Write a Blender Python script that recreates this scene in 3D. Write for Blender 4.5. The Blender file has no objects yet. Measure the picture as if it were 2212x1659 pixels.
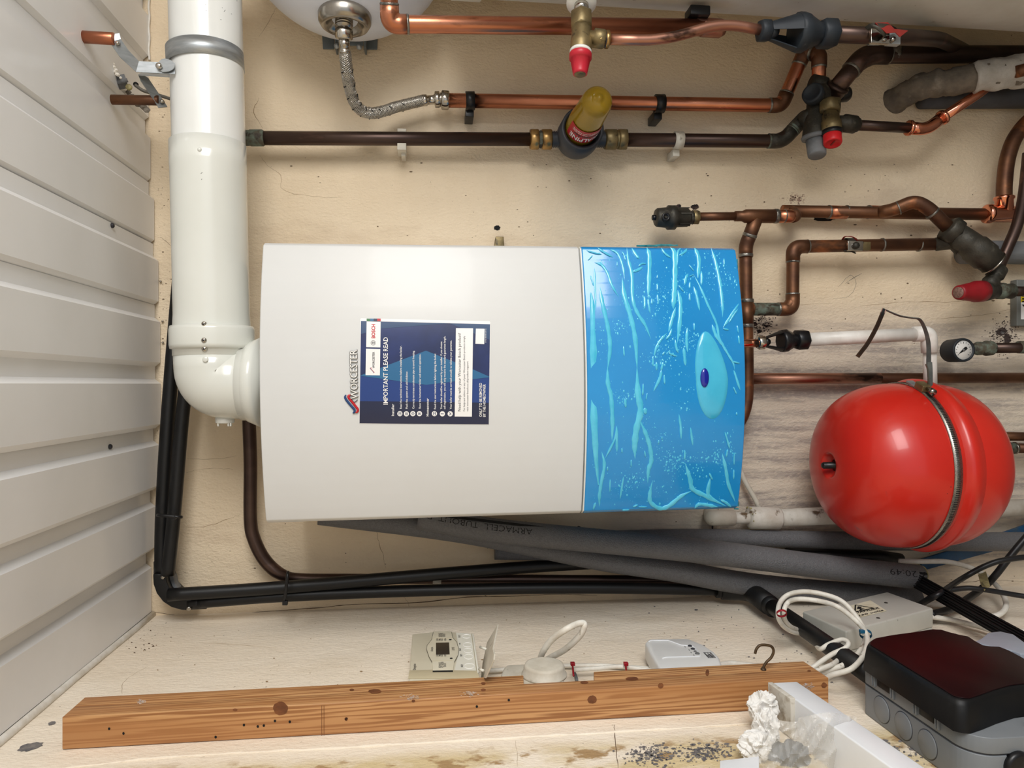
import bpy, bmesh, math, random
from mathutils import Vector, Matrix
from mathutils.noise import noise as pnoise
random.seed(7)
SC = bpy.context.scene
COL = SC.collection
V = Vector
# ------------------------------------------------------------------ camera
FPX = 1560.0
PITCH = math.radians(6.5)
CAM = V((0.0, -1.44, 1.50))
cd = bpy.data.cameras.new('camera'); cam = bpy.data.objects.new('camera', cd); COL.objects.link(cam)
cd.sensor_fit = 'HORIZONTAL'; cd.sensor_width = 36.0; cd.lens = FPX/2212*36.0
cd.clip_start = 0.02; cd.clip_end = 60
FW = V((0, math.cos(PITCH), -math.sin(PITCH)))       # looking at the back wall, a little down
RT = V((0, -math.sin(PITCH), -math.cos(PITCH)))      # the phone was held sideways
UP = V((1, 0, 0))
m = Matrix.Identity(4)
for i in range(3):
    m[i][0] = RT[i]; m[i][1] = UP[i]; m[i][2] = -FW[i]; m[i][3] = CAM[i]
cam.matrix_world = m
SC.camera = cam
SC.view_settings.view_transform = 'Standard'; SC.view_settings.look = 'None'
SC.view_settings.gamma = 1.0; SC.view_settings.use_curve_mapping = False
SC.view_settings.exposure = 0.23
# ------------------------------------------------------------------ light
w = bpy.data.worlds.new('world'); SC.world = w; w.use_nodes = True
bg = w.node_tree.nodes['Background']; bg.inputs['Color'].default_value = (0.88, 0.94, 1.0, 1); bg.inputs['Strength'].default_value = 0.68
def area(name, loc, target, sx, sy, power, color=(1, 1, 1)):
    l = bpy.data.lights.new(name, 'AREA'); l.shape = 'RECTANGLE'; l.size = sx; l.size_y = sy
    l.energy = power; l.color = color
    o = bpy.data.objects.new(name, l); COL.objects.link(o); o.location = loc
    o.rotation_euler = (V(target)-V(loc)).to_track_quat('-Z', 'Y').to_euler()
    return o
area('door_daylight', (1.60, -2.05, 1.56), (0.0, 0.0, 1.5), 1.4, 0.86, 39, (1.0, 0.985, 0.96))
# ------------------------------------------------------------------ pixel -> plane helpers (2212 x 1659 frame)
def ray(px, py):
    return FW*FPX + RT*(px-1106.0) + UP*(829.5-py)
def W(px, py, off=0.0):              # point on the plane parallel to the back wall, off metres in front of it
    d = ray(px, py); t = (-off-CAM.y)/d.y; return CAM + d*t
def L(px, py, X):                    # point on the plane parallel to the left wall
    d = ray(px, py); t = (X-CAM.x)/d.x; return CAM + d*t
def H(px, py, Z):                    # point on a level plane
    d = ray(px, py); t = (Z-CAM.z)/d.z; return CAM + d*t
def scl(p):                          # metres per photo pixel at p
    return (p-CAM).dot(FW)/FPX
# ------------------------------------------------------------------ materials
MATS = {}
def srgb(c):
    return tuple(((x/255)/12.92 if x/255 <= 0.04045 else ((x/255+0.055)/1.055)**2.4) for x in c)
def mat(name, c1, c2=None, rough=0.5, metal=0.0, scale=8.0, stretch=(1, 1, 1), detail=4, contrast=(0.35, 0.65), bump=0.0, bscale=60.0,
        bstretch=(1, 1, 1), c3=None, s3=20.0, r3=(0.6, 0.66), coat=0.0, spec=0.5, trans=0.0, alpha=1.0, ior=1.45, rough2=None, sss=0.0, bdetail=2, distort=0.0):
    m = bpy.data.materials.new(name); m.use_nodes = True; nt = m.node_tree; N = nt.nodes; K = nt.links
    b = N['Principled BSDF']; b.inputs['Roughness'].default_value = rough; b.inputs['Metallic'].default_value = metal
    b.inputs['Coat Weight'].default_value = coat; b.inputs['Coat Roughness'].default_value = 0.08
    b.inputs['Specular IOR Level'].default_value = spec; b.inputs['Transmission Weight'].default_value = trans
    b.inputs['Alpha'].default_value = alpha; b.inputs['IOR'].default_value = ior
    c1 = srgb(c1)+(1,); b.inputs['Base Color'].default_value = c1
    tc = N.new('ShaderNodeTexCoord')
    def noise(sc, st, det, off=0.0, dist=0.0):
        mp = N.new('ShaderNodeMapping'); mp.inputs['Scale'].default_value = st; mp.inputs['Location'].default_value = (off, off*0.7, off*1.3)
        K.new(tc.outputs['Object'], mp.inputs['Vector'])
        n = N.new('ShaderNodeTexNoise'); n.inputs['Scale'].default_value = sc; n.inputs['Detail'].default_value = det; n.inputs['Roughness'].default_value = 0.6
        n.inputs['Distortion'].default_value = dist
        K.new(mp.outputs['Vector'], n.inputs['Vector']); return n
    def ramp(n, lo, hi):
        r = N.new('ShaderNodeMapRange'); r.inputs['From Min'].default_value = lo; r.inputs['From Max'].default_value = hi
        K.new(n.outputs['Fac'] if 'Fac' in n.outputs else n.outputs[0], r.inputs['Value']); return r
    last = None
    if c2 is not None:
        n = noise(scale, stretch, detail, 0.0, distort); r = ramp(n, *contrast)
        mx = N.new('ShaderNodeMix'); mx.data_type = 'RGBA'; mx.inputs[6].default_value = c1; mx.inputs[7].default_value = srgb(c2)+(1,)
        K.new(r.outputs[0], mx.inputs[0]); last = mx.outputs[2]
        if rough2 is not None:
            mr = N.new('ShaderNodeMapRange'); mr.inputs['To Min'].default_value = rough; mr.inputs['To Max'].default_value = rough2
            K.new(r.outputs[0], mr.inputs['Value']); K.new(mr.outputs[0], b.inputs['Roughness'])
    if c3 is not None:
        n = noise(s3, stretch, 5, 4.0); r = ramp(n, *r3)
        mx = N.new('ShaderNodeMix'); mx.data_type = 'RGBA'; mx.inputs[6].default_value = c1; mx.inputs[7].default_value = srgb(c3)+(1,)
        if last: K.new(last, mx.inputs[6])
        K.new(r.outputs[0], mx.inputs[0]); last = mx.outputs[2]
    if last: K.new(last, b.inputs['Base Color'])
    if bump:
        n = noise(bscale, bstretch, bdetail, 2.0); bp = N.new('ShaderNodeBump'); bp.inputs['Strength'].default_value = bump; bp.inputs['Distance'].default_value = 0.002
        K.new(n.outputs['Fac'], bp.inputs['Height']); K.new(bp.outputs['Normal'], b.inputs['Normal'])
    MATS[name] = m; return m
mat('copper', (210, 140, 108), (172, 106, 78), 0.26, 1.0, 14, (1, 1, .35), contrast=(.35, .65), c3=(128, 84, 64), s3=24, r3=(.58, .70), rough2=.38)
mat('copper_dull', (196, 144, 122), (160, 112, 94), 0.34, 1.0, 12, (1, 1, .4), c3=(90, 66, 56), s3=22, r3=(.58, .66), rough2=.45)
mat('copper_new', (232, 158, 128), (214, 134, 104), 0.13, 1.0, 9)
mat('copper_brown', (134, 92, 64), (92, 64, 50), 0.44, 0.8, 16, (1, 1, .5), contrast=(.3, .62), c3=(176, 112, 72), s3=13, r3=(.57, .68), rough2=.52, bump=.05, bscale=160)
mat('copper_dark', (92, 74, 66), (66, 52, 47), 0.36, 0.8, 9, (1, 1, .3), contrast=(.35, .65), c3=(110, 84, 74), s3=18, r3=(.6, .68))
mat('verdigris', (84, 78, 64), (104, 116, 104), 0.7, 0.1, 60, contrast=(.4, .6), c3=(62, 54, 46), s3=60, r3=(.5, .6), bump=.3, bscale=200)
mat('strap_grey', (112, 116, 112), (90, 94, 92), 0.5, 0.5, 40)
mat('speck', (128, 106, 80), (96, 80, 64), 0.9, 0, 60)
mat('soot_soft', (86, 72, 66), (60, 50, 48), 0.95, 0, 60)
mat('solder', (150, 146, 138), (96, 92, 86), 0.35, 0.8, 90, bump=.3, bscale=300)
mat('brass', (196, 160, 104), (150, 118, 74), 0.33, 0.9, 30, c3=(104, 84, 58), s3=40, r3=(.6, .68))
mat('brass_dull', (148, 130, 92), (112, 98, 68), 0.45, 0.7, 30, c3=(70, 64, 54), s3=46, r3=(.56, .66), bump=.1, bscale=250)
mat('bronze_dark', (74, 70, 62), (54, 52, 46), 0.5, 0.5, 40, bump=.25, bscale=300, c3=(100, 96, 84), s3=40, r3=(.62, .7))
mat('chrome', (206, 200, 190), (170, 164, 154), 0.16, 1.0, 30)
mat('steel', (176, 170, 160), (140, 134, 126), 0.24, 1.0, 20)
mat('braid', (196, 190, 180), None, 0.3, 0.9)
mat('braid_core', (58, 56, 52), None, 0.5, 0.5)
mat('galvanised', (186, 190, 192), (160, 165, 168), 0.42, 0.75, 30, (6, 1, 1), bump=.05, bscale=200)
mat('bracket_grey', (118, 126, 130), (104, 112, 116), 0.5, 0.3, 20)
mat('black_plastic', (16, 16, 18), (24, 24, 26), 0.34, 0, 20)
mat('black_duct', (13, 13, 14), (17, 17, 18), 0.42, 0, 14, bump=.05, bscale=120)
mat('black_dusty', (24, 29, 36), (34, 40, 46), 0.55, 0, 22, c3=(70, 74, 74), s3=60, r3=(.68, .76))
mat('slate_plastic', (58, 60, 66), (50, 52, 56), 0.45, 0, 20)
mat('white_plastic', (236, 236, 230), (226, 226, 219), 0.3, 0, 12, coat=.2)
mat('upvc_white', (236, 232, 226), (218, 212, 204), 0.35, 0, 30)
mat('aged_white', (214, 208, 194), (190, 182, 166), 0.55, 0, 24, contrast=(.4, .7), c3=(120, 104, 84), s3=40, r3=(.62, .72), bump=.15, bscale=120)
mat('dirty_white_pipe', (216, 210, 200), (190, 180, 166), 0.5, 0, 26, contrast=(.35, .7), c3=(104, 84, 62), s3=34, r3=(.6, .68), bump=.25, bscale=130)
mat('flue_white', (240, 241, 238), (234, 235, 231), 0.16, 0, 5, coat=.5)
mat('flue_cream', (230, 231, 224), (225, 226, 218), 0.2, 0, 5, coat=.4)
mat('enamel_white', (217, 218, 217), (215, 215, 213), 0.4, 0, 4, coat=.1, bump=.02, bscale=110)
mat('cylinder_white', (214, 214, 210), (196, 192, 184), 0.4, 0, 9, contrast=(.4, .75), c3=(110, 98, 84), s3=42, r3=(.67, .73))
mat('vessel_white', (226, 230, 240), (218, 222, 234), 0.3, 0, 6)
mat('ceiling_white', (240, 240, 241), (235, 235, 235), 0.32, 0, 5, coat=.15)
mat('caulk', (232, 228, 220), (214, 206, 192), 0.4, 0, 50, bump=.3, bscale=150)
mat('film_blue', (34, 146, 214), (30, 138, 206), 0.2, 0, 5, coat=.5)
mat('film_cyan', (72, 190, 226), (92, 204, 236), 0.16, 0, 50, coat=.6)
mat('film_pocket', (62, 178, 218), (74, 190, 226), 0.2, 0, 20, coat=.6)
mat('film_torn', (30, 110, 120), (60, 150, 160), 0.2, 0, 80, coat=.5, bump=.8, bscale=120)
mat('lens_blue', (14, 30, 150), None, 0.1, 0, coat=.8)
mat('foam_grey', (108, 108, 110), (98, 98, 100), 0.4, 0, 300, contrast=(.4, .6), bump=1.0, bscale=620, bstretch=(1, 1, .6), bdetail=2)
mat('foam_dark', (78, 80, 86), (68, 70, 76), 0.42, 0, 300, bump=1.0, bscale=620)
mat('mortar', (128, 118, 106), (96, 90, 82), 0.95, 0, 30, contrast=(.35, .65), bump=1.0, bscale=60, c3=(168, 160, 148), s3=18, r3=(.58, .7), bdetail=6)
mat('mortar_pale', (196, 192, 186), (176, 171, 163), 0.95, 0, 40, bump=1.0, bscale=70, bdetail=6)
mat('slate_pipe', (78, 80, 86), (70, 70, 74), 0.6, 0, 20, bump=.15, bscale=150)
mat('lagging_grey', (124, 126, 128), (104, 106, 108), 0.7, 0, 30, (1, 1, .15), bump=.7, bscale=120, bstretch=(1, 1, .1))
mat('red_enamel', (204, 42, 28), (194, 34, 24), 0.32, 0, 6, coat=.25, c3=(176, 52, 50), s3=26, r3=(.7, .76))
mat('red_knob', (196, 40, 58), (186, 34, 50), 0.38, 0, 20)
mat('red_bright', (214, 34, 40), (200, 30, 36), 0.36, 0, 20)
mat('cap_dull', (150, 26, 34), (128, 22, 30), 0.42, 0, 20)
mat('disc_dull', (150, 118, 106), (96, 70, 62), 0.5, 0, 300)
mat('red_tag', (150, 46, 40), (120, 40, 34), 0.45, 0, 40)
mat('red_tie', (150, 20, 34), None, 0.4, 0)
mat('blue_tie', (24, 88, 120), None, 0.4, 0)
mat('yellow_bowl', (206, 172, 50), None, 0.14, 0, trans=.6, ior=1.3, coat=.3)
mat('filter_mesh', (196, 172, 70), (170, 148, 60), 0.6, 0, 300, bump=.3, bscale=500)
mat('label_red', (186, 40, 52), None, 0.4, 0)
mat('navy', (36, 50, 104), (28, 38, 78), 0.28, 0, 14, coat=.3)
mat('navy_mid', (34, 62, 128), None, 0.28, 0, coat=.3)
mat('teal_print', (44, 104, 148), None, 0.28, 0, coat=.3)
mat('navy_light', (48, 74, 112), None, 0.28, 0, coat=.3)
mat('navy_dark', (30, 36, 66), None, 0.28, 0, coat=.3)
mat('print_white', (244, 242, 240), None, 0.35, 0)
mat('print_dark', (46, 46, 52), None, 0.4, 0)
mat('print_grey', (100, 100, 100), None, 0.4, 0)
mat('print_red', (196, 30, 40), None, 0.35, 0)
mat('print_blue', (40, 72, 122), None, 0.35, 0)
mat('print_green', (60, 120, 70), None, 0.35, 0)
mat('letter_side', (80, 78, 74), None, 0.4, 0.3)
mat('silver_letter', (240, 238, 232), None, 0.3, 0.0)
mat('box_cream', (216, 210, 190), (208, 200, 178), 0.35, 0, 12)
mat('box_cream_side', (200, 188, 158), (192, 180, 150), 0.4, 0, 12)
mat('panel_pale', (224, 222, 210), (218, 216, 204), 0.35, 0, 12)
mat('lcd', (56, 48, 40), (66, 58, 48), 0.15, 0, 20, coat=.4)
mat('alarm_white', (226, 225, 222), (220, 219, 216), 0.3, 0, 12)
mat('box_grey', (196, 195, 186), (188, 187, 178), 0.4, 0, 14, c3=(110, 106, 100), s3=60, r3=(.72, .76))
mat('cabinet_grey', (116, 118, 114), (108, 110, 106), 0.45, 0, 14)
mat('board_grey', (124, 128, 132), (116, 120, 124), 0.4, 0, 10, bump=.03, bscale=400)
mat('smoke_black', (8, 10, 14), (14, 14, 18), 0.16, 0, 12, coat=.3)
mat('smoke_side', (17, 17, 18), (14, 14, 16), 0.45, 0, 16, spec=.3, c3=(36, 36, 36), s3=18, r3=(.55, .75))
mat('maroon_cover', (30, 5, 9), (18, 7, 10), 0.36, 0, 5, spec=.15)
mat('pale_blue_grey', (150, 156, 168), (144, 150, 160), 0.4, 0, 14)
mat('sticker_cream', (226, 220, 196), (204, 192, 160), 0.5, 0, 40, contrast=(.45, .75))
mat('sticker_yellow', (206, 180, 30), None, 0.4, 0)
mat('tape_cream', (180, 168, 116), (120, 110, 74), 0.5, 0, 90)
mat('blue_offcut', (34, 84, 124), (26, 66, 100), 0.35, 0, 20, c3=(70, 84, 92), s3=30, r3=(.55, .68))
mat('cable_white', (228, 224, 214), (206, 198, 184), 0.45, 0, 50, contrast=(.4, .75), c3=(150, 136, 116), s3=60, r3=(.64, .72))
mat('cable_black', (18, 18, 20), (30, 30, 32), 0.4, 0, 40)
mat('cable_grey', (96, 92, 84), None, 0.5, 0)
mat('rust_hook', (104, 86, 62), (74, 58, 44), 0.5, 0.6, 60)
mat('gap_black', (12, 12, 12), None, 0.8, 0)
mat('crack', (96, 72, 52), None, 0.9, 0)
mat('crack_pale', (158, 132, 98), None, 0.9, 0)
mat('scar_grey', (96, 94, 98), (140, 134, 128), 0.9, 0, 90)
mat('stain_pink', (158, 122, 110), (176, 150, 128), 0.9, 0, 60)
mat('soot', (36, 30, 30), (96, 76, 68), 0.95, 0, 60, contrast=(.4, .7))
mat('pencil', (120, 112, 102), None, 0.9, 0)
mat('dial_white', (222, 220, 216), None, 0.3, 0, coat=.4)
mat('worm_band', (176, 172, 164), (124, 120, 114), 0.34, 0.9, 600)
mat('band_brown', (88, 66, 58), (70, 54, 48), 0.35, 0.9, 60)
mat('knot', (126, 76, 42), (98, 56, 30), 0.5, 0, 120, (1, 1, .5))
mat('tissue', (236, 234, 230), (224, 221, 216), 0.85, 0, 20, bump=.3, bscale=120)
mat('bag_clear', (232, 230, 224), None, 0.12, 0, alpha=.36, coat=.4, bump=.4, bscale=30)
mat('board_white', (236, 238, 240), (230, 232, 236), 0.3, 0, 8)
mat('board_end', (206, 200, 188), (150, 134, 112), 0.7, 0, 70, contrast=(.5, .75))
mat('concrete_floor', (122, 118, 112), (106, 103, 98), 0.8, 0, 4, bump=.2, bscale=60)
mat('paint_fleck', (200, 196, 200), (176, 150, 120), 0.7, 0, 160)

def plaster(name, base, var, stain, streaks=None, bump=.5, flake=None):
    """Painted masonry: two creams, small dark pits, and stains that follow the wall itself."""
    m = bpy.data.materials.new(name); m.use_nodes = True; nt = m.node_tree; N = nt.nodes; K = nt.links
    b = N['Principled BSDF']; b.inputs['Roughness'].default_value = 0.72; b.inputs['Specular IOR Level'].default_value = .3
    tc = N.new('ShaderNodeTexCoord')
    def noise(sc, st=(1, 1, 1), det=5, loc=(0, 0, 0), rgh=.6):
        mp = N.new('ShaderNodeMapping'); mp.inputs['Scale'].default_value = st; mp.inputs['Location'].default_value = loc
        K.new(tc.outputs['Object'], mp.inputs['Vector'])
        n = N.new('ShaderNodeTexNoise'); n.inputs['Scale'].default_value = sc; n.inputs['Detail'].default_value = det; n.inputs['Roughness'].default_value = rgh
        K.new(mp.outputs['Vector'], n.inputs['Vector']); return n.outputs['Fac']
    def rng(s, lo, hi, a=0.0, c=1.0):
        r = N.new('ShaderNodeMapRange'); r.inputs['From Min'].default_value = lo; r.inputs['From Max'].default_value = hi
        r.inputs['To Min'].default_value = a; r.inputs['To Max'].default_value = c; K.new(s, r.inputs['Value']); return r.outputs[0]
    def mul(a, c):
        q = N.new('ShaderNodeMath'); q.operation = 'MULTIPLY'
        for i, x in enumerate((a, c)):
            if isinstance(x, (int, float)): q.inputs[i].default_value = x
            else: K.new(x, q.inputs[i])
        return q.outputs[0]
    def mix(fac, a, c):
        x = N.new('ShaderNodeMix'); x.data_type = 'RGBA'; K.new(fac, x.inputs[0])
        for i, q in ((6, a), (7, c)):
            if isinstance(q, tuple): x.inputs[i].default_value = srgb(q)+(1,)
            else: K.new(q, x.inputs[i])
        return x.outputs[2]
    col = mix(rng(noise(3.2), .35, .68), base, var)
    col = mix(mul(rng(noise(9, (1, 1, .35), 6, (3, 1, 2)), .56, .74), .55), col, stain)
    col = mix(mul(rng(noise(90, (1, 1, 1), 2, (5, 0, 1)), .74, .78), .75), col, (96, 78, 60))
    if streaks:
        (x0, x1, z0, z1, c) = streaks
        sp = N.new('ShaderNodeSeparateXYZ'); K.new(tc.outputs['Object'], sp.inputs[0])
        mx = mul(rng(sp.outputs['X'], x0-.08, x0+.03), rng(sp.outputs['X'], x1-.05, x1+.06, 1.0, 0.0))
        mz = mul(rng(sp.outputs['Z'], z0-.12, z0+.05), rng(sp.outputs['Z'], z1-.06, z1+.05, 1.0, 0.0))
        st = rng(noise(30, (1, 1, .09), 6, (1, 2, 0), .7), .45, .58)
        gr = rng(noise(120, (1, 1, .5), 4, (9, 2, 0)), .25, .5)
        col = mix(mul(mul(mul(mx, mz), .6), 1.0), col, (214, 204, 192))
        col = mix(mul(mul(mul(mx, mz), mul(st, gr)), .58), col, c)
    if flake:
        (z1, y1) = flake
        sp = N.new('ShaderNodeSeparateXYZ'); K.new(tc.outputs['Object'], sp.inputs[0])
        my = rng(sp.outputs['Y'], y1-.03, y1+.0, 1.0, 0.0)
        col = mix(mul(my, rng(noise(14, (1, 1, .6), 6, (4, 4, 4)), .38, .55)), col, (212, 192, 150))
        col = mix(mul(my, rng(noise(38, (1, 1, .7), 8, (7, 4, 4)), .54, .62)), col, (170, 140, 100))
        col = mix(mul(my, rng(noise(11, (1, 1, .7), 8, (2.2, 4, 1.2), .72), .66, .67)), col, (138, 138, 142))
    K.new(col, b.inputs['Base Color'])
    bp = N.new('ShaderNodeBump'); bp.inputs['Strength'].default_value = min(1.0, bump*1.6); bp.inputs['Distance'].default_value = .005
    a = N.new('ShaderNodeMath'); a.operation = 'ADD'
    K.new(mul(noise(210, (1, 1, .6), 3), .55), a.inputs[0]); K.new(mul(noise(28, (1, 1, .5), 4), .9), a.inputs[1])
    K.new(a.outputs[0], bp.inputs['Height']); K.new(bp.outputs['Normal'], b.inputs['Normal'])
    MATS[name] = m
plaster('wall_cream', (240, 221, 192), (229, 208, 177), (198, 173, 145), streaks=(-.40, .13, -.5, 1.10, (118, 108, 112)))
plaster('wall_pale', (242, 231, 214), (236, 221, 200), (208, 190, 164), flake=(0, -.56), bump=.38)

def wood():
    m = bpy.data.materials.new('pine'); m.use_nodes = True; nt = m.node_tree; N = nt.nodes; K = nt.links
    b = N['Principled BSDF']; b.inputs['Roughness'].default_value = .45
    tc = N.new('ShaderNodeTexCoord'); mp = N.new('ShaderNodeMapping'); mp.inputs['Scale'].default_value = (1, 1, .03)
    K.new(tc.outputs['Object'], mp.inputs['Vector'])
    n1 = N.new('ShaderNodeTexNoise'); n1.inputs['Scale'].default_value = 26; n1.inputs['Detail'].default_value = 2; n1.inputs['Distortion'].default_value = .6
    K.new(mp.outputs[0], n1.inputs['Vector'])
    wv = N.new('ShaderNodeTexWave'); wv.wave_type = 'BANDS'; wv.bands_direction = 'DIAGONAL'; wv.inputs['Scale'].default_value = 95; wv.inputs['Distortion'].default_value = 9; wv.inputs['Detail'].default_value = 3; wv.inputs['Detail Scale'].default_value = 1.4
    K.new(mp.outputs[0], wv.inputs['Vector'])
    r = N.new('ShaderNodeValToRGB'); K.new(wv.outputs['Fac'], r.inputs[0])
    r.color_ramp.elements[0].position = .12; r.color_ramp.elements[0].color = srgb((150, 100, 58))+(1,)
    r.color_ramp.elements[1].position = .75; r.color_ramp.elements[1].color = srgb((198, 150, 100))+(1,)
    mx = N.new('ShaderNodeMix'); mx.data_type = 'RGBA'; mx.inputs[7].default_value = srgb((172, 118, 70))+(1,)
    rr = N.new('ShaderNodeMapRange'); rr.inputs['From Min'].default_value = .4; rr.inputs['From Max'].default_value = .7; K.new(n1.outputs['Fac'], rr.inputs['Value'])
    K.new(rr.outputs[0], mx.inputs[0]); K.new(r.outputs[0], mx.inputs[6]); K.new(mx.outputs[2], b.inputs['Base Color'])
    MATS['pine'] = m
wood()
# ------------------------------------------------------------------ object helpers
def put(o, label=None, cat=None, group=None, kind=None):
    if label: o['label'] = label
    if cat: o['category'] = cat
    if group: o['group'] = group
    if kind: o['kind'] = kind
    return o
def finish(name, bm, mt, origin, sharp=35, smooth=True):
    if sharp is not None and smooth:
        a = math.radians(sharp)
        for f in bm.faces: f.smooth = True
        for e in bm.edges:
            e.smooth = len(e.link_faces) == 2 and e.calc_face_angle(0) < a
    if origin is not None:
        for v in bm.verts: v.co -= origin
    me = bpy.data.meshes.new(name); bm.to_mesh(me); bm.free()
    for mm in (mt if isinstance(mt, (list, tuple)) else [mt]): me.materials.append(MATS[mm])
    o = bpy.data.objects.new(name, me); COL.objects.link(o); return o
class Thing:
    def __init__(s, name, label, cat, loc, group=None, kind=None):
        s.o = bpy.data.objects.new(name, None); COL.objects.link(s.o); s.o.empty_display_size = .02
        s.loc = V(loc); s.o.location = s.loc; put(s.o, label, cat, group, kind)
    def part(s, name, bm, mt, parent=None, label=None, kind=None, sharp=35):
        o = finish(name, bm, mt, s.loc, sharp); o.parent = parent or s.o; put(o, label, None, None, kind); return o
def solo(name, bm, mt, label=None, cat=None, group=None, kind=None, sharp=35):
    n = len(bm.verts); c = V((0, 0, 0))
    for v in bm.verts: c += v.co
    c /= max(n, 1)
    o = finish(name, bm, mt, c, sharp); o.location = c; return put(o, label, cat, group, kind)
def copy_tree(o, delta, parent=None):
    c = o.copy(); COL.objects.link(c)
    if parent: c.parent = parent
    else: c.location = o.location + V(delta)
    for ch in [x for x in bpy.data.objects if x.parent == o]: copy_tree(ch, delta, c)
    return c
# ------------------------------------------------------------------ mesh helpers
def B(): return bmesh.new()
def frames(pts):
    n = len(pts); T = []
    for i in range(n):
        a = pts[max(i-1, 0)]; b = pts[min(i+1, n-1)]; t = (b-a)
        T.append(t.normalized() if t.length > 1e-9 else V((0, 0, 1)))
    ref = V((0, 1, 0)) if abs(T[0].y) < .9 else V((1, 0, 0))
    u = (ref - T[0]*ref.dot(T[0])).normalized(); F = []
    for i in range(n):
        u = (u - T[i]*u.dot(T[i]))
        u = u.normalized() if u.length > 1e-6 else F[-1][0]
        F.append((u, T[i].cross(u)))
    return T, F
def sweep(bm, pts, rad, seg=20, cap=True, sx=1.0, mi=0, rot=0.0):
    pts = [V(p) for p in pts]
    if not isinstance(rad, (list, tuple)): rad = [rad]*len(pts)
    T, F = frames(pts); rings = []
    for p, (u, v), r in zip(pts, F, rad):
        rings.append([bm.verts.new(p + (u*math.cos(2*math.pi*k/seg+rot)*sx + v*math.sin(2*math.pi*k/seg+rot))*r) for k in range(seg)])
    for a, b in zip(rings, rings[1:]):
        for k in range(seg):
            f = bm.faces.new((a[k], a[(k+1) % seg], b[(k+1) % seg], b[k])); f.material_index = mi
    if cap:
        for q in (rings[0][::-1], rings[-1]):
            f = bm.faces.new(q); f.material_index = mi
    return bm
def fillet(pts, rad, n=8):
    out = [V(pts[0])]
    for i in range(1, len(pts)-1):
        p, a, b = V(pts[i]), V(pts[i-1]), V(pts[i+1])
        r = rad[i-1] if isinstance(rad, (list, tuple)) else rad
        da, db = (a-p), (b-p); r1 = min(r, da.length*.49, db.length*.49)
        s = p+da.normalized()*r1; e = p+db.normalized()*r1
        for k in range(n+1):
            t = k/n; out.append(s*(1-t)**2 + p*2*t*(1-t) + e*t*t)
    out.append(V(pts[-1])); return out
def spline(pts, n=8):
    P = [V(p) for p in pts]; P = [P[0]*2-P[1]] + P + [P[-1]*2-P[-2]]; out = []
    for i in range(1, len(P)-2):
        for k in range(n):
            t = k/n; a, b, c, d = P[i-1], P[i], P[i+1], P[i+2]
            out.append(.5*((2*b)+(c-a)*t+(2*a-5*b+4*c-d)*t*t+(3*b-a-3*c+d)*t**3))
    out.append(P[-2]); return out
def lathe(bm, p0, p1, prof, seg=28, cap=True, mi=0, rot=0.0):
    """prof: (fraction along p0->p1, radius) list; radius in metres"""
    p0, p1 = V(p0), V(p1); ax = (p1-p0); T = ax.normalized()
    ref = V((0, 1, 0)) if abs(T.y) < .9 else V((1, 0, 0))
    u = (ref-T*ref.dot(T)).normalized(); v = T.cross(u); rings = []
    for t, r in prof:
        c = p0+ax*t
        if r < 1e-6: rings.append([bm.verts.new(c)])
        else: rings.append([bm.verts.new(c+(u*math.cos(2*math.pi*k/seg+rot)+v*math.sin(2*math.pi*k/seg+rot))*r) for k in range(seg)])
    for a, b in zip(rings, rings[1:]):
        if len(a) == 1 and len(b) == 1: continue
        for k in range(seg):
            k2 = (k+1) % seg
            if len(a) == 1: f = bm.faces.new((a[0], b[k2], b[k]))
            elif len(b) == 1: f = bm.faces.new((a[k], a[k2], b[0]))
            else: f = bm.faces.new((a[k], a[k2], b[k2], b[k]))
            f.material_index = mi
    if cap:
        if len(rings[0]) > 1: bm.faces.new(rings[0][::-1]).material_index = mi
        if len(rings[-1]) > 1: bm.faces.new(rings[-1]).material_index = mi
    return bm
def hexnut(bm, p0, p1, r, rot=0.0):
    return lathe(bm, p0, p1, [(0, r*.9), (.12, r), (.88, r), (1, r*.9)], 6, rot=rot)
def prism(bm, poly, d, bev=0.0):
    """poly: world points of one face, extruded by vector d"""
    d = V(d); a = [bm.verts.new(V(p)) for p in poly]; b = [bm.verts.new(V(p)+d) for p in poly]; n = len(poly)
    fs = [bm.faces.new(a[::-1]), bm.faces.new(b)]
    for k in range(n): fs.append(bm.faces.new((a[k], a[(k+1) % n], b[(k+1) % n], b[k])))
    bmesh.ops.recalc_face_normals(bm, faces=fs)
    if bev:
        es = list({e for f in fs for e in f.edges})
        bmesh.ops.bevel(bm, geom=es, offset=bev, segments=3, profile=.5, affect='EDGES')
    return bm
def box(bm, c, ax, ay, az, bev=0.0):
    """c centre; ax, ay, az half extent vectors"""
    c, ax, ay, az = V(c), V(ax), V(ay), V(az)
    return prism(bm, [c-ax-ay-az, c+ax-ay-az, c+ax+ay-az, c-ax+ay-az], az*2, bev)
def boxp(bm, lo, hi, bev=0.0):
    lo, hi = V(lo), V(hi); c = (lo+hi)/2; h = (hi-lo)/2
    return box(bm, c, (h.x, 0, 0), (0, h.y, 0), (0, 0, h.z), bev)
def ball(bm, c, r, sx=1, sy=1, sz=1, sub=2):
    bmesh.ops.create_icosphere(bm, subdivisions=sub, radius=r, matrix=Matrix.Translation(V(c)) @ Matrix.Diagonal((sx, sy, sz, 1))); return bm
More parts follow.
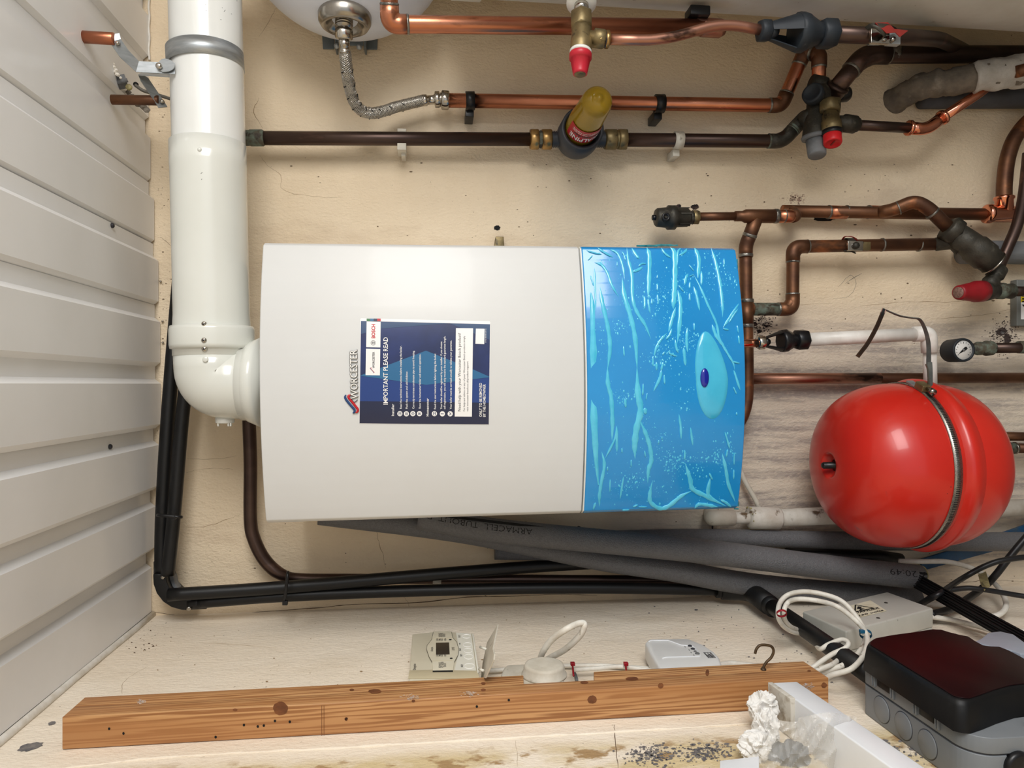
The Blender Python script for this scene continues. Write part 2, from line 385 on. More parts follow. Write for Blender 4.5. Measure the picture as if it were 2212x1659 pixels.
def textmesh(s, bold=0.0):
    cu = bpy.data.curves.new('t', 'FONT'); cu.body = s; cu.size = 1.0; cu.offset = bold; cu.resolution_u = 2
    o = bpy.data.objects.new('t', cu); COL.objects.link(o)
    dg = bpy.context.evaluated_depsgraph_get(); me = bpy.data.meshes.new_from_object(o.evaluated_get(dg))
    bpy.data.objects.remove(o); bpy.data.curves.remove(cu)
    vs = [(v.co.x, v.co.y) for v in me.vertices]; fs = [list(p.vertices) for p in me.polygons]; bpy.data.meshes.remove(me)
    x0 = min(v[0] for v in vs); x1 = max(v[0] for v in vs)
    return [((x-x0), y) for x, y in vs], fs, x1-x0
def text(bm, s, a, b, height, up, fn=None, thick=0.0, bold=0.0, normal=None):
    """lay s from world point a to b (baseline), capitals 'height' high towards 'up'; fn maps each point"""
    vs, fs, wd = textmesh(s, bold); a, b = V(a), V(b); d = (b-a); up = V(up).normalized(); k = height/.70
    pts = [a+d*(x/wd)+up*(y*k) for x, y in vs]
    if fn: pts = [fn(p) for p in pts]
    bv = [bm.verts.new(p) for p in pts]
    nf = []
    for f in fs:
        try: nf.append(bm.faces.new([bv[i] for i in f]))
        except ValueError: pass
    if thick and normal is not None:
        r = bmesh.ops.extrude_face_region(bm, geom=nf)
        for g in r['geom']:
            if isinstance(g, bmesh.types.BMVert): g.co += V(normal)*thick
    return bm
# ================================================================== SETTING
XL = -0.440                                  # face of the left wall
ZC = W(343, 820, 0).z                        # underside of the roof sheets at the back wall
def setting():
    bm = B(); boxp(bm, (XL-.1, 0, 0), (2.2, .12, ZC+.08)); solo_o = finish('wall_back', bm, 'wall_cream', None); put(solo_o, kind='structure')
    bm = B(); boxp(bm, (XL-.12, -2.6, 0), (XL, 0.0, ZC+.08)); o = finish('wall_left', bm, 'wall_pale', None); put(o, kind='structure'); WL = o
    bm = B(); boxp(bm, (XL-.12, -4.2, -.1), (3.2, .12, 0)); put(finish('floor', bm, 'concrete_floor', None), kind='structure')
    bm = B(); boxp(bm, (1.34, -1.25, 0), (1.44, 0.0, ZC+.08)); put(finish('wall_right_blocker', bm, 'wall_cream', None), kind='structure')  # unseen wall, added and kept short to block ambient light from the right
    # roof: flat sheet with trapezoid pans hanging below it
    bm = B(); boxp(bm, (XL-.1, -2.6, ZC+.045), (2.2, .1, ZC+.09)); ce = finish('ceiling', bm, 'ceiling_white', None); put(ce, kind='structure')
    joint = {14: 322, 146: 323, 278: 327, 410: 335, 542: 344, 674: 348, 806: 349, 938: 345, 1070: 338, 1202: 329}
    grooves = sorted(joint)                  # photo rows of the recessed strips at the back wall
    gx = [W(340, y, 0).x for y in grooves]
    gx = [gx[0]+(gx[0]-gx[1])*k for k in range(7, 0, -1)] + gx
    zs = [W(joint[grooves[0]], 829, 0).z]*7 + [W(joint[y], 829, 0).z for y in grooves]
    g = .0115
    for i in range(len(gx)):
        x1 = gx[i]-g; x0 = (gx[i+1]+g) if i+1 < len(gx) else XL+.001
        z = zs[i]; zb = z+.010; sl = .0085
        ya, yb = -.004, -2.6
        bm = B()
        A = [V((x0, ya, zb)), V((x0+sl, ya, z)), V((x1-sl, ya, z)), V((x1, ya, zb))]
        prism(bm, A, (0, yb-ya, 0)); 
        o = finish('panel', bm, 'ceiling_white', V((0, 0, 0)), 20); o.parent = ce
        if i:
            bm = B(); boxp(bm, (gx[i]-g-.001, yb, z+.010), (gx[i]+g+.001, ya, z+.012)); o = finish('recessed_strip', bm, 'ceiling_white', None); o.parent = ce
    for px, py in ((235, 487), (229, 965)):
        p = H(px, py, ZC+.0135); bm = B(); p.z = zs[7+(4 if py < 800 else 7)]+.010; lathe(bm, p, p-V((0, 0, .004)), [(0, .0042), (.6, .0042), (1, .0028)], 14)
        lathe(bm, p-V((0, 0, .0041)), p-V((0, 0, .0043)), [(0, .0016), (1, .0016)], 6)
        o = finish('screw', bm, 'print_dark', None); o.parent = ce
    # small rivets at the sheet ends
    for px, py in ((347, 608), (351, 694), (352, 740)):
        p = W(px, py, .004); bm = B(); ball(bm, p, .0022); o = finish('rivet', bm, 'steel', None); o.parent = ce
    # sealant bead between roof and left wall
    bm = B(); sweep(bm, [V((XL+.003, -y*.1, zs[-1]-.001-.001*math.sin(y*1.7))) for y in range(0, 27)], .006, 8)
    put(finish('trim_1', bm, 'caulk', None), kind='structure')
    # bead down the right hand sheet end
    bm = B(); pts = []
    for k in range(24):
        y = -20+150*k/23; pts.append(W(322+.8*math.sin(k*.9), y, .003))
    sweep(bm, spline(pts, 4), .0022, 8); put(finish('trim_2', bm, 'caulk', None), kind='structure')
    # cracks and chips in the plaster: shallow dark slivers let into the face
    def crack(pts, wpx, mt, f, par, name='crack'):
        P = spline([f(*p) for p in pts], 5); bm = B(); q = []
        for i, p in enumerate(P):
            j = V((random.uniform(-1, 1), 0, random.uniform(-1, 1)))*.0011 if f is Wc else V((0, random.uniform(-1, 1), random.uniform(-1, 1)))*.0011
            q.append(p+j)
        n = len(q)
        sweep(bm, q, [scl(p)*wpx*.32*(.35+.65*math.sin(math.pi*(i+.5)/n))*random.uniform(.5, 1.2) for i, p in enumerate(q)], 5)
        o = finish(name, bm, mt, None); o.parent = par
    Wc = lambda x, y: W(x, y, 0.0); Lc = lambda x, y: L(x, y, XL)
    back = bpy.data.objects['wall_back']
    for pts, wpx, mt in [([(345, 512), (358, 520), (372, 534)], 1.6, 'crack'), ([(812, 1140), (818, 1170), (826, 1195), (834, 1228)], 1.8, 'crack_pale'),
                         ([(560, 335), (580, 360), (606, 378), (612, 410), (680, 425), (740, 425)], 1.5, 'crack_pale'), ([(560, 212), (548, 240), (566, 276)], 2, 'crack_pale'),
                         ([(400, 1140), (450, 1136), (490, 1122), (520, 1112)], 1.6, 'crack_pale'), ([(404, 990), (450, 992), (510, 985)], 1.4, 'crack_pale'),
                         ([(560, 80), (585, 40), (600, 10)], 1.2, 'crack_pale'), ([(404, 1020), (450, 1012), (505, 1013)], 1.2, 'crack_pale'),
                         ([(870, 1288), (880, 1300), (884, 1312)], 1.4, 'crack_pale'), ([(1810, 620), (1836, 595), (1850, 612), (1832, 640), (1800, 645)], 1.6, 'pencil'),
                         ([(1826, 612), (1862, 590)], 1.8, 'pencil'), ([(1620, 672), (1700, 660), (1800, 655)], 1.0, 'crack_pale'),
                         ([(1852, 662), (1960, 652), (2060, 652), (2120, 642)], 1.6, 'crack_pale'), ([(2010, 690), (2120, 680), (2190, 668)], 1.6, 'crack_pale'),
                         ([(1994, 1258), (2090, 1258), (2130, 1252), (2212, 1256)], 1.5, 'crack')]:
        crack(pts, wpx, mt, Wc, back)
    cy = [(330, 1322), (420, 1332), (560, 1322), (700, 1312), (760, 1306), (900, 1302), (1010, 1290), (1110, 1288), (1200, 1284), (1290, 1286)]
    crack(cy, 2.6, 'crack', lambda x, y: W(x, y, .001), back, 'crack')
    for pts, wpx, mt in [([(330, 1330), (240, 1410), (170, 1470)], 1.2, 'crack_pale'), ([(318, 1440), (270, 1470), (262, 1500)], 1.4, 'crack_pale'),
                         ([(1326, 1565), (1330, 1600), (1334, 1659)], 3, 'crack'), ([(1115, 1600), (1118, 1659)], 1.2, 'crack_pale'), ([(430, 1388), (500, 1392), (600, 1400)], 1.3, 'crack_pale')]:
        crack(pts, wpx, mt, Lc, WL)
    def blot(cx, cy, rx, ry, mt, f, par, ang=0.0, name='stain', seed=0, n=26):
        rnd = random.Random(seed+int(cx)); bm = B(); c = f(cx, cy); vc = bm.verts.new(c); ring = []
        for k in range(n):
            a = 2*math.pi*k/n; r = rnd.uniform(.8, 1.08); x, y = rx*r*math.cos(a), ry*r*math.sin(a)
            ring.append(bm.verts.new(f(cx+x*math.cos(ang)-y*math.sin(ang), cy+x*math.sin(ang)+y*math.cos(ang))))
        for k in range(n): bm.faces.new((vc, ring[k], ring[(k+1) % n]))
        o = finish(name, bm, mt, None); o.parent = par
    Wb = lambda x, y: W(x, y, .0006); Lb = lambda x, y: L(x, y, XL+.0006)
    # drilled holes and marks on the back wall
    for cx, cy_, rx, ry, mt in [(1074, 492, 7, 6, 'gap_black'), (1501, 447, 9, 6, 'soot'), (1466, 446, 6, 5, 'soot'), (1780, 472, 24, 6, 'gap_black'), (1630, 700, 6, 5, 'soot'),
                                (2164, 716, 12, 9, 'soot_soft'), (2176, 732, 8, 12, 'soot_soft'), (2166, 718, 5, 4, 'scar_grey'), (1640, 716, 5, 4, 'soot'), (1250, 1139, 4, 3, 'gap_black')]:
        blot(cx, cy_, rx, ry, mt, Wb, back, seed=3)
    def flecks(n, x0, x1, y0, y1, smax, mt, f, par, seed, gauss=False):
        rnd = random.Random(seed); bm = B()
        for _ in range(n):
            if gauss: x = rnd.gauss((x0+x1)/2, (x1-x0)/4); y = rnd.gauss((y0+y1)/2, (y1-y0)/4)
            else: x = rnd.uniform(x0, x1); y = rnd.uniform(y0, y1)
            s = smax*rnd.random()**3+.35; e = rnd.uniform(.5, 2.0)
            vs = [bm.verts.new(f(x+s*e*math.cos(a), y+s*math.sin(a)*.7)) for a in (0, 1.2, 2.3, 3.4, 4.4, 5.4)]; bm.faces.new(vs)
        o = finish('speckle', bm, mt, None); o.parent = par; o['kind'] = 'stuff'
    flecks(420, 1622, 1672, 680, 722, 1.6, 'soot_soft', Wb, back, 1, True)
    flecks(180, 1700, 1740, 418, 440, 1.6, 'stain_pink', Wb, back, 2, True)
    flecks(520, 2135, 2200, 690, 765, 1.6, 'soot_soft', Wb, back, 4, True)
    flecks(120, 540, 2200, 330, 520, 1.8, 'speck', Wb, back, 5)
    flecks(90, 400, 2200, 1110, 1300, 1.6, 'speck', Wb, back, 6)
    flecks(150, 340, 372, 120, 1200, 1.3, 'speck', Wb, back, 7)
    flecks(90, 1600, 2200, 330, 760, 2.2, 'speck', Wb, back, 8)
    flecks(120, 300, 1900, 1330, 1480, 1.8, 'crack_pale', Lb, WL, 9)
    flecks(120, 1400, 1900, 1300, 1480, 2.0, 'scar_grey', Lb, WL, 10)
    flecks(70, 270, 345, 1325, 1430, 1.3, 'crack', Lb, WL, 11, True)
    flecks(420, 1352, 1470, 1605, 1652, 3.4, 'scar_grey', Lb, WL, 12, True)
    flecks(420, 1470, 1580, 1604, 1645, 3.4, 'scar_grey', Lb, WL, 15, True)
    flecks(240, 1820, 2050, 1600, 1659, 5.0, 'scar_grey', Lb, WL, 13, True)
    blot(65, 1613, 30, 8, 'scar_grey', Lb, WL, -.25); blot(112, 1562, 9, 4, 'scar_grey', Lb, WL, -.3)
    bm = B(); boxp(bm, W(1066, 530, .03), W(1092, 506, .001), .001) if False else prism(bm, [W(1067, 540, .02), W(1090, 540, .02), W(1088, 511, .02), W(1071, 511, .02)], (0, .018, 0), .0008); solo('hanging_lug', bm, 'brass_dull', 'small beige metal lug sticking out above the middle of the boiler', 'lug')
    # shallow ledge of render that runs down the left wall below the timber
    bm = B(); pts = [L(-60, 1690, XL), L(300, 1642, XL), L(800, 1612, XL), L(1300, 1583, XL), L(1700, 1560, XL)]
    P = spline(pts, 14); P = [p+V((random.uniform(-1, 1)*.0006, random.uniform(-1, 1)*.0012, 0)) for p in P]; sweep(bm, P, [random.uniform(.001, .0026) for _ in P], 8); o = finish('render_ridge', bm, 'wall_pale', None); o.parent = WL
setting()

# ================================================================== BOILER
def boiler():
    e = .305; bow = .034
    tl, bl, tr, br = W(569, 524, e), W(574, 1130, e), W(1587, 533, e), W(1595, 1101, e)
    T0 = (tl+bl)/2; T1 = (tr+br)/2; A = (T1-T0).normalized(); LEN = (T1-T0).length
    U = V((-A.z, 0, A.x)); U = U if U.x > 0 else -U          # across, towards world right
    hw = ((tl-bl).length+(tr-br).length)/4
    t = Thing('boiler', 'large white wall boiler with blue-filmed lower panel and navy notice on front', 'boiler', (T0.x, -.15, T1.z))
    def fy(u): return -(e+bow*(1-min(1, (u/hw)**2)))
    def P(s, u, y): return T0+A*s+U*u+V((0, y-T0.y, 0))
    def plan(s, h=hw, inset=0.0, back=-.004, n=22):
        pts = [P(s, -h, back), P(s, -h, -(e-.008)+inset)]
        for k in range(n+1):
            u = -h+.005+(2*h-.01)*k/n; pts.append(P(s, u, fy(u)+inset))
        pts += [P(s, h, -(e-.008)+inset), P(s, h, back)]
        return pts
    def surf(p, eps):                            # bring a point on to the bowed front
        u = (p-T0).dot(U); return V((p.x, fy(u)-eps, p.z))
    def BF(px, py, eps=.0):
        o = e+bow*.8
        for _ in range(4):
            p = W(px, py, o); u = (p-T0).dot(U); o = -fy(u)+eps
        return W(px, py, o)
    sj = (BF(1263, 830)-T0).dot(A); sj2 = (BF(1268, 830)-T0).dot(A)
    # chassis behind the two covers
    bm = B(); prism(bm, plan(.004, hw-.006, .012), A*(LEN-.008)); t.part('chassis', bm, 'gap_black')
    bm = B(); prism(bm, plan(0), A*sj, .0022); case = t.part('front_case', bm, 'enamel_white', sharp=50)
    bm = B(); prism(bm, plan(sj+.0022, hw, .002), A*.0022, .0004); t.part('lower_panel_rim', bm, 'white_plastic')
    bm = B(); prism(bm, plan(sj2+.0006), A*(LEN-sj2-.0006), .0018); pan = t.part('lower_panel', bm, 'film_blue', label='lower panel still covered in blue protective film', sharp=50)
    # raised folds and bubbles of the film
    folds = []
    c3 = lambda l: [(1240+x/5.53, 500+y/5.53) for x, y in l]
    c4 = lambda l: [(1240+x/5.185, 800+y/5.185) for x, y in l]
    folds += [(c3(l), w_) for l, w_ in [
        ([(150, 225), (240, 255), (330, 272)], 22), ([(280, 195), (370, 255), (465, 305)], 30), ([(165, 345), (200, 310), (222, 285)], 14), ([(425, 215), (500, 245), (545, 310), (585, 430), (605, 580)], 34),
        ([(570, 235), (600, 290), (615, 350)], 22), ([(245, 370), (330, 400), (400, 500), (450, 640), (535, 785)], 38), ([(330, 345), (335, 395)], 16), ([(515, 355), (515, 415)], 14),
        ([(630, 195), (650, 350), (690, 520), (700, 800), (750, 960), (850, 1120), (920, 1290)], 50), ([(690, 200), (740, 280), (780, 325)], 40), ([(700, 480), (760, 460), (820, 425)], 40), ([(770, 415), (810, 385), (860, 385)], 26),
        ([(870, 190), (900, 300), (895, 560), (885, 790)], 62), ([(885, 800), (890, 860), (910, 980)], 30), ([(840, 770), (845, 850), (840, 925)], 34), ([(995, 620), (995, 705)], 24), ([(997, 515), (992, 560)], 16), ([(995, 750), (1010, 865)], 24),
        ([(930, 800), (930, 870)], 22), ([(1040, 195), (1085, 260), (1160, 315)], 30), ([(1150, 190), (1200, 260), (1205, 500), (1200, 700), (1190, 840), (1185, 930)], 74), ([(1275, 200), (1240, 250), (1230, 420)], 30),
        ([(1255, 285), (1320, 245), (1350, 205)], 34), ([(1215, 905), (1170, 1050), (1130, 1200)], 46), ([(1110, 1215), (1040, 1290), (985, 1380), (955, 1500)], 34), ([(1170, 1160), (1140, 1240), (1095, 1290)], 30),
        ([(1240, 700), (1270, 850), (1265, 1050), (1235, 1330)], 58), ([(1250, 645), (1310, 715)], 22), ([(1440, 195), (1490, 330), (1480, 560)], 56), ([(1520, 470), (1525, 560), (1520, 645)], 34), ([(1375, 400), (1430, 470)], 18),
        ([(1360, 505), (1335, 560), (1320, 640)], 40), ([(1380, 535), (1425, 515)], 16), ([(1425, 510), (1500, 650), (1600, 880), (1700, 1100), (1740, 1290), (1830, 1450), (1900, 1570), (1920, 1659)], 34), ([(1430, 655), (1470, 790), (1500, 945)], 40),
        ([(1385, 600), (1380, 680)], 26), ([(1380, 735), (1385, 830)], 24), ([(1635, 190), (1690, 360), (1740, 600), (1770, 850), (1775, 1025)], 44), ([(1790, 320), (1795, 400)], 22), ([(1970, 860), (1870, 1010), (1780, 1150)], 34),
        ([(1960, 920), (1900, 1010), (1850, 1090)], 22), ([(1780, 1160), (1850, 1175)], 26), ([(1950, 1120), (1962, 1210)], 18), ([(1650, 1110), (1700, 1250), (1805, 1390)], 46), ([(1965, 1240), (1975, 1340)], 26), ([(1435, 1090), (1435, 1180)], 24),
        ([(1355, 1150), (1345, 1290), (1355, 1440)], 40), ([(1210, 1290), (1220, 1380), (1245, 1450)], 34), ([(1310, 1390), (1330, 1600)], 44), ([(1055, 1475), (1085, 1435)], 22), ([(1130, 1450), (1220, 1490)], 28),
        ([(245, 440), (250, 640), (262, 950)], 26), ([(195, 525), (235, 650)], 22), ([(310, 665), (340, 860), (400, 1130), (430, 1380), (400, 1659)], 58), ([(575, 550), (600, 760), (670, 1000), (730, 1280), (755, 1659)], 66), ([(590, 1370), (600, 1490)], 24),
        ([(940, 1490), (945, 1610)], 24), ([(1065, 1560), (1040, 1659)], 34), ([(985, 1560), (985, 1659)], 34), ([(1885, 1550), (1980, 1575)], 24)]]
    folds = [(l, w_/5.53) for l, w_ in folds]
    folds += [(c4(l), w_/5.185) for l, w_ in [
        ([(375, -40), (380, 150), (415, 300), (430, 560), (425, 790)], 56), ([(480, 620), (460, 760), (350, 985)], 30), ([(478, 640), (480, 910)], 36), ([(535, 870), (538, 925)], 20), ([(310, 910), (340, 1060), (305, 1260), (285, 1400), (285, 1525)], 44),
        ([(375, 1080), (375, 1125)], 20), ([(570, 315), (580, 415)], 36), ([(705, -40), (715, 250), (745, 450), (700, 650), (680, 830), (683, 990)], 82), ([(775, 150), (768, 280)], 24), ([(820, 255), (805, 330)], 18), ([(795, 420), (800, 490)], 50),
        ([(735, 560), (800, 700), (850, 860), (865, 1010), (835, 1110), (825, 1265)], 56), ([(980, -10), (960, 90), (890, 235)], 38), ([(1010, 50), (1015, 155)], 24), ([(1175, 490), (1195, 640), (1200, 770)], 32), ([(1305, 640), (1330, 840)], 30),
        ([(1240, 890), (1240, 1000)], 26), ([(1245, 1040), (1300, 1220), (1330, 1330), (1480, 1410), (1700, 1520)], 60), ([(1320, 1350), (1200, 1410), (1060, 1520), (960, 1545), (860, 1480), (850, 1380), (880, 1230)], 54), ([(1525, 1210), (1500, 1380), (1560, 1450)], 50),
        ([(1515, 1150), (1550, 1225)], 26), ([(1640, 1450), (1700, 1480), (1760, 1530)], 36), ([(1350, 1545), (1400, 1500), (1500, 1510), (1610, 1530)], 44), ([(1660, 930), (1700, 1110), (1730, 1280), (1805, 1475)], 44), ([(1690, 690), (1745, 880)], 26),
        ([(1720, 885), (1705, 970)], 24), ([(1795, 920), (1792, 1060)], 20), ([(1790, 1110), (1788, 1220)], 20), ([(1785, 185), (1820, 265)], 20), ([(1790, 0), (1860, 220)], 32), ([(405, 1220), (400, 1360)], 22), ([(555, 1190), (515, 1440)], 26),
        ([(640, 1000), (640, 1080)], 20), ([(240, 1480), (215, 1560)], 28), ([(660, 1530), (715, 1505)], 24), ([(720, 1530), (820, 1530)], 18), ([(540, 1565), (620, 1560)], 22), ([(1820, 470), (1822, 500)], 20), ([(985, 740), (985, 775)], 16), ([(950, 780), (945, 825)], 18), ([(790, 900), (800, 970)], 20)]]
    bm = B()
    def fold(pts, wpx, h=.0016):
        Q = spline([V((x, y, 0)) for x, y in pts], 7); n = len(Q); prev = None
        for i, q in enumerate(Q):
            d = (Q[min(i+1, n-1)]-Q[max(i-1, 0)]).normalized(); s = V((-d.y, d.x, 0))
            f = max(.06, min(1, math.sin(math.pi*(i+.3)/(n-.4))*1.7)); wv_ = wpx/2*f*(1+.12*math.sin(i*1.3+pts[0][0]))
            row = []
            for k, (off, hh) in enumerate(((-1, -.0001), (-.75, .7), (-.42, .45), (-.1, 1.0), (.3, .4), (.7, .75), (1, -.0001))):
                p = q+s*(wv_*off); row.append(bm.verts.new(BF(p.x, p.y, .0003+h*hh*f if hh > 0 else -.0002)))
            if prev:
                for a in range(6): bm.faces.new((prev[a], prev[a+1], row[a+1], row[a]))
            prev = row
    for l, w_ in folds: fold(l, w_*.86)
    # long lifted strip beside the joint
    strip = [(1276, 632, 3), (1280, 660, 12), (1282, 760, 17), (1283, 900, 17), (1286, 960, 14), (1289, 1010, 8), (1293, 1048, 3)]
    prev = None
    for x, y, w_ in strip:
        row = [bm.verts.new(BF(x-w_/2, y, -.0002)), bm.verts.new(BF(x-w_/3, y, .0014)), bm.verts.new(BF(x+w_/3, y, .0009)), bm.verts.new(BF(x+w_/2, y, -.0002))]
        if prev:
            for a in range(3): bm.faces.new((prev[a], prev[a+1], row[a+1], row[a]))
        prev = row
    t.part('film_fold', bm, 'film_cyan', pan, 'paler folds where the film has lifted', kind='stuff', sharp=70)
    bm = B(); rnd = random.Random(11)
    clusters = [(1375, 612, 22, 40, 70), (1425, 655, 22, 26, 120), (1337, 703, 12, 8, 40), (1470, 600, 18, 30, 90), (1540, 570, 16, 30, 70), (1572, 605, 12, 14, 60), (1310, 560, 10, 20, 25), (1450, 750, 22, 14, 90), (1490, 735, 18, 12, 70), (1420, 775, 20, 14, 60), (1300, 740, 14, 30, 40),
                (1348, 860, 14, 8, 60), (1395, 905, 6, 22, 30), (1450, 985, 22, 10, 80), (1460, 1010, 18, 14, 90), (1545, 990, 16, 12, 70), (1380, 1035, 14, 14, 50), (1420, 945, 16, 12, 40), (1345, 1060, 14, 14, 40), (1500, 1000, 16, 20, 40), (1580, 960, 12, 22, 30), (1430, 1060, 20, 14, 30), (1480, 850, 14, 30, 30)]
    def dot(x, y, r):
        el = rnd.uniform(1, 1.7); a0 = rnd.uniform(0, 3); c = bm.verts.new(BF(x, y, .0003+r*.0003)); ring = []
        for k in range(6):
            a = a0+k*math.pi/3; ring.append(bm.verts.new(BF(x+r*math.cos(a), y+r*el*math.sin(a), -.0001)))
        for k in range(6): bm.faces.new((c, ring[k], ring[(k+1) % 6]))
    for cx, cy, sx, sy, n in clusters:
        for _ in range(n):
            x, y = rnd.gauss(cx, sx), rnd.gauss(cy, sy)
            if 1276 < x < 1592 and 540 < y < 1095: dot(x, y, .5+1.6*rnd.random()**3)
    for _ in range(420): dot(rnd.uniform(1280, 1588), rnd.uniform(545, 1092), .45+.8*rnd.random()**3)
    t.part('film_bubble', bm, 'film_cyan', pan, kind='stuff')
    # air pocket round the oval control
    bm = B(); c = bm.verts.new(BF(1535, 830, .0035)); N_ = 40; rings = []
    for fr, hh in ((.45, .0032), (.8, .002), (.97, .0012), (1, -.0002)):
        ring = []
        for k in range(N_):
            a = 2*math.pi*k/N_; ca, sa = math.cos(a), math.sin(a)
            rx = 35*(1-.22*max(0, -sa)**2); ry = 92 if sa > 0 else 108
            cx = 1538-14*max(0, -sa); ring.append(bm.verts.new(BF(cx+rx*ca*fr, 818+ry*sa*fr*.95, hh)))
        rings.append(ring)
    for k in range(N_): bm.faces.new((c, rings[0][k], rings[0][(k+1) % N_]))
    for a, b in zip(rings, rings[1:]):
        for k in range(N_): bm.faces.new((a[k], b[k], b[(k+1) % N_], a[(k+1) % N_]))
    t.part('film_pocket', bm, 'film_pocket', pan, 'oval air pocket in the film', sharp=60)
    bm = B(); p = BF(1522, 816, .0034); r = scl(p)*8.5
    lathe(bm, p, p+V((0, -.003, 0)), [(0, r*1.12), (.3, r*1.12), (.7, r), (1, r*.6)], 32)
    for v in bm.verts: v.co.x = p.x+(v.co.x-p.x)*2.15
    t.part('oval_button', bm, 'lens_blue', pan, 'dark blue oval button')
    rnd = random.Random(5)
    for x, y, dx, dy, n in ((1375, 531, 1, 0, 6), (1410, 530, 1, 0, 7), (1592, 560, 0, 1, 9), (1596, 640, 0, 1, 9), (1599, 800, 0, 1, 8), (1594, 1084, 0, 1, 2), (1586, 1099, 1, 0, 2)):
        q = [BF(x+dx*k*9, y+dy*k*9, -.004) for k in range(n)]; bm = B()
        sweep(bm, q, [scl(q[0])*(1.2+1.6*rnd.random()) for _ in q], 6)
        t.part('film_edge', bm, 'film_torn', pan, sharp=None)
    # ---- raised maker lettering
    bm = B(); a, b = BF(774, 862), BF(772, 755)
    text(bm, 'WORCESTER', a, b, (BF(756, 800)-BF(773, 800)).length, A*-1, lambda p: surf(p, .0006), .0022, .014, V((0, -1, 0)))
    t.part('raised_lettering', bm, 'letter_side', case, 'raised maker lettering with dark edges')
    bm = B(); text(bm, 'WORCESTER', BF(773.2, 861.3), BF(771.2, 755.7), (BF(757, 800)-BF(772.4, 800)).length, A*-1, lambda p: surf(p, .0031), bold=.004)
    t.part('letter_face', bm, 'silver_letter', case)
    for nm, mt, l in (('blue_swoosh', 'print_blue', [(150, 1178), (140, 1205), (160, 1245), (205, 1300), (245, 1345), (255, 1365), (250, 1385), (232, 1396)]),
                      ('red_swoosh', 'print_red', [(205, 1178), (182, 1190), (185, 1215), (225, 1262), (275, 1325), (292, 1350), (290, 1375), (268, 1392)]),
                      ('swoosh_line', 'letter_side', [(208, 1200), (215, 1225), (250, 1262), (292, 1232)])):  # last entry: thin dark line between the red swoosh and the lettering
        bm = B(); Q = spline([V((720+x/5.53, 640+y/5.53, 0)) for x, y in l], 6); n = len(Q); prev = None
        wp = 2.6 if nm != 'swoosh_line' else .5
        for i, q in enumerate(Q):
            d = (Q[min(i+1, n-1)]-Q[max(i-1, 0)]).normalized(); s = V((-d.y, d.x, 0))*wp*(.35+.65*min(1, 5*min(i, n-1-i)/n+.2))
            row = [bm.verts.new(BF((q+s).x, (q+s).y, .0)), bm.verts.new(BF((q+s*.8).x, (q+s*.8).y, .0026)), bm.verts.new(BF((q-s*.8).x, (q-s*.8).y, .0026)), bm.verts.new(BF((q-s).x, (q-s).y, .0))]
            if prev:
                for k in range(3): bm.faces.new((prev[k], prev[k+1], row[k+1], row[k]))
            prev = row
        t.part(nm, bm, mt, case)
    # ---- notice
    S = lambda x, y: (720+x/5.53, 640+y/5.53)
    def poly(bm, l, eps, div=8):
        """flat print shape given as crop points (upper edge list, lower edge list) lofted across the bow"""
        top, bot = l; n = len(top)
        grid = []
        for (x0, y0), (x1, y1) in zip(top, bot):
            grid.append([bm.verts.new(BF(*S(x0+(x1-x0)*k/div, y0+(y1-y0)*k/div), eps)) for k in range(div+1)])
        for a, b in zip(grid, grid[1:]):
            for k in range(div):
                try: bm.faces.new((a[k], a[k+1], b[k+1], b[k]))
                except ValueError: pass
    bm = B(); poly(bm, ([(322, 275), (330, 262), (1866, 298), (1876, 310)], [(310, 1510), (318, 1524), (1852, 1534), (1860, 1522)]), .0004, 14)
    lab = t.part('notice', bm, 'print_white', None, 'navy and white notice with installer and homeowner instructions')
    bm = B(); poly(bm, ([(330, 296), (900, 309), (1872, 334)], [(313, 1518), (900, 1524), (1857, 1530)]), .0006, 14); t.part('navy_field', bm, 'navy', lab)
    bm = B(); poly(bm, ([(326, 945), (1107, 650), (1660, 870), (1864, 960)], [(326, 950), (1107, 1058), (1660, 992), (1864, 968)]), .0009, 6); t.part('printed_facet', bm, 'teal_print', lab)
    bm = B(); poly(bm, ([(324, 952), (1100, 1060), (1862, 972)], [(318, 1252), (1100, 1258), (1859, 1272)]), .0008, 6); t.part('printed_facet', bm, 'navy_mid', lab)
    bm = B(); poly(bm, ([(330, 298), (580, 303), (1390, 322), (1871, 334)], [(330, 450), (580, 385), (1390, 322.5), (1869, 520)]), .0008, 6); t.part('printed_facet', bm, 'navy_light', lab)
    bm = B(); poly(bm, ([(316, 1256), (1100, 1262), (1858, 1276)], [(314, 1516), (1100, 1524), (1857, 1529)]), .0008, 4); t.part('printed_facet', bm, 'navy_dark', lab)
    for q in (([(398, 300), (566, 305)], [(392, 608), (562, 612)]), ([(390, 625), (561, 630)], [(385, 942), (556, 945)]), ([(1465, 380), (1670, 382)], [(1450, 1436), (1655, 1438)]), ([(1703, 386), (1808, 388)], [(1697, 568), (1803, 572)])):
        bm = B(); poly(bm, q, .0012, 10); t.part('white_block', bm, 'print_white', lab)
    cols = ['print_green', 'teal_print', 'navy_dark', 'print_red']
    for i, c_ in enumerate(cols):
        bm = B(); poly(bm, ([(398+i*42, 266), (440+i*42, 267)], [(398+i*42, 296), (440+i*42, 297)]), .0012, 2); t.part('colour_bar', bm, c_, lab)
    def line(s, x, y0, y1, h, mt, bold=.0, bmx=None):
        b_ = bmx or B(); p, q = BF(*S(x, y0)), BF(*S(x, y1)); hh = (BF(*S(x-h, y0))-p).length
        text(b_, s, p, q, hh, A*-1, lambda v: surf(v, .0014), bold=bold); return b_
    bm = B()
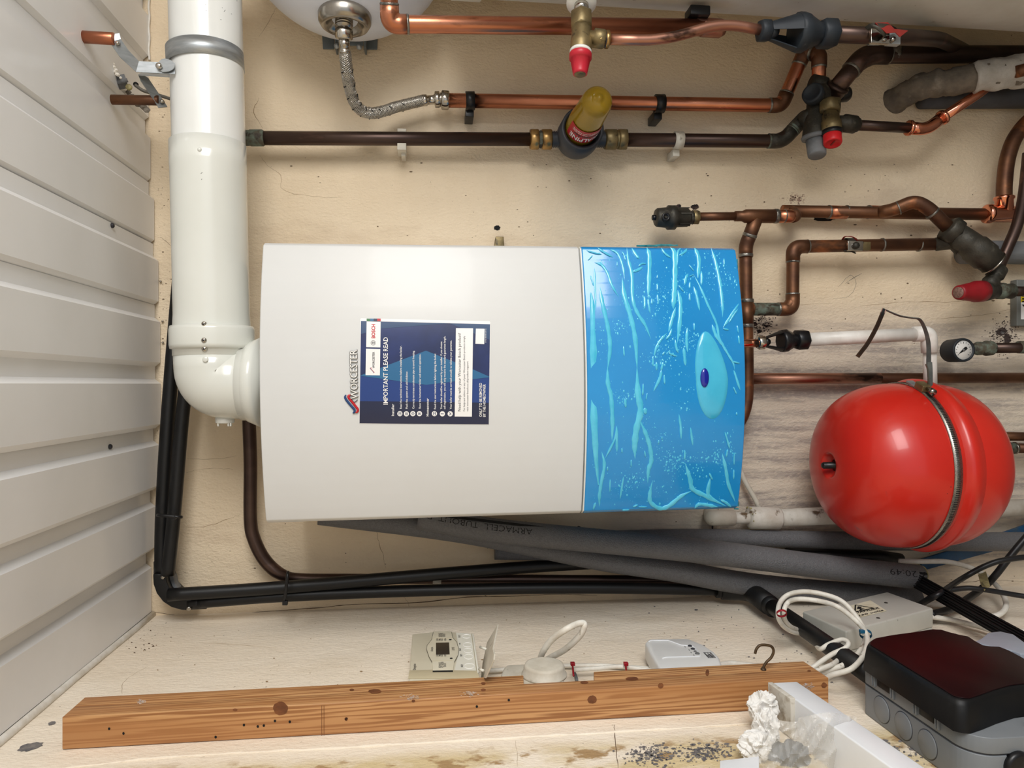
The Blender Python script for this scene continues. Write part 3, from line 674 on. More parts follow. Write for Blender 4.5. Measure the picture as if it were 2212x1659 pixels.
    for s, x, y0, y1, h, bd in [('IMPORTANT PLEASE READ', 652, 1293, 490, 54, .012), ('Installer', 726, 1428, 1285, 30, .012), ('Read the technical instructions before installing the boiler.', 818, 1343, 592, 24, .008),
                            ('Flush the system and add inhibitor.', 888, 1343, 893, 24, .008), ('Correctly terminate condensate pipe to avoid freezing.', 968, 1343, 650, 24, .008), ('Show the homeowner boiler and control operation.', 1045, 1343, 690, 24, .008),
                            ('Homeowner', 1140, 1432, 1218, 30, .012), ('Read the user instructions before lighting the boiler.', 1226, 1348, 680, 24, .008), ('Your boiler should be registered by your installer. If you choose', 1300, 1348, 542, 24, .008),
                            ('self-registration, you will only receive the standard guarantee length.', 1340, 1348, 476, 24, .008), ('Your boiler must be serviced annually to validate your guarantee.', 1414, 1348, 528, 24, .008),
                            ('ONLY TO BE REMOVED', 1774, 1438, 1035, 32, .012), ('BY THE HOMEOWNER', 1818, 1440, 1050, 32, .012), ('8 716 000 000 (04/16)', 1826, 552, 388, 12, .0)]:
        t.part('printed_line', line(s, x, y0, y1, h, None, bd), 'print_white', lab)
    bm = B()
    for s, x, y0, y1, h, bd in [('WORCESTER', 494, 858, 664, 26, .02), ('Need help with your Worcester Bosch product?', 1522, 1372, 440, 34, .0), ('For help and advice on any of your Worcester Bosch products simply', 1572, 1372, 474, 21, .0),
                            ('visit worcester-bosch.co.uk/product-support', 1612, 1374, 778, 21, .0)]:
        t.part('printed_line', line(s, x, y0, y1, h, None, bd), 'print_dark', lab)
    bm = B(); line('BOSCH', 500, 502, 334, 42, None, .03, bm); t.part('red_print', bm, 'print_red', lab)
    # round emblem and icons
    def ring(bm, x, y, r0, r1, eps, n=24):
        A_ = []; 
        for k in range(n):
            a = 2*math.pi*k/n; A_.append((bm.verts.new(BF(*S(x+r0*math.cos(a), y+r0*math.sin(a)), eps)), bm.verts.new(BF(*S(x+r1*math.cos(a), y+r1*math.sin(a)), eps))))
        for k in range(n): bm.faces.new((A_[k][0], A_[k][1], A_[(k+1) % n][1], A_[(k+1) % n][0]))
    def quad(bm, x0, y0, x1, y1, eps): poly(bm, ([(x0, y0), (x1, y0)], [(x0, y1), (x1, y1)]), eps, 2)
    bm = B(); ring(bm, 477, 556, 26, 30, .0014); ring(bm, 477, 556, 15, 18, .0014); quad(bm, 460, 552, 494, 560, .0014); quad(bm, 462, 540, 468, 572, .0014); quad(bm, 486, 540, 492, 572, .0014)
    t.part('round_emblem', bm, 'print_grey', lab)
    bm = B()
    for x, y in ((795, 1402), (873, 1404), (950, 1402), (1029, 1402), (1208, 1402), (1303, 1404), (1396, 1404)): ring(bm, x, y, .5, 31, .0013)
    t.part('icon_disc', bm, 'print_white', lab)
    bm = B()
    for x in (795, 1208):
        for (a_, b_, c_, d_) in ((-14, -20, -8, -2), (-14, 2, -8, 20), (10, -20, 16, -2), (10, 2, 16, 20), (-14, -20, 14, -17), (-14, 17, 14, 20), (-14, -2, 16, 2)): quad(bm, x+a_, 1402+b_, x+c_, 1402+d_, .0015)
    for k in range(5): quad(bm, 860, 1388+k*7, 888, 1391+k*7, .0015)
    quad(bm, 860, 1386, 864, 1422, .0015); quad(bm, 884, 1386, 888, 1422, .0015)
    for k in range(6): ring(bm, 950+15*math.cos(k*1.047), 1402+15*math.sin(k*1.047), .5, 5, .0015, 8)
    ring(bm, 950, 1402, .5, 5, .0015, 8)
    quad(bm, 1013, 1390, 1045, 1394, .0015); quad(bm, 1013, 1410, 1045, 1414, .0015); quad(bm, 1013, 1390, 1018, 1414, .0015); quad(bm, 1040, 1390, 1045, 1414, .0015); ring(bm, 1029, 1402, .5, 6, .0015, 8)
    quad(bm, 1284, 1400, 1310, 1408, .0015); quad(bm, 1314, 1400, 1321, 1408, .0015)
    for sgn in (1, -1):
        poly(bm, ([(1380, 1404-sgn*18), (1384, 1404-sgn*22)], [(1408, 1404+sgn*18), (1412, 1404+sgn*14)]), .0015, 2)
    t.part('icon_print', bm, 'navy', lab)
    for mt, dy in (('print_blue', 0), ('print_red', 9)):
        bm = B(); Q = [(445+dy, 852-dy*.3), (440+dy, 862), (462+dy, 888), (480+dy*.9, 905), (478+dy*.9, 914)]
        prev = None
        for x, y in Q:
            row = [bm.verts.new(BF(*S(x-3, y), .0015)), bm.verts.new(BF(*S(x+3, y+1), .0015))]
            if prev: bm.faces.new((prev[0], prev[1], row[1], row[0]))
            prev = row
        t.part('printed_swoosh', bm, mt, lab)
    return t
boiler()

# ================================================================== FLUE
def flue():
    off = .185
    c = lambda x, y, o=off: W(x, y, o)
    t = Thing('flue_pipe', 'thick glossy white flue pipe with elbow leaving the top of the boiler', 'flue', c(455, 830))
    k = scl(c(455, 600)); 
    bm = B(); a, b = c(440, -160), c(454, 400); r = 74.5*k
    lathe(bm, a, b, [(0, r), (1, r)], 64, False); pipe = t.part('upper_pipe', bm, 'flue_white')
    bm = B(); a, b = c(449.5, 312), c(459, 722); r = 78*k
    lathe(bm, a, b, [(0, r*.96), (.001, r), (.12, r), (.15, r*.992), (.9, r*.992), (.95, r*1.01), (1, r*1.01)], 64, False); t.part('socket_pipe', bm, 'flue_cream')
    bm = B(); a, b = c(459, 706), c(460, 770)
    lathe(bm, a, b, [(0, r*.98), (.0, r*1.085), (.12, r*1.11), (.62, r*1.11), (.75, r*1.09), (.76, r*1.03), (.97, r*1.03), (1, r*.99)], 64, False); t.part('socket_collar', bm, 'flue_cream')
    # elbow body: sweeps from the horizontal run down into the boiler top
    r2 = 79*k
    bm = B(); pts = fillet([c(460, 760), c(463, 826), c(556, 826, off)], 74*k, 14)
    sweep(bm, pts, [r2]*len(pts), 56, True); t.part('elbow', bm, 'flue_cream', sharp=60)
    bm = B(); lathe(bm, c(524, 826), c(566, 826), [(0, r2*1.0), (.02, r2*1.045), (.3, r2*1.05), (.35, r2*1.09), (1, r2*1.24)], 64, True); t.part('boiler_adaptor', bm, 'flue_cream')
    for px, py in ((440, 700), (440, 735), (441, 754)):
        p = c(px, py, off+.062+(.006 if py == 735 else .003)); bm = B(); s = scl(p)
        lathe(bm, p+V((0, .004, 0)), p-V((0, .0012, 0)), [(0, 6*s), (.6, 6*s), (1, 4*s)], 18)
        sc_ = t.part('screw', bm, 'chrome')
        bm = B(); q = p-V((0, .0013, 0))
        for a in (0.6, 2.17): box(bm, q, V((math.cos(a), 0, math.sin(a)))*3*s, V((-math.sin(a), 0, math.cos(a)))*.7*s, (0, .0004, 0))
        t.part('screw_cross', bm, 'gap_black', sc_)
    bm = B(); p = c(431, 323, off+.06); s = scl(p); lathe(bm, p+V((0, .003, 0)), p-V((0, .0025, 0)), [(0, 4.5*s), (.7, 4.5*s), (.9, 3*s), (1, 0)], 14); t.part('plug', bm, 'flue_cream')
    for px, py in ((443, 776), (514, 823)):
        bm = B(); p = c(px, py, off+.0635); s = scl(p)
        lathe(bm, p+V((0, .004, 0)), p-V((0, .0002, 0)), [(0, 6*s), (.9, 6*s), (1, 5.4*s)], 20); t.part('moulded_boss', bm, 'flue_cream')
    # ribbed test cap underneath (towards the left wall)
    p, q = c(487, 888), c(485, 922); s = scl(p)
    bm = B(); lathe(bm, c(487, 884), c(487, 902), [(0, 18*s), (.8, 17*s), (.85, 14*s), (1, 14*s)], 30); t.part('cap_neck', bm, 'flue_cream')
    bm = B(); n = 36; d = (q-p).normalized(); a = c(486, 900); b = c(486, 914)
    lathe(bm, a, b, [(0, 17*s), (.1, 19.5*s), (.85, 19.5*s), (1, 18*s)], 72)
    for i, v in enumerate(bm.verts):
        ax = a+d*(v.co-a).dot(d); rad = v.co-ax
        if rad.length > 18.6*s and i % 2: v.co = ax+rad*.95
    cap = t.part('test_cap', bm, 'white_plastic', sharp=20)
    bm = B()
    for dx in (-14, 8, 13): box(bm, c(486+dx, 917, off+.008), RT*1.4*s, (0, .003, 0), UP*3.5*s)
    t.part('cap_lug', bm, 'white_plastic', cap)
    # print marks and scuffs on the pipe skin
    bm = B(); rnd = random.Random(3)
    for cx, cy, sx, sy, n in ((385, 60, 8, 22, 46), (372, 40, 3, 26, 14), (480, 18, 20, 20, 8), (430, 380, 6, 16, 14), (398, 163, 2, 4, 3), (427, 525, 5, 6, 4), (385, 481, 1, 4, 3)):
        for _ in range(n):
            x, y = rnd.gauss(cx, sx), rnd.gauss(cy, sy)
            if x < 372 or x > 520: continue
            cx0 = 445; u = max(-.98, min(.98, (x-cx0)/77)); o_ = off+77*k*math.sqrt(1-u*u)+.0004
            p0 = c(x, y, o_); l_ = rnd.uniform(.5, 2.6)*scl(p0); a_ = rnd.uniform(0, 3)
            box(bm, p0, V((math.cos(a_), 0, math.sin(a_)))*l_, V((-math.sin(a_), 0, math.cos(a_)))*scl(p0)*.45, (0, .0002, 0))
    t.part('scuff_mark', bm, 'print_grey', pipe, kind='stuff')
    return t
flue()
def flue_bracket():
    off = .185; t = Thing('pipe_bracket', 'galvanised strap bracket clamped round the white flue and held to the roof', 'bracket', W(330, 150, .2))
    k = scl(W(445, 130, off)); r = 76.5*k
    bm = B(); a, b = W(443, 112, off), W(445, 148, off)
    lathe(bm, a, b, [(0, r), (0, r+.0016), (1, r+.0016), (1, r)], 64, False); t.part('clamp_band', bm, 'galvanised')
    def strap(pts, wpx, th=.0018, side=None):
        bm = B(); pts = [V(p) for p in pts]; T, F = frames(pts); prev = None
        for i, p in enumerate(pts):
            s = side if side is not None else F[i][0]; s = (s-T[i]*s.dot(T[i])).normalized(); n = T[i].cross(s)
            hw = wpx/2*scl(p); row = [bm.verts.new(p+s*hw+n*th/2), bm.verts.new(p-s*hw+n*th/2), bm.verts.new(p-s*hw-n*th/2), bm.verts.new(p+s*hw-n*th/2)]
            if prev:
                for q in range(4): bm.faces.new((prev[q], prev[(q+1) % 4], row[(q+1) % 4], row[q]))
            else: bm.faces.new(row[::-1])
            prev = row
        bm.faces.new(prev); bmesh.ops.recalc_face_normals(bm, faces=bm.faces[:]); return bm
    bm = strap([W(378, 148, .235), W(350, 147, .235), W(297, 144, .235), W(268, 116, .25), W(249, 88, .26), W(246, 74, .26)], 24, side=V((.9, 0, -.35))); t.part('upper_strap', bm, 'galvanised', sharp=25)
    bm = strap([W(370, 163, .20), W(302, 160, .20), W(312, 172, .195), W(346, 222, .18), W(352, 232, .18)], 20, side=V((.5, .6, -.5))); t.part('lower_strap', bm, 'galvanised', sharp=25)
    bm = B(); p = W(357, 142, .238); s = scl(p); prism(bm, [p+V((0, 0, 0))+RT*(-15*s)*math.cos(a)+UP*15*s*math.sin(a) if math.cos(a) > 0 else p+RT*14*s*-math.cos(a)*1.5+UP*14*s*math.sin(a) for a in [i*math.pi/8 for i in range(16)]], (0, -.0016, 0)); t.part('clamp_ear', bm, 'galvanised')
    for px, py, o, r_ in ((343, 142, .242, 7), (254, 93, .262, 4.5), (350, 219, .183, 4.5)):
        bm = B(); p = W(px, py, o); s = scl(p); lathe(bm, p+V((0, .003, 0)), p-V((0, .003, 0)), [(0, r_*s), (.6, r_*s), (.9, r_*.7*s), (1, r_*.4*s)], 16); t.part('screw', bm, 'chrome')
    # copper spacer tubes up to the roof
    for (x0, y0, x1, y1, o, wd) in ((166, 79, 247, 84, .262, 26), (283, 216, 344, 217, .18, 21)):
        bm = B(); a, b = W(x0, y0, o), W(x1, y1, o); a = b+(a-b)*1.0; a = a+(a-b).normalized()*max(0, (ZC+.01-a.z)) if a.z < ZC+.01 else a
        s = scl(b); lathe(bm, a, b, [(0, wd/2*s), (.98, wd/2*s), (1, wd/2*.93*s)], 24); t.part('copper_spacer', bm, 'copper' if wd > 22 else 'copper_brown', label='bright copper spacer tube' if wd > 22 else 'brown copper spacer tube')
    return t
flue_bracket()
def roof_debris():
    t = Thing('cable_gland', 'dusty grey cable gland poking through the torn roof sheet beside the bracket', 'gland', W(262, 176, .14))
    p = W(262, 170, .14); s = scl(p)
    bm = B(); lathe(bm, W(256, 162, .14), W(268, 192, .13), [(0, 12*s), (.3, 12*s), (.32, 14*s), (.6, 14*s), (.62, 11*s), (1, 10*s)], 8); t.part('gland_body', bm, 'lagging_grey')
    bm = B(); p = W(277, 187, .15); lathe(bm, p+V((0, .004, 0)), p, [(0, 6.5*s), (.7, 6.5*s), (1, 4*s)], 20); t.part('earth_disc', bm, 'tape_cream', label='small yellow disc')
    bm = B()
    for k in range(14):
        ball(bm, W(270+k*3.4+random.uniform(-4, 4), 196+k*3+random.uniform(-5, 5), .10+random.uniform(-.01, .02)), .005*random.uniform(.6, 1.3), 1, .7, 1.2, 1)
    t.part('wasp_debris', bm, 'mortar', label='brown crumbly debris', kind='stuff', sharp=None)
    bm = B(); rnd = random.Random(2)
    for k in range(12): 
        q = W(240+k*1.6+rnd.uniform(-3, 3), 134+k*3+rnd.uniform(-3, 3), .155); ball(bm, q, .0035*rnd.uniform(.6, 1.3), 1, 1, 1, 1)
    t.part('torn_edge', bm, 'caulk', label='torn white edge of the hole', sharp=None)
    bm = B(); p = W(293, 182, .12); lathe(bm, p+V((0, .002, 0)), p-V((0, .001, 0)), [(0, 5.5*s), (1, 5*s)], 16); t.part('cable_hole', bm, 'gap_black')
    bm = B(); sweep(bm, spline([W(292, 184, .12), W(310, 196, .12), W(335, 203, .11), (W(360, 211, .10)), W(395, 222, .09)], 8), 3.6*s, 10)
    solo('thin_cable', bm, 'cable_grey', 'thin grey cable running behind the white flue near the roof bracket', 'cable')
roof_debris()
# ================================================================== PIPE RUNS
def PT(l, default):
    return [W(p[0], p[1], p[2] if len(p) > 2 else default) for p in l]
def run(t, pts, wpx, mt, bend=1.4, elbows=True, fit=None, seg=22, name='pipe', solder=True, ends=None, joint='solder', k=None, label=None, fitlen=.9):
    """a pipe through world points; at each corner a slightly fatter elbow with solder rims"""
    r = (k or scl(pts[0]))*wpx/2
    C = fillet(pts, r*2*bend, 8)
    bm = B(); sweep(bm, C, r, seg); main = t.part(name, bm, mt, label=label)
    if elbows:
        for i in range(1, len(pts)-1):
            p, a, b = V(pts[i]), V(pts[i-1]), V(pts[i+1]); da, db = (a-p), (b-p)
            l1 = min(r*2*(bend*.75+fitlen*.4), da.length*.46); l2 = min(r*2*(bend*.75+fitlen*.4), db.length*.46)
            s = p+da.normalized()*l1; e = p+db.normalized()*l2
            Q = fillet([s, p, e], min(l1, l2)*.86, 8); bm = B(); sweep(bm, Q, r*1.1, seg); t.part('elbow', bm, fit or mt)
            if solder:
                for q, d in ((s, da), (e, db)):
                    d = d.normalized(); bm = B(); lathe(bm, q-d*r*.10, q+d*r*.16, [(0, r*1.11), (.5, r*1.13), (1, r*1.02)], seg, False); t.part('solder_joint', bm, joint)
    return main
def ringat(t, p, d, r, ln, mt, name='solder_joint', prof=None, seg=24, label=None):
    d = V(d).normalized(); bm = B(); lathe(bm, p-d*ln/2, p+d*ln/2, prof and [(a, b*r) for a, b in prof] or [(0, r), (.2, r*1.04), (.8, r*1.04), (1, r)], seg); return t.part(name, bm, mt, label=label)
def nutpart(t, p, q, rpx, mt, name='nut', rot=0.0, label=None):
    bm = B(); hexnut(bm, p, q, rpx*scl(p), rot); return t.part(name, bm, mt, label=label, sharp=25)

# ---- tall cylinder whose flank shows along the top of the photo (right hand side of the room)
def cylinder():
    Xc, Yc, R_ = .892, -.325, .262
    ztop = W(985, 10, .25).z; 
    t = Thing('water_cylinder', 'big dirty-white hot water cylinder whose flank shows along the right-hand side', 'cylinder', (Xc, Yc, 0))
    bm = B(); lathe(bm, V((Xc, Yc, 0.02)), V((Xc, Yc, ztop)), [(0, R_*.98), (.005, R_), (.985, R_), (.995, R_*.985), (1, R_*.9)], 96); t.part('casing', bm, 'cylinder_white')
    bm = B(); lathe(bm, V((Xc, Yc, ztop-.045)), V((Xc, Yc, ztop+.012)), [(0, R_+.001), (.05, R_+.005), (.9, R_+.005), (1, R_-.004), (1, R_*.6)], 96); t.part('top_cap', bm, 'white_plastic')
    # printed red label on the flank
    th0 = math.atan2(-1.44-Yc, 0-Xc); z0, z1 = W(1084, 8, .25).z, W(1192, 8, .25).z
    bm = B(); prev = None
    for k in range(9):
        a = th0-.35-.06*k; row = [bm.verts.new(V((Xc+(R_+.001)*math.cos(a), Yc+(R_+.001)*math.sin(a), z))) for z in (z0, z1)]
        if prev: bm.faces.new((prev[0], prev[1], row[1], row[0]))
        prev = row
    t.part('rating_label', bm, 'red_tag', label='maroon rating label')
    return t
cylinder()
def prv():
    t = Thing('relief_valve', 'brass relief valve with ribbed red cap below the long white cylinder', 'valve', W(1255, 60, .2))
    A = lambda x, y, o: W(x, y, min(o, .182)+.165)
    o1, o2 = .155, .185
    s = scl(A(1255, 60, .17))
    bm = B(); lathe(bm, A(1256, 2, .15), A(1256, 14, .155), [(0, 26*s), (.3, 33*s), (.5, 33*s), (.8, 17*s)], 40); t.part('escutcheon', bm, 'white_plastic')
    bm = B(); lathe(bm, A(1256, 8, .152), A(1256, 34, .16), [(0, 16*s), (.6, 16*s), (.62, 14*s), (1, 14*s)], 28); t.part('threaded_neck', bm, 'chrome')
    nutpart(t, A(1256, 28, .158), A(1256, 62, .165), 25, 'brass_dull', 'hex_body', .25)
    bm = B(); lathe(bm, A(1256, 58, .165), A(1255, 118, .178), [(0, 20*s), (.15, 21*s), (.45, 22*s), (.52, 23*s), (.98, 23.5*s), (1, 22*s)], 36); body = t.part('valve_body', bm, 'brass_dull')
    bm = B(); text(bm, '6', A(1262, 103, .2005), A(1262, 93, .2005), 9*s, -RT*-1 if False else V((0, 0, 1)), thick=.0008, normal=V((0, -1, 0))); t.part('cast_figure', bm, 'brass', body)
    bm = B(); a_ = A(1255, 76, .196)
    lathe(bm, a_+V((0, .001, 0)), a_+V((0, -.0012, 0)), [(0, 8.5*s), (1, 8*s), (1, 6.2*s), (.2, 6*s), (.2, 0)], 24); t.part('cast_emblem', bm, 'brass', body)
    bm = B(); lathe(bm, A(1268, 80, .17), A(1306, 85, .17), [(0, 14*s), (.35, 15*s), (.4, 20*s), (.92, 20*s), (1, 18*s)], 30); out = t.part('side_outlet', bm, 'brass_dull')
    bm = B(); p = A(1296, 80, .1945)
    prism(bm, [p+RT*s*x+UP*s*y for x, y in ((-5, 1.5), (1, 1.5), (1, 4.5), (7, 0), (1, -4.5), (1, -1.5), (-5, -1.5))], (0, -.0012, 0)); t.part('cast_arrow', bm, 'brass', out)
    bm = B(); lathe(bm, A(1305, 85, .17), A(1308, 85, .17), [(0, 17*s), (1, 17*s)], 28); t.part('seal_ring', bm, 'print_dark')
    nutpart(t, A(1307, 85, .17), A(1316, 85.5, .17), 19, 'brass', 'outlet_nut')
    bm = B(); lathe(bm, A(1254.5, 112, .178), A(1254, 117, .179), [(0, 24*s), (1, 23.5*s)], 32); t.part('white_washer', bm, 'white_plastic')
    n = 44; bm = B(); a, b = A(1254, 115, .179), A(1253, 161, .188); d = (b-a).normalized()
    lathe(bm, a, b, [(0, 23*s), (.05, 24*s), (.28, 24*s), (.30, 21.5*s), (.9, 16*s), (.98, 15.5*s), (1, 13*s)], n*2)
    for i, v in enumerate(bm.verts):
        h = (v.co-a).dot(d)/(b-a).length
        if .29 < h < .95 and i % 2: ax = a+d*(v.co-a).dot(d); v.co = ax+(v.co-ax)*.94
    cap = t.part('red_cap', bm, 'red_knob', label='ribbed red cap', sharp=18)
    bm = B(); lathe(bm, b, b+d*.0006, [(0, 12.5*s), (1, 12*s)], 24); t.part('cap_disc', bm, 'brass_dull', cap)
    return t
prv()
# ---- white expansion vessel at the top
def white_vessel():
    t = Thing('white_expansion_vessel', 'round white expansion vessel half in view beside the steel flange and braided hose', 'vessel', W(745, -60, .16))
    c = W(747, -164, .16); s = scl(c); R_ = 228*s
    bm = B(); d = V((-1, 0, 0)); prof = [(0, R_), (.45, R_)]
    lathe(bm, c+V((.16, 0, 0)), c+V((-R_, 0, 0)), [(0, R_*.8), (.12, R_)]+[(.5+.5*math.sin(a*math.pi/32), R_*math.cos(a*math.pi/32)) for a in range(0, 17)], 72, True); t.part('vessel_shell', bm, 'vessel_white')
    # flange ring facing the left wall
    k = scl(W(745, 30, .19)); a = W(745, 15, .19); ax = V((-1, 0, 0))
    bm = B(); lathe(bm, a, a+ax*.042, [(0, 38*k), (.15, 54*k), (.35, 57*k), (.62, 56*k), (.8, 50*k), (.86, 44*k), (.7, 38*k), (.5, 28*k), (.42, 18*k), (.45, 10*k)], 56, False); t.part('steel_flange', bm, 'steel')
    a = W(743, 38, .19); b = W(743, 62, .195)
    bm = B(); pr = []
    for i in range(12): pr += [(i/12, (17 if i % 2 else 19)*k), ((i+.8)/12, (17 if i % 2 else 19)*k)]
    lathe(bm, W(744, 12, .19), b, [(0, 24*k), (.3, 20*k), (.34, 17*k)]+[(.36+.64*p, r) for p, r in pr], 28); t.part('threaded_spigot', bm, 'steel')
    return t
white_vessel()
def bracket_plate():
    t = Thing('wall_bracket', 'blue-grey metal bracket screwed to the wall beneath the white vessel', 'bracket', W(755, 82, .0))
    C = lambda x, y, o: W(x, y, o)
    bm = B(); prism(bm, [C(695, 62, .001), C(722, 62, .001), C(722, 107, .001), C(698, 107, .001)], (0, -.003, 0), .0008); t.part('foot_plate', bm, 'bracket_grey')
    bm = B(); prism(bm, [C(790, 58, .001), C(817, 58, .001), C(815, 108, .001), C(791, 108, .001)], (0, -.003, 0), .0008); t.part('foot_plate', bm, 'bracket_grey')
    bm = B(); prism(bm, [C(720, 62, .003), C(722, 107, .003), C(732, 105, .035), C(780, 98, .035), C(793, 108, .003), C(790, 60, .003), C(780, 60, .035), C(730, 62, .035)][:8] and [C(728, 62, .033), C(785, 62, .033), C(785, 98, .033), C(728, 98, .033)], (0, .003, 0), .0008); t.part('raised_bridge', bm, 'bracket_grey')
    for x in (725, 788): bm = B(); prism(bm, [C(x-2, 62, .033), C(x+2, 62, .033), C(x+2, 103, .033), C(x-2, 103, .033)], (0, .030, 0)); t.part('bridge_side', bm, 'bracket_grey')
    for px, py, r in ((702, 66, 10), (727, 99, 6), (776, 101, 6), (805, 71, 5)):
        bm = B(); p = C(px, py, .003 if py < 90 else .036); s = scl(p); lathe(bm, p+V((0, .002, 0)), p-V((0, .005, 0)), [(0, r*s), (.4, r*s), (.41, r*.62*s), (1, r*.55*s)], 20); t.part('bolt', bm, 'bracket_grey' if py < 90 else 'galvanised')
    return t
bracket_plate()
def flex_hose():
    t = Thing('braided_hose', 'steel braided hose curving from the white vessel flange to the upper copper pipe', 'hose', W(790, 180, .1))
    nutpart(t, W(743, 62, .195), W(743, 85, .19), 19, 'chrome', 'hose_nut', .3)
    k = scl(W(744, 100, .185))
    bm = B(); lathe(bm, W(743, 84, .19), W(745, 115, .18), [(0, 12*k), (.12, 10*k), (.15, 11.5*k), (.5, 11.5*k), (.55, 10.4*k), (.78, 10.4*k), (.8, 12*k), (1, 12*k)], 26); t.part('crimped_ferrule', bm, 'chrome')
    pts = spline([W(745, 112, .18), W(749, 150, .165), W(757, 195, .13), (W(770, 228, .105)), W(792, 243, .085), W(820, 242, .07), W(860, 230, .055), W(915, 217, .05)], 14)
    bm = B(); sweep(bm, pts, 12.2*scl(pts[0])*.98, 28); t.part('braid_sleeve', bm, 'braid_core')
    T, F = frames(pts); r = 12.2*scl(pts[0])*.98; n = len(pts); cum = [0.0]
    for i in range(1, n): cum.append(cum[-1]+(pts[i]-pts[i-1]).length)
    bm = B()
    for sgn in (1, -1):
        for k_ in range(10):
            q = []
            m_ = int(cum[-1]/.0022)
            for j in range(m_+1):
                l_ = cum[-1]*j/m_; i = max(0, min(n-2, next((x for x in range(n-1) if cum[x+1] >= l_), n-2))); f = (l_-cum[i])/max(1e-9, cum[i+1]-cum[i])
                c = pts[i].lerp(pts[i+1], f); u = F[i][0].lerp(F[i+1][0], f).normalized(); v = F[i][1].lerp(F[i+1][1], f).normalized()
                a = sgn*(l_/.030*2*math.pi)+k_*2*math.pi/10; q.append(c+(u*math.cos(a)+v*math.sin(a))*(r*(1.0+.03*math.sin(j*2.2+k_+sgn))))
            sweep(bm, q, .0013, 4, sx=.45)
    t.part('braid_strand', bm, 'braid', kind='stuff', sharp=60)
    for i in range(14, len(pts)-8, 9):
        for a0 in (1.5, 3.6, 5.6):
            bm = B(); q = []
            for j in range(4):
                u, v = F[min(i+j, len(pts)-1)]; a = a0+j*.22; q.append(pts[min(i+j//2, len(pts)-1)]+(u*math.cos(a)+v*math.sin(a))*(r+.0012))
            sweep(bm, q, .0008, 5); t.part('tracer_thread', bm, 'gap_black')
    bm = B(); k = scl(W(930, 217, .05)); lathe(bm, W(912, 217, .05), W(944, 215, .047), [(0, 12*k), (.3, 12*k), (.32, 9.5*k), (.8, 9.5*k), (.82, 12*k), (1, 12*k)], 26); t.part('crimped_ferrule', bm, 'chrome')
    nutpart(t, W(939, 215, .047), W(950, 215, .047), 17, 'chrome', 'hose_nut')
    bm = B(); lathe(bm, W(949, 215, .047), W(954, 216, .047), [(0, 15*k), (1, 15*k)], 24); t.part('washer', bm, 'steel')
    nutpart(t, W(953, 216, .047), W(970, 217, .047), 21, 'chrome', 'union_nut', .2)
    return t
flex_hose()
# ---- A: big copper run at the top
def big_copper():
    t = Thing('copper_pipe', 'thickest bright copper pipe, elbowed at one end, nearest the big white cylinder', 'pipe', W(1200, 56, .07))
    o = .065
    run(t, PT([(839, -80, .33), (842, 52, .292), (1560, 60, .27)], o), 37, 'copper', bend=.9, fit='copper', k=scl(W(900, 53, .29)))
    r = scl(W(900, 53, .28))*18; o = .27
    ringat(t, W(1520, 58, o), V((0, 0, 1)), r*1.04, .03, 'copper_dull', 'coupling')
    bm = B(); p, q = W(1515, 59, o), W(1565, 62, o); lathe(bm, p, q, [(0, r*1.1), (.1, r*1.14), (.8, r*1.14), (1, r*.8)], 26); t.part('end_fitting', bm, 'copper_dull')
    bm = B(); p = W(1482, 44, .27); boxp(bm, (p.x, -.292, p.z-.034), (p.x+.016, -.262, p.z), .002); t.part('pipe_clip', bm, 'black_plastic')
    return t
big_copper()
# ---- B: outlet pipe and upper black tundish, C beyond it
def tundish(t, p0, p1, k, mt, parts):
    """open sided tundish between p0 and p1; k metres per px"""
    p0, p1 = V(p0), V(p1); D = p1-p0; d = D.normalized(); u = (V((0, -1, 0))-d*V((0, -1, 0)).dot(d)).normalized(); v = d.cross(u)
    at = lambda f: p0+D*f
    n1, n2, rin, rout, bw = parts['n1'], parts['n2'], parts['rin'], parts['rout'], parts['bw']
    bm = B(); hexnut(bm, at(0), at(n1), parts['rn1']*k, .3); t.part('inlet_nut', bm, parts.get('m1', mt), sharp=25)
    f0, f1, f2 = n1, parts['f1'], parts['f2']
    # shell quarter panels leave two windows; windows lie on the +-v sides
    for sgn in (1, -1):
        bm = B(); prev = None
        for i in range(9):
            f = f0+(f1-f0)*i/8; r = (rin+(rout-rin)*i/8)*k
            row_o, row_i = [], []
            for j in range(7):
                a = math.pi/2*(1-sgn)+(-.62+1.24*j/6)*parts.get('arc', 1.0)+parts.get('turn', 0)
                dirv = u*math.cos(a)+v*math.sin(a); row_o.append(bm.verts.new(at(f)+dirv*r)); row_i.append(bm.verts.new(at(f)+dirv*(r-.0022)))
            row = row_o+row_i[::-1]
            if prev:
                m_ = len(row)
                for j in range(m_): bm.faces.new((prev[j], prev[(j+1) % m_], row[(j+1) % m_], row[j]))
            else: bm.faces.new(row[::-1])
            prev = row
        bm.faces.new(prev); bmesh.ops.recalc_face_normals(bm, faces=bm.faces[:]); t.part('side_web', bm, mt)
    bm = B(); lathe(bm, at(f0), at(f0+(f1-f0)*.3), [(0, rin*k*.95), (.6, rin*k*.8), (1, rin*k*.5)], 24); t.part('inlet_jet', bm, mt)
    bm = B(); lathe(bm, at(f1-.03), at(f2), [(0, rout*k*.9), (0, rout*k), (.12, rout*k*1.05), (.3, rout*k*1.05), (.42, rout*k*.93), (.8, rout*k*.62), (1, rout*k*.56)], 10); t.part('collecting_cup', bm, mt, sharp=22)
    bm = B(); hexnut(bm, at(n2), at(1), parts['rn2']*k, .2); t.part('outlet_nut', bm, mt, sharp=25)
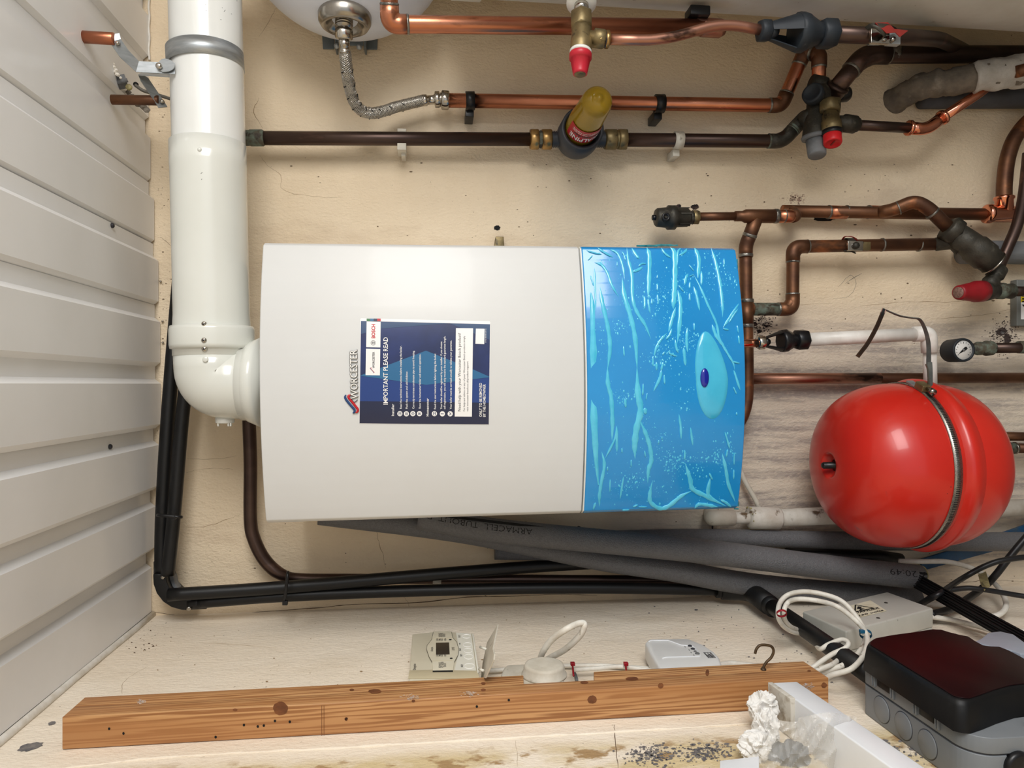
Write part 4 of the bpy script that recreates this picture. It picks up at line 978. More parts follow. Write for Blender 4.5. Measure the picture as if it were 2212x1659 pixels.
def upper_discharge():
    t = Thing('discharge_pipe', 'thin dull copper discharge pipe kinking from the brass relief valve to the upper black tundish', 'pipe', W(1450, 80, .15))
    o = .165
    run(t, [W(1312, 85, .335), W(1432, 88, .335), W(1560, 49, .335), W(1660, 68, .335)], 22.5, 'copper_dull', bend=2.6, elbows=False, solder=False)
    t = Thing('upper_tundish', 'dusty dark tundish with open windows on the upper discharge pipe', 'tundish', W(1720, 70, .12))
    k = scl(W(1720, 70, .295))
    tundish(t, W(1640, 66, .335), W(1803, 74, .33), k, 'black_dusty', dict(n1=.13, n2=.80, rn1=23, rn2=31, rin=18, rout=38, bw=1, f1=.50, f2=.84, turn=-.75, arc=1.6))
    t = Thing('copper_pipe', 'dark thick pipe leaving the upper tundish, with a red-tagged clamp, near the white cylinder', 'pipe', W(1900, 78, .1))
    run(t, [W(1796, 74, .33), W(1960, 80, .30), W(2030, 85, .20), W(2080, 108, .035), W(2140, 150, .03)], 35, 'copper_dark', bend=1.6, elbows=False, solder=False)
    t = Thing('earth_clamp', 'steel earth clamp with a curled red tag on the pipe after the upper tundish', 'clamp', W(1905, 72, .12))
    k = scl(W(1900, 75, .28)); Wq = lambda x, y, o: W(x, y, o+.215)
    bm = B(); lathe(bm, Wq(1880, 76, .097), Wq(1902, 76, .095), [(0, 18.6*k), (0, 19.6*k), (1, 19.6*k), (1, 18.6*k)], 28, False); t.part('clamp_strap', bm, 'galvanised')
    bm = B(); boxp(bm, Wq(1882, 92, .125), Wq(1916, 68, .118), .0006); t.part('clamp_plate', bm, 'chrome')
    bm = B(); boxp(bm, Wq(1918, 94, .12), Wq(1937, 74, .11), .0006); t.part('clamp_lug', bm, 'galvanised')
    for x, y in ((1911, 84), (1930, 84)):
        bm = B(); p = Wq(x, y, .127); lathe(bm, p+V((0, .008, 0)), p-V((0, .002, 0)), [(0, 5.5*k), (.8, 5.5*k), (1, 4*k)], 16); t.part('clamp_screw', bm, 'steel')
    bm = B()
    top = spline([Wq(1868, 58, .13), Wq(1882, 50, .14), Wq(1900, 50, .145), Wq(1918, 52, .14), Wq(1936, 60, .135), (Wq(1944, 74, .13))], 5); bot = spline([Wq(1876, 66, .13), Wq(1888, 60, .14), Wq(1902, 70, .14), Wq(1912, 80, .135), Wq(1918, 68, .13), Wq(1936, 66, .125)], 5)
    tb = list(zip(top, bot)); prev = None
    for a, b in tb:
        row = [bm.verts.new(a), bm.verts.new(b), bm.verts.new(b+V((0, .001, 0))), bm.verts.new(a+V((0, .001, 0)))]
        if prev:
            for j in range(4): bm.faces.new((prev[j], prev[(j+1) % 4], row[(j+1) % 4], row[j]))
        prev = row
    t.part('dark_tag_fold', bm, 'bronze_dark')
    bm = B(); P = [(1890, 49), (1918, 48), (1932, 62), (1962, 66), (1944, 80), (1934, 70), (1916, 72)]
    prism(bm, [Wq(x, y, .145-(x-1890)*.0002) for x, y in P], (0, .0012, 0)); t.part('red_tag', bm, 'red_tag')
    return t
upper_discharge()
# ---- D
def upper_right_pipe():
    t = Thing('copper_pipe', 'dark thick pipe bending from the mixing valve and running straight to the photo edge', 'pipe', W(2000, 116, .1))
    o = .10
    run(t, [W(1806, 192, .105), W(1866, 118, .105), W(2300, 117, .075)], 37, 'copper_dark', bend=1.6, fit='copper_dark', k=scl(W(2000, 116, .1)))
    ringat(t, W(1926, 116, .1), V((0, 0, 1)), 19.6*scl(W(1926, 116, .1)), .02, 'solder', 'old_label_residue')
upper_right_pipe()
# ---- E
def cold_feed():
    t = Thing('copper_pipe', 'long bright copper pipe from braided hose to hooked bend above mixing valve', 'pipe', W(1300, 220, .05))
    o = .05
    run(t, [W(969, 217, .047), W(1688, 228, .05), W(1752, 116, .075), W(1766, 122, .085), W(1766, 184, .085)][:2]+[W(1745, 118, .07), W(1768, 116, .085), W(1768, 186, .088)][:0]+[W(1738, 112, .07), W(1770, 118, .09), W(1768, 188, .09)], 30, 'copper', bend=.8, fit='copper_brown')
    for x in (1015, 1424):
        c = Thing('pipe_clip', 'black plastic clip on the bright copper pipe, ' + ('close to the braided hose' if x < 1200 else 'past the yellow filter bowl'), 'clip', W(x, 222, .03), group='black clips on the long copper pipe')
        k = scl(W(x, 222, .05)); y = 217+(x-969)*.0153
        bm = B(); a, b = W(x-9, y, .05), W(x+10, y, .05); lathe(bm, a, b, [(0, 15.6*k), (0, 19.5*k), (1, 19.5*k), (1, 15.6*k)], 30, False); c.part('clip_ring', bm, 'black_plastic')
        bm = B(); a = W(x, y, .05); box(bm, V((a.x-.020, -.022, a.z)), (.008, 0, 0), (0, .021, 0), (0, 0, 9*k), .001); c.part('clip_foot', bm, 'black_plastic')
cold_feed()
# ---- F
def main_feed():
    t = Thing('copper_pipe', 'long dark brown pipe with green end fitting, from flue to yellow filter bowl', 'pipe', W(850, 300, .045))
    o = .05; k = scl(W(850, 300, o)); r = 14.6*k
    bm = B(); lathe(bm, W(505, 298, o), W(1146, 301, o), [(0, r), (1, r)], 26); t.part('pipe', bm, 'copper_dark')
    bm = B(); lathe(bm, W(500, 298, o), W(571, 298, o), [(0, r*1.1), (.55, r*1.1), (.58, r*1.18), (.95, r*1.18), (1, r*1.02)], 26); t.part('end_fitting', bm, 'verdigris')
    t = Thing('copper_pipe', 'dark brown pipe between the yellow-bowl filter and the cranked bend at the mixing valve', 'pipe', W(1500, 302, .045))
    run(t, [W(1345, 302, o), W(1690, 305, o), W(1738, 254, .06), (W(1752, 250, .075))], 29, 'copper_dark', bend=1.0, fit='bronze_dark', joint='verdigris')
    for x, y, nm in ((868, 300, 'left of the yellow bowl'), (1465, 303, 'right of the yellow bowl')):
        c = Thing('pipe_clip', 'white plastic clip holding the dark brown pipe, ' + ('closer to the white flue' if x < 1200 else 'past the yellow filter bowl'), 'clip', W(x, y, .03), group='white clips on the dark pipe')
        k2 = scl(W(x, y, .045)); hz = 9.5*k2; p = W(x, y, .05)
        if x > 1200:
            bm = B(); lathe(bm, p+V((0, 0, hz)), p-V((0, 0, hz)), [(0, 15*k2), (0, 18*k2), (1, 18*k2), (1, 15*k2)], 30, False); c.part('clip_ring', bm, 'aged_white')
            bm = B(); box(bm, V((p.x-.021, -.02, p.z)), (.007, 0, 0), (0, .019, 0), (0, 0, hz*.8), .001); c.part('clip_foot', bm, 'aged_white')
        else:
            bm = B(); box(bm, V((p.x+17.5*k2, -.03, p.z)), (3.6*k2, 0, 0), (0, .024, 0), (0, 0, hz), .001); c.part('clip_jaw', bm, 'aged_white')
            bm = B(); box(bm, V((p.x-17*k2, -.035, p.z)), (9*k2, 0, 0), (0, .022, 0), (0, 0, hz), .001); c.part('clip_jaw', bm, 'aged_white')
            bm = B(); box(bm, V((p.x-28*k2, -.022, p.z-hz*.3)), (5*k2, 0, 0), (0, .018, 0), (0, 0, hz*.5), .001); c.part('clip_foot', bm, 'aged_white')
            bm = B(); box(bm, V((p.x, -.008, p.z)), (20*k2, 0, 0), (0, .007, 0), (0, 0, hz*.9), .001); c.part('clip_base', bm, 'aged_white')
main_feed()
# ---- strainer with yellow bowl
def strainer():
    o = .055; c = W(1247, 290, o); k = scl(c)
    t = Thing('water_filter', 'inline water filter with a translucent yellow bowl and slate grey body', 'filter', c)
    yy = 301
    for x0, x1, mt in ((1145, 1163, 'brass'), (1170, 1191, 'brass'), (1306, 1331, 'brass_dull'), (1335, 1353, 'brass_dull')): nutpart(t, W(x0, yy, o), W(x1, yy, o), 24, mt, 'compression_nut', .35)
    for x0, x1, mt in ((1161, 1172, 'verdigris'), (1329, 1337, 'brass_dull')):
        bm = B(); lathe(bm, W(x0, yy, o), W(x1, yy, o), [(0, 17*k), (.2, 19*k), (.4, 17*k), (.6, 19*k), (.8, 17*k), (1, 19*k)], 24); t.part('olive_thread', bm, mt)
    for x0, x1 in ((1190, 1216), (1286, 1310)):
        pr = []
        for i in range(6): pr += [(i/6, 15*k), ((i+.5)/6, 18*k)]
        bm = B(); lathe(bm, W(x0, yy, o), W(x1, yy, o), pr+[(1, 15*k)], 24); t.part('threaded_port', bm, 'slate_plastic', sharp=20)
    # body: cup opening towards the viewer
    yb = c.y
    bc = V((c.x-.006, 0, c.z))
    bm = B(); lathe(bm, bc+V((0, yb+.045, 0)), bc+V((0, yb-.05, 0)), [(0, 24*k), (.05, 30*k), (.35, 44*k), (.5, 46*k), (1, 45*k), (1, 38*k), (.6, 36*k)], 44, True); t.part('filter_body', bm, 'slate_plastic')
    bc2 = bc+V((.004, 0, 0))
    rb = 35*k; y0 = yb-.035; y1 = yb-.185
    bm = B(); lathe(bm, bc2+V((0, y0, 0)), bc2+V((0, y1, 0)), [(0, rb), (.33, rb*.985), (.36, rb*.95), (.84, rb*.86), (.92, rb*.80), (.97, rb*.62), (1, rb*.34), (1.0, rb*.2), (1.02, rb*.17), (1.03, 0)], 44, False); bowl = t.part('yellow_bowl', bm, 'yellow_bowl', label='translucent yellow bowl')
    sf = bowl.modifiers.new('shell', 'SOLIDIFY'); sf.thickness = .003; sf.offset = -1
    bm = B(); lathe(bm, bc2+V((0, y0+.004, 0)), bc2+V((0, y1+.028, 0)), [(0, rb*.62), (1, rb*.58)], 30); t.part('mesh_cartridge', bm, 'filter_mesh')
    bm = B(); lathe(bm, bc2+V((0, y1+.03, 0)), bc2+V((0, y1+.016, 0)), [(0, rb*.3), (.8, rb*.3), (1, rb*.2)], 24); t.part('cartridge_end', bm, 'filter_mesh')
    # red label wrapped on the bowl, lettering upside down in the photograph
    a0, a1 = math.radians(196), math.radians(300); f0, f1 = .10, .46
    def onbowl(a, f, e=.0006): 
        r = rb*(.99-.05*f)+e; return bc2+V((r*math.cos(a), y0+(y1-y0)*f, r*math.sin(a)))
    a0, a1 = math.radians(108), math.radians(240)
    bm = B(); prev = None
    for i in range(15):
        a = a0+(a1-a0)*i/14; row = [bm.verts.new(onbowl(a, f0)), bm.verts.new(onbowl(a, f1))]
        if prev: bm.faces.new((prev[0], prev[1], row[1], row[0]))
        prev = row
    t.part('filter_label', bm, 'label_red', bowl, 'red label lettered in white')
    def lt(s, f, h, al, ar, mt):
        vs, fs, wd = textmesh(s, .02); bm = B(); kk = h/.7
        bv = [bm.verts.new(onbowl(al+(ar-al)*x/wd, f-y*kk, .0012)) for x, y in vs]
        for q in fs:
            try: bm.faces.new([bv[i] for i in q])
            except ValueError: pass
        t.part('label_lettering', bm, mt, bowl)
    lt('McALPINE', .25, .11, math.radians(238), math.radians(122), 'print_white')
    lt('Defender', .325, .055, math.radians(222), math.radians(130), 'print_dark')
    lt('inline water filter fine mesh', .37, .026, math.radians(230), math.radians(124), 'print_white')
    lt('clean the screen regularly', .41, .026, math.radians(230), math.radians(124), 'print_white')
    return t
strainer()
# ---- mixing / reducing valve cluster
def mixing_valve():
    t = Thing('mixing_valve', 'dark bronze mixing valve block with black end caps and grey plastic head', 'valve', W(1765, 230, .09))
    o = .09; k = scl(W(1765, 230, o)); D = 'bronze_dark'
    bm = B(); lathe(bm, W(1752, 206, .11), W(1800, 200, .08), [(0, 20*k), (.3, 22*k), (1, 20*k)], 30); t.part('cross_body', bm, D)
    bm = B(); p = W(1757, 203, .118); ax = V((.15, -.62, .75)).normalized(); lathe(bm, p-ax*.012, p+ax*.008, [(0, 20*k), (.5, 22*k), (.9, 22*k), (1, 20*k), (1, 16*k), (.9, 15*k), (.9, 0)], 36); t.part('black_end_cap', bm, 'black_dusty', label='round black end cap')
    bm = B(); lathe(bm, W(1752, 178, o), W(1782, 186, o), [(0, 17*k), (.5, 20*k), (1, 18*k)], 24); t.part('top_socket', bm, D)
    bm = B(); lathe(bm, W(1798, 206, .095), W(1812, 184, .11), [(0, 19*k), (.35, 22*k), (.6, 22*k), (.7, 25*k), (1, 24*k)], 30); t.part('bronze_socket', bm, 'copper_dark')
    bm = B(); lathe(bm, W(1806, 206, .085), W(1833, 202, .085), [(0, 12*k), (.3, 16*k), (.8, 17*k), (1, 14*k)], 28); t.part('black_side_cap', bm, 'black_plastic', label='small black side cap')
    bm = B(); lathe(bm, W(1764, 216, o), W(1760, 300, .1), [(0, 20*k), (.25, 20*k), (.3, 22*k), (.55, 22*k), (.6, 24*k), (.95, 26*k), (1, 25*k)], 36); t.part('valve_column', bm, D)
    bm = B(); lathe(bm, W(1760, 291, .10), W(1761, 300, .10), [(0, 26*k), (.4, 28*k), (1, 27*k)], 36); t.part('grey_flange', bm, 'lagging_grey')
    bm = B(); lathe(bm, W(1762, 298, .10), W(1765, 337, .11), [(0, 21*k), (.6, 19.5*k), (.95, 18.5*k), (1, 16.5*k)], 36); t.part('plastic_head', bm, 'lagging_grey', label='pale grey plastic head')
    bm = B(); lathe(bm, W(1735, 262, .07), W(1758, 250, .09), [(0, 18*k), (1, 22*k)], 24); t.part('inlet_socket', bm, D)
    t = Thing('relief_valve', 'small bronze relief valve with flat red cap beside the mixing valve', 'valve', W(1796, 265, .12))
    o = .125; k = scl(W(1796, 265, o))
    nutpart(t, W(1793, 218, .12), W(1793, 243, .122), 24, 'brass_dull', 'union_nut', .5)
    bm = B(); lathe(bm, W(1793, 238, .122), W(1797, 286, .13), [(0, 15*k), (.18, 15*k), (.24, 18*k), (.5, 18*k), (.56, 21*k), (.97, 21*k), (1, 19*k)], 32); t.part('valve_body', bm, 'brass_dull')
    bm = B(); lathe(bm, W(1797, 282, .13), W(1797.5, 292, .131), [(0, 21*k), (.7, 21*k), (1, 19*k)], 32); t.part('black_collar', bm, 'black_plastic')
    a, b = W(1797.5, 290, .131), W(1799, 311, .137); bm = B(); lathe(bm, a, b, [(0, 18*k), (.1, 19*k), (.85, 19*k), (1, 17.5*k), (.95, 14*k), (.88, 13*k), (.88, 0)], 40); cap = t.part('red_cap', bm, 'red_bright', label='flat bright red cap')
    bm = B(); d = (b-a).normalized(); q = a+(b-a)*.9; u = V((0, 0, 1)).cross(d).normalized(); box(bm, q, u*8*k, V((0, 0, 1))*1.5*k, d*.001); t.part('cap_slot', bm, 'red_tag', cap)
    bm = B(); lathe(bm, W(1808, 264, .125), W(1852, 270, .12), [(0, 14*k), (.3, 16*k), (.35, 19*k), (.85, 19*k), (.88, 15.5*k), (1, 15*k)], 30); t.part('outlet_socket', bm, D)
mixing_valve()
def small_discharge():
    t = Thing('copper_pipe', 'thin dark pipe from the small relief valve turning into new shiny copper', 'pipe', W(1900, 273, .12))
    k = scl(W(1900, 273, .12)); r = 11*k
    bm = B(); lathe(bm, W(1846, 270, .12), W(1972, 277, .11), [(0, r), (1, r)], 22); t.part('dark_pipe', bm, 'copper_dark')
    P = [W(1962, 277, .11), W(1996, 281, .108), W(2030, 258, .105), W(2040, 251, .105)]
    bm = B(); Q = fillet([W(1964, 276.5, .11), W(2001, 280, .107), W(2036, 254, .105)], 20*k, 10); sweep(bm, Q, r*1.22, 24); t.part('press_elbow', bm, 'copper_new')
    for p, d in ((Q[0], Q[0]-Q[2]), (Q[-1], Q[-1]-Q[-3])): ringat(t, p, d, r*1.5, 9*k, 'copper_new', 'press_rim', [(0, .8), (.2, 1.0), (.8, 1.0), (1, .8)])
    bm = B(); lathe(bm, W(2034, 255, .105), W(2200, 145, .07), [(0, r*.98), (1, r*.98)], 24); t.part('bright_pipe', bm, 'copper_new')
small_discharge()
def wall_sleeve():
    t = Thing('mortared_pipe', 'fat grey pipe smeared with mortar coming out of the wall', 'pipe', W(2060, 190, .08))
    pts = [W(1925, 222, -.01), W(1985, 190, .05), W(2060, 176, .09), W(2150, 160, .12), W(2250, 148, .14)]
    P = spline(pts, 12); k = scl(pts[1]); bm = B(); sweep(bm, P, [27*k*(1+.05*math.sin(i*1.1)+random.uniform(-.03, .03)) for i in range(len(P))], 26)
    for v in bm.verts: v.co += V((pnoise(v.co*70), pnoise(v.co*70+V((5, 0, 0))), pnoise(v.co*70+V((0, 9, 0)))))*.004
    t.part('mortar_skin', bm, 'mortar')
    bm = B(); P2 = P[30:]; sweep(bm, P2, [31.5*k]*len(P2), 26)
    for v in bm.verts: v.co += V((pnoise(v.co*60), pnoise(v.co*60+V((5, 0, 0))), pnoise(v.co*60+V((0, 9, 0)))))*.006
    t.part('pale_mortar', bm, 'mortar_pale', label='whiter mortar towards the edge')
    bm = B(); p = W(2200, 165, .16); lathe(bm, W(2196, 155, .155), W(2260, 140, .16), [(0, 12*k), (1, 14*k)], 16); t.part('terracotta_core', bm, 'copper_brown')
    bm = B(); lathe(bm, W(1990, 214, .025), W(2300, 213, .035), [(0, 21*k), (1, 21*k)], 26); solo('slate_grey_pipe', bm, 'slate_pipe', 'smooth slate grey pipe lying behind the mortared pipe', 'pipe')
wall_sleeve()
# ---- K: bent riser and new copper tee
def right_riser():
    t = Thing('copper_pipe', 'brown copper pipe curving into a shiny new copper tee at the photo edge', 'pipe', W(2168, 380, .06))
    o = .055; k = scl(W(2168, 380, o)); r = 15.5*k
    pts = spline([W(2300, 215, o), W(2235, 250, o), W(2196, 292, o), W(2177, 340, o), W(2170, 392, o), W(2169, 428, o)], 10)
    bm = B(); sweep(bm, pts, r, 26); t.part('bent_pipe', bm, 'copper_brown')
    bm = B(); lathe(bm, W(2169, 424, o), W(2169, 462, o), [(0, r*1.1), (.06, r*1.32), (.16, r*1.32), (.24, r*1.14), (1, r*1.14)], 30); t.part('tee_branch', bm, 'copper_new')
    bm = B(); lathe(bm, W(2128, 462, o), W(2260, 464, o), [(0, r*1.05), (.02, r*1.3), (.08, r*1.32), (.12, r*1.14), (1, r*1.14)], 30); t.part('tee_run', bm, 'copper_new')
right_riser()
# ---- L: vent and upper return
def return_pipe():
    t = Thing('automatic_air_vent', 'dark bronze air vent at the tip of the copper pipe above the blue panel corner', 'air vent', W(1455, 470, .07))
    o = .075; k = scl(W(1455, 470, o))
    bm = B(); lathe(bm, W(1409, 470, o), W(1418, 470, o), [(0, 6*k), (1, 6*k)], 8); t.part('vent_pin', bm, 'black_plastic')
    n = 40; bm = B(); lathe(bm, W(1416, 470, o), W(1490, 470, o), [(0, 17*k), (.05, 20*k), (.34, 22*k), (.36, 26*k), (.56, 26*k), (.58, 21*k), (.92, 20*k), (1, 15*k)], n)
    t.part('vent_body', bm, 'bronze_dark')
    bm = B(); p = W(1438, 469, o+.0185); lathe(bm, p+V((0, .004, 0)), p-V((0, .004, 0)), [(0, 9*k), (.9, 9*k), (1, 8*k), (1, 4.5*k), (.5, 4*k), (.5, 0)], 24); t.part('vent_outlet', bm, 'black_plastic')
    for a in (-2, -.9, .2, 1.3):
        bm = B(); q0, q1 = W(1464, 470, o), W(1488, 470, o); dv = V((math.sin(a), -abs(math.cos(a)), 0))*20.5*k; box(bm, (q0+q1)/2+dv, (q1-q0)*.48, V((dv.y, -dv.x, 0)).normalized()*1.5*k, dv.normalized()*.0012); t.part('body_rib', bm, 'bronze_dark')
    bm = B(); lathe(bm, W(1489, 470, o), W(1496, 470, o), [(0, 13*k), (.3, 15*k), (.6, 13*k), (1, 15*k)], 24); t.part('vent_thread', bm, 'bronze_dark')
    nutpart(t, W(1495, 469, o), W(1509, 469, o), 16, 'brass_dull', 'union_nut', .4)
    t = Thing('copper_pipe', 'copper pipe run from air vent dropping past the blue panel to a wide bend', 'pipe', W(1612, 620, .06))
    k = scl(W(1612, 620, .06)); B_ = 'copper_brown'
    bm = B(); lathe(bm, W(1508, 468, o), W(1592, 467, o), [(0, 8.8*k), (1, 8.8*k)], 22); t.part('thin_pipe', bm, 'brass_dull' and 'copper_brown')
    bm = B(); lathe(bm, W(1588, 467, o), W(1672, 467, o), [(0, 11*k), (.18, 11*k), (.26, 14.5*k), (1, 14.8*k)], 26); t.part('reducing_tee', bm, B_)
    bm = B(); sweep(bm, [W(1634, 470, o), W(1622, 502, .065), W(1617, 516, .06)], 14.6*k, 24); t.part('tee_leg', bm, B_)
    ringat(t, W(1620, 508, .063), W(1634, 470, o)-W(1617, 516, .06), 14.8*k, 7*k, 'solder')
    bm = B(); Q = fillet([W(1620, 508, .063), W(1611, 530, .055), W(1611, 556, .055)], 14*k); sweep(bm, Q, 14.8*k, 24); t.part('elbow', bm, B_)
    ringat(t, W(1611, 552, .055), V((1, 0, 0)), 15*k, 7*k, 'solder')
    bm = B(); P = [W(1611, 552, .055), W(1612, 650, .055), W(1614, 760, .055)]+[W(1614, 840, .055), W(1612, 870, .055), W(1604, 898, .055), W(1592, 918, .055), W(1576, 934, .055)]; sweep(bm, spline(P, 6), 13.4*k, 24); t.part('drop_pipe', bm, B_)
    for y in (650, 704): ringat(t, W(1613, y, .055), V((1, 0, 0)), 14.4*k, 8*k, 'solder')
    bm = B(); lathe(bm, W(1613, 652, .055), W(1613, 702, .055), [(0, 14.4*k), (1, 14.4*k)], 24); t.part('branch_tee', bm, 'copper_brown')
    # short continuation to the right of the reducing tee
    ringat(t, W(1676, 467, o), V((0, 0, 1)), 15*k, 9*k, 'solder')
    bm = B(); lathe(bm, W(1678, 467, o), W(1714, 467, o), [(0, 14*k), (.85, 14*k), (1, 12*k)], 24); t.part('elbow_stub', bm, 'copper')
    ringat(t, W(1694, 467, o), V((0, 0, 1)), 14.4*k, 3*k, 'solder')
    bm = B(); sweep(bm, fillet([W(1712, 467, o), W(1718, 466, .05), W(1706, 456, .035)], 8*k), 14*k, 22); t.part('turned_elbow', bm, B_)
    bm = B(); lathe(bm, W(1690, 456, .034), W(2126, 463, .05), [(0, 13.4*k), (1, 13.4*k)], 24); t.part('long_pipe', bm, 'copper_brown')
    for x0, x1, m_ in ((1790, 1828, 'copper'), (1876, 1920, 'copper')):
        bm = B(); lathe(bm, W(x0, 458, .037), W(x1, 459, .037), [(0, 14.6*k), (1, 14.6*k)], 24); t.part('coupling', bm, m_)
        for x in (x0, x1): ringat(t, W(x, 458, .037), V((0, 0, 1)), 14.8*k, 4*k, 'solder')
    # branch that humps up and over to the strainer
    P = [W(1906, 458, .045), W(1936, 450, .07), W(1968, 438, .085), W(2002, 452, .09), W(2058, 502, .09)]
    bm = B(); sweep(bm, fillet([W(1900, 459, .045), W(1930, 453, .065), W(1975, 434, .085), W(2004, 448, .09), W(2062, 505, .09)], [20*k, 34*k, 26*k], 8), 14.4*k, 26); t.part('humped_branch', bm, B_)
    ringat(t, W(2014, 460, .09), W(2062, 505, .09)-W(2004, 448, .09), 15.4*k, 5*k, 'solder')
    ringat(t, W(1941, 449, .07), W(1975, 434, .085)-W(1930, 453, .065), 15*k, 3*k, 'solder')
return_pipe()
def y_strainer():
    t = Thing('y_strainer', 'dusty dark bronze strainer valve at the end of the humped copper pipe', 'valve', W(2090, 525, .09))
    k = scl(W(2090, 525, .09)); a, b = W(2046, 490, .09), W(2146, 568, .10); D = b-a
    n = Thing  # noqa
    nutpart(t, a, a+D*.2, 29, 'bronze_dark', 'gland_nut', .2)
    bm = B(); lathe(bm, a+D*.18, b, [(0, 24*k), (.3, 27*k), (.45, 28*k), (.5, 31*k), (.8, 31*k), (.84, 28*k), (1, 27*k)], 30); t.part('strainer_body', bm, 'bronze_dark')
    bm = B(); lathe(bm, b-D*.01, b+D*.02, [(0, 28.5*k), (1, 28*k)], 30); t.part('steel_rim', bm, 'steel')
    bm = B(); lathe(bm, W(2132, 556, .115), W(2142, 562, .12), [(0, 3.5*k), (1, 3.5*k)], 10); t.part('rim_screw', bm, 'steel')
    bm = B(); sweep(bm, [W(2020, 528, .06), W(2056, 522, .075), W(2078, 532, .085)], [14.5*k, 17*k, 22*k], 22); t.part('side_inlet', bm, 'bronze_dark')
    t = Thing('copper_pipe', 'copper pipe stepping in two elbows from the blue panel edge to the dark strainer', 'pipe', W(1713, 600, .06))
    run(t, [W(1624, 668, .055), W(1712, 668, .055), W(1713, 533, .055), W(2036, 527, .06)], 27, 'copper_brown', bend=1.15, fit='copper_brown')
    bm = B(); r = scl(W(1650, 668, .055))*13.9; lathe(bm, W(1626, 668, .055), W(1682, 668, .055), [(0, r), (1, r)], 24); t.part('stained_sleeve', bm, 'verdigris')
    for x in (1905, 1985): ringat(t, W(x, 529, .058), V((0, 0, 1)), 14.2*k, 4*k, 'solder')
    t = Thing('earth_clamp', 'steel earth clamp with square plate on the pipe leading to the dark strainer', 'clamp', W(1846, 530, .08))
    bm = B(); lathe(bm, W(1826, 529.5, .057), W(1846, 529.5, .057), [(0, 14.2*k), (0, 15.4*k), (1, 15.4*k), (1, 14.2*k)], 24, False); t.part('clamp_strap', bm, 'bronze_dark')
    bm = B(); boxp(bm, W(1832, 541, .078), W(1861, 522, .072), .0006); t.part('clamp_plate', bm, 'chrome')
    bm = B(); p = W(1850, 530, .082); lathe(bm, p+V((0, .008, 0)), p-V((0, .004, 0)), [(0, 8*k), (.7, 8*k), (1, 5*k)], 8); t.part('clamp_screw', bm, 'bronze_dark')
    bm = B(); boxp(bm, W(1863, 540, .074), W(1876, 524, .066), .0006); t.part('clamp_lug', bm, 'brass_dull')
    bm = B(); sweep(bm, spline([W(1820, 517, .06), W(1826, 511, .075), W(1842, 512, .08), W(1852, 520, .075)], 5), .0022, 6, sx=.35); t.part('tag_fold', bm, 'red_tag')
    bm = B(); sweep(bm, spline([W(1820, 541, .06), W(1838, 543, .07), W(1848, 547, .065)], 5), .0014, 6); t.part('strap_tail', bm, 'bronze_dark')
    bm = B(); sweep(bm, spline([W(2078, 545, .04), W(2150, 545, .04), W(2300, 548, .04)], 8), [26*k]*17, 30); solo('lagged_pipe', bm, 'lagging_grey', 'grey lagged pipe behind the dark strainer at the photo edge', 'pipe')
y_strainer()
def red_relief():
    t = Thing('safety_valve', 'safety valve with dull red cap and green-stained bronze body near the photo edge', 'valve', W(2140, 625, .09))
    o = .09; k = scl(W(2110, 630, o))
    a, b = W(2122, 629, o), W(2070, 632, .115); bm = B(); lathe(bm, a, b, [(0, 21*k), (.02, 23*k), (.3, 23*k), (.34, 21.5*k), (.9, 16*k), (.97, 15.5*k), (1, 13*k)], 44); cap = t.part('red_cap', bm, 'red_knob', label='dull red cap'); cap.data.materials[0] = MATS['cap_dull']
    bm = B(); d = (b-a).normalized(); lathe(bm, b+d*.0002, b+d*.0012, [(0, 12*k), (1, 11*k)], 22); t.part('cap_disc', bm, 'disc_dull', cap)
    bm = B(); lathe(bm, W(2120, 629, o), W(2150, 628, .085), [(0, 21*k), (.3, 22*k), (1, 17*k)], 30); t.part('valve_body', bm, 'bronze_dark')
    bm = B(); lathe(bm, W(2140, 628, .085), W(2184, 629, .075), [(0, 15*k), (.3, 16*k), (.35, 18*k), (.6, 18*k), (.65, 15*k), (1, 17*k)], 28); t.part('inlet_socket', bm, 'verdigris')
    bm = B(); lathe(bm, W(2178, 629, .075), W(2240, 630, .07), [(0, 11*k), (1, 11*k)], 22); t.part('inlet_pipe', bm, 'copper_dark')
    bm = B(); lathe(bm, W(2134, 622, .09), W(2158, 578, .085), [(0, 16*k), (.3, 18*k), (.5, 14*k), (.6, 19*k), (.95, 19*k), (1, 16*k)], 28); t.part('outlet_socket', bm, 'bronze_dark')
    bm = B(); sweep(bm, spline([W(2152, 590, .085), W(2178, 532, .09), W(2199, 480, .10), W(2212, 420, .11), W(2222, 330, .12)], 10), 11.5*k, 22); t.part('outlet_pipe', bm, 'copper_dark')
    t = Thing('switch_box', 'grey steel box with yellow label cut off by the photo edge', 'box', W(2230, 655, .05))
    bm = B(); a, b = W(2197, 704, .02), W(2320, 606, .02); boxp(bm, (a.x, -.02, b.z), (b.x, -.001, a.z), .002); t.part('box_body', bm, 'cabinet_grey')
    for y0, y1, m_, nm in ((653, 629, 'sticker_yellow', 'yellow_label'), (690, 654, 'print_white', 'white_label')):
        bm = B(); a, b = W(2205, y0, .0202), W(2290, y1, .0202); boxp(bm, (a.x, -.0212, b.z), (b.x, -.0202, a.z)); t.part(nm, bm, m_)
    bm = B(); prism(bm, [W(2207, 658, .0215), W(2230, 658, .0215), W(2230, 680, .0215)], (0, -.0004, 0)); t.part('warning_symbol', bm, 'gap_black')
    for i, y in enumerate((632, 638, 644, 650)):
        bm = B(); prism(bm, [W(2208, y, .0215), W(2240, y, .0215), W(2240, y+3, .0215), W(2208, y+3, .0215)], (0, -.0003, 0)); t.part('printed_bar', bm, 'gap_black')
red_relief()
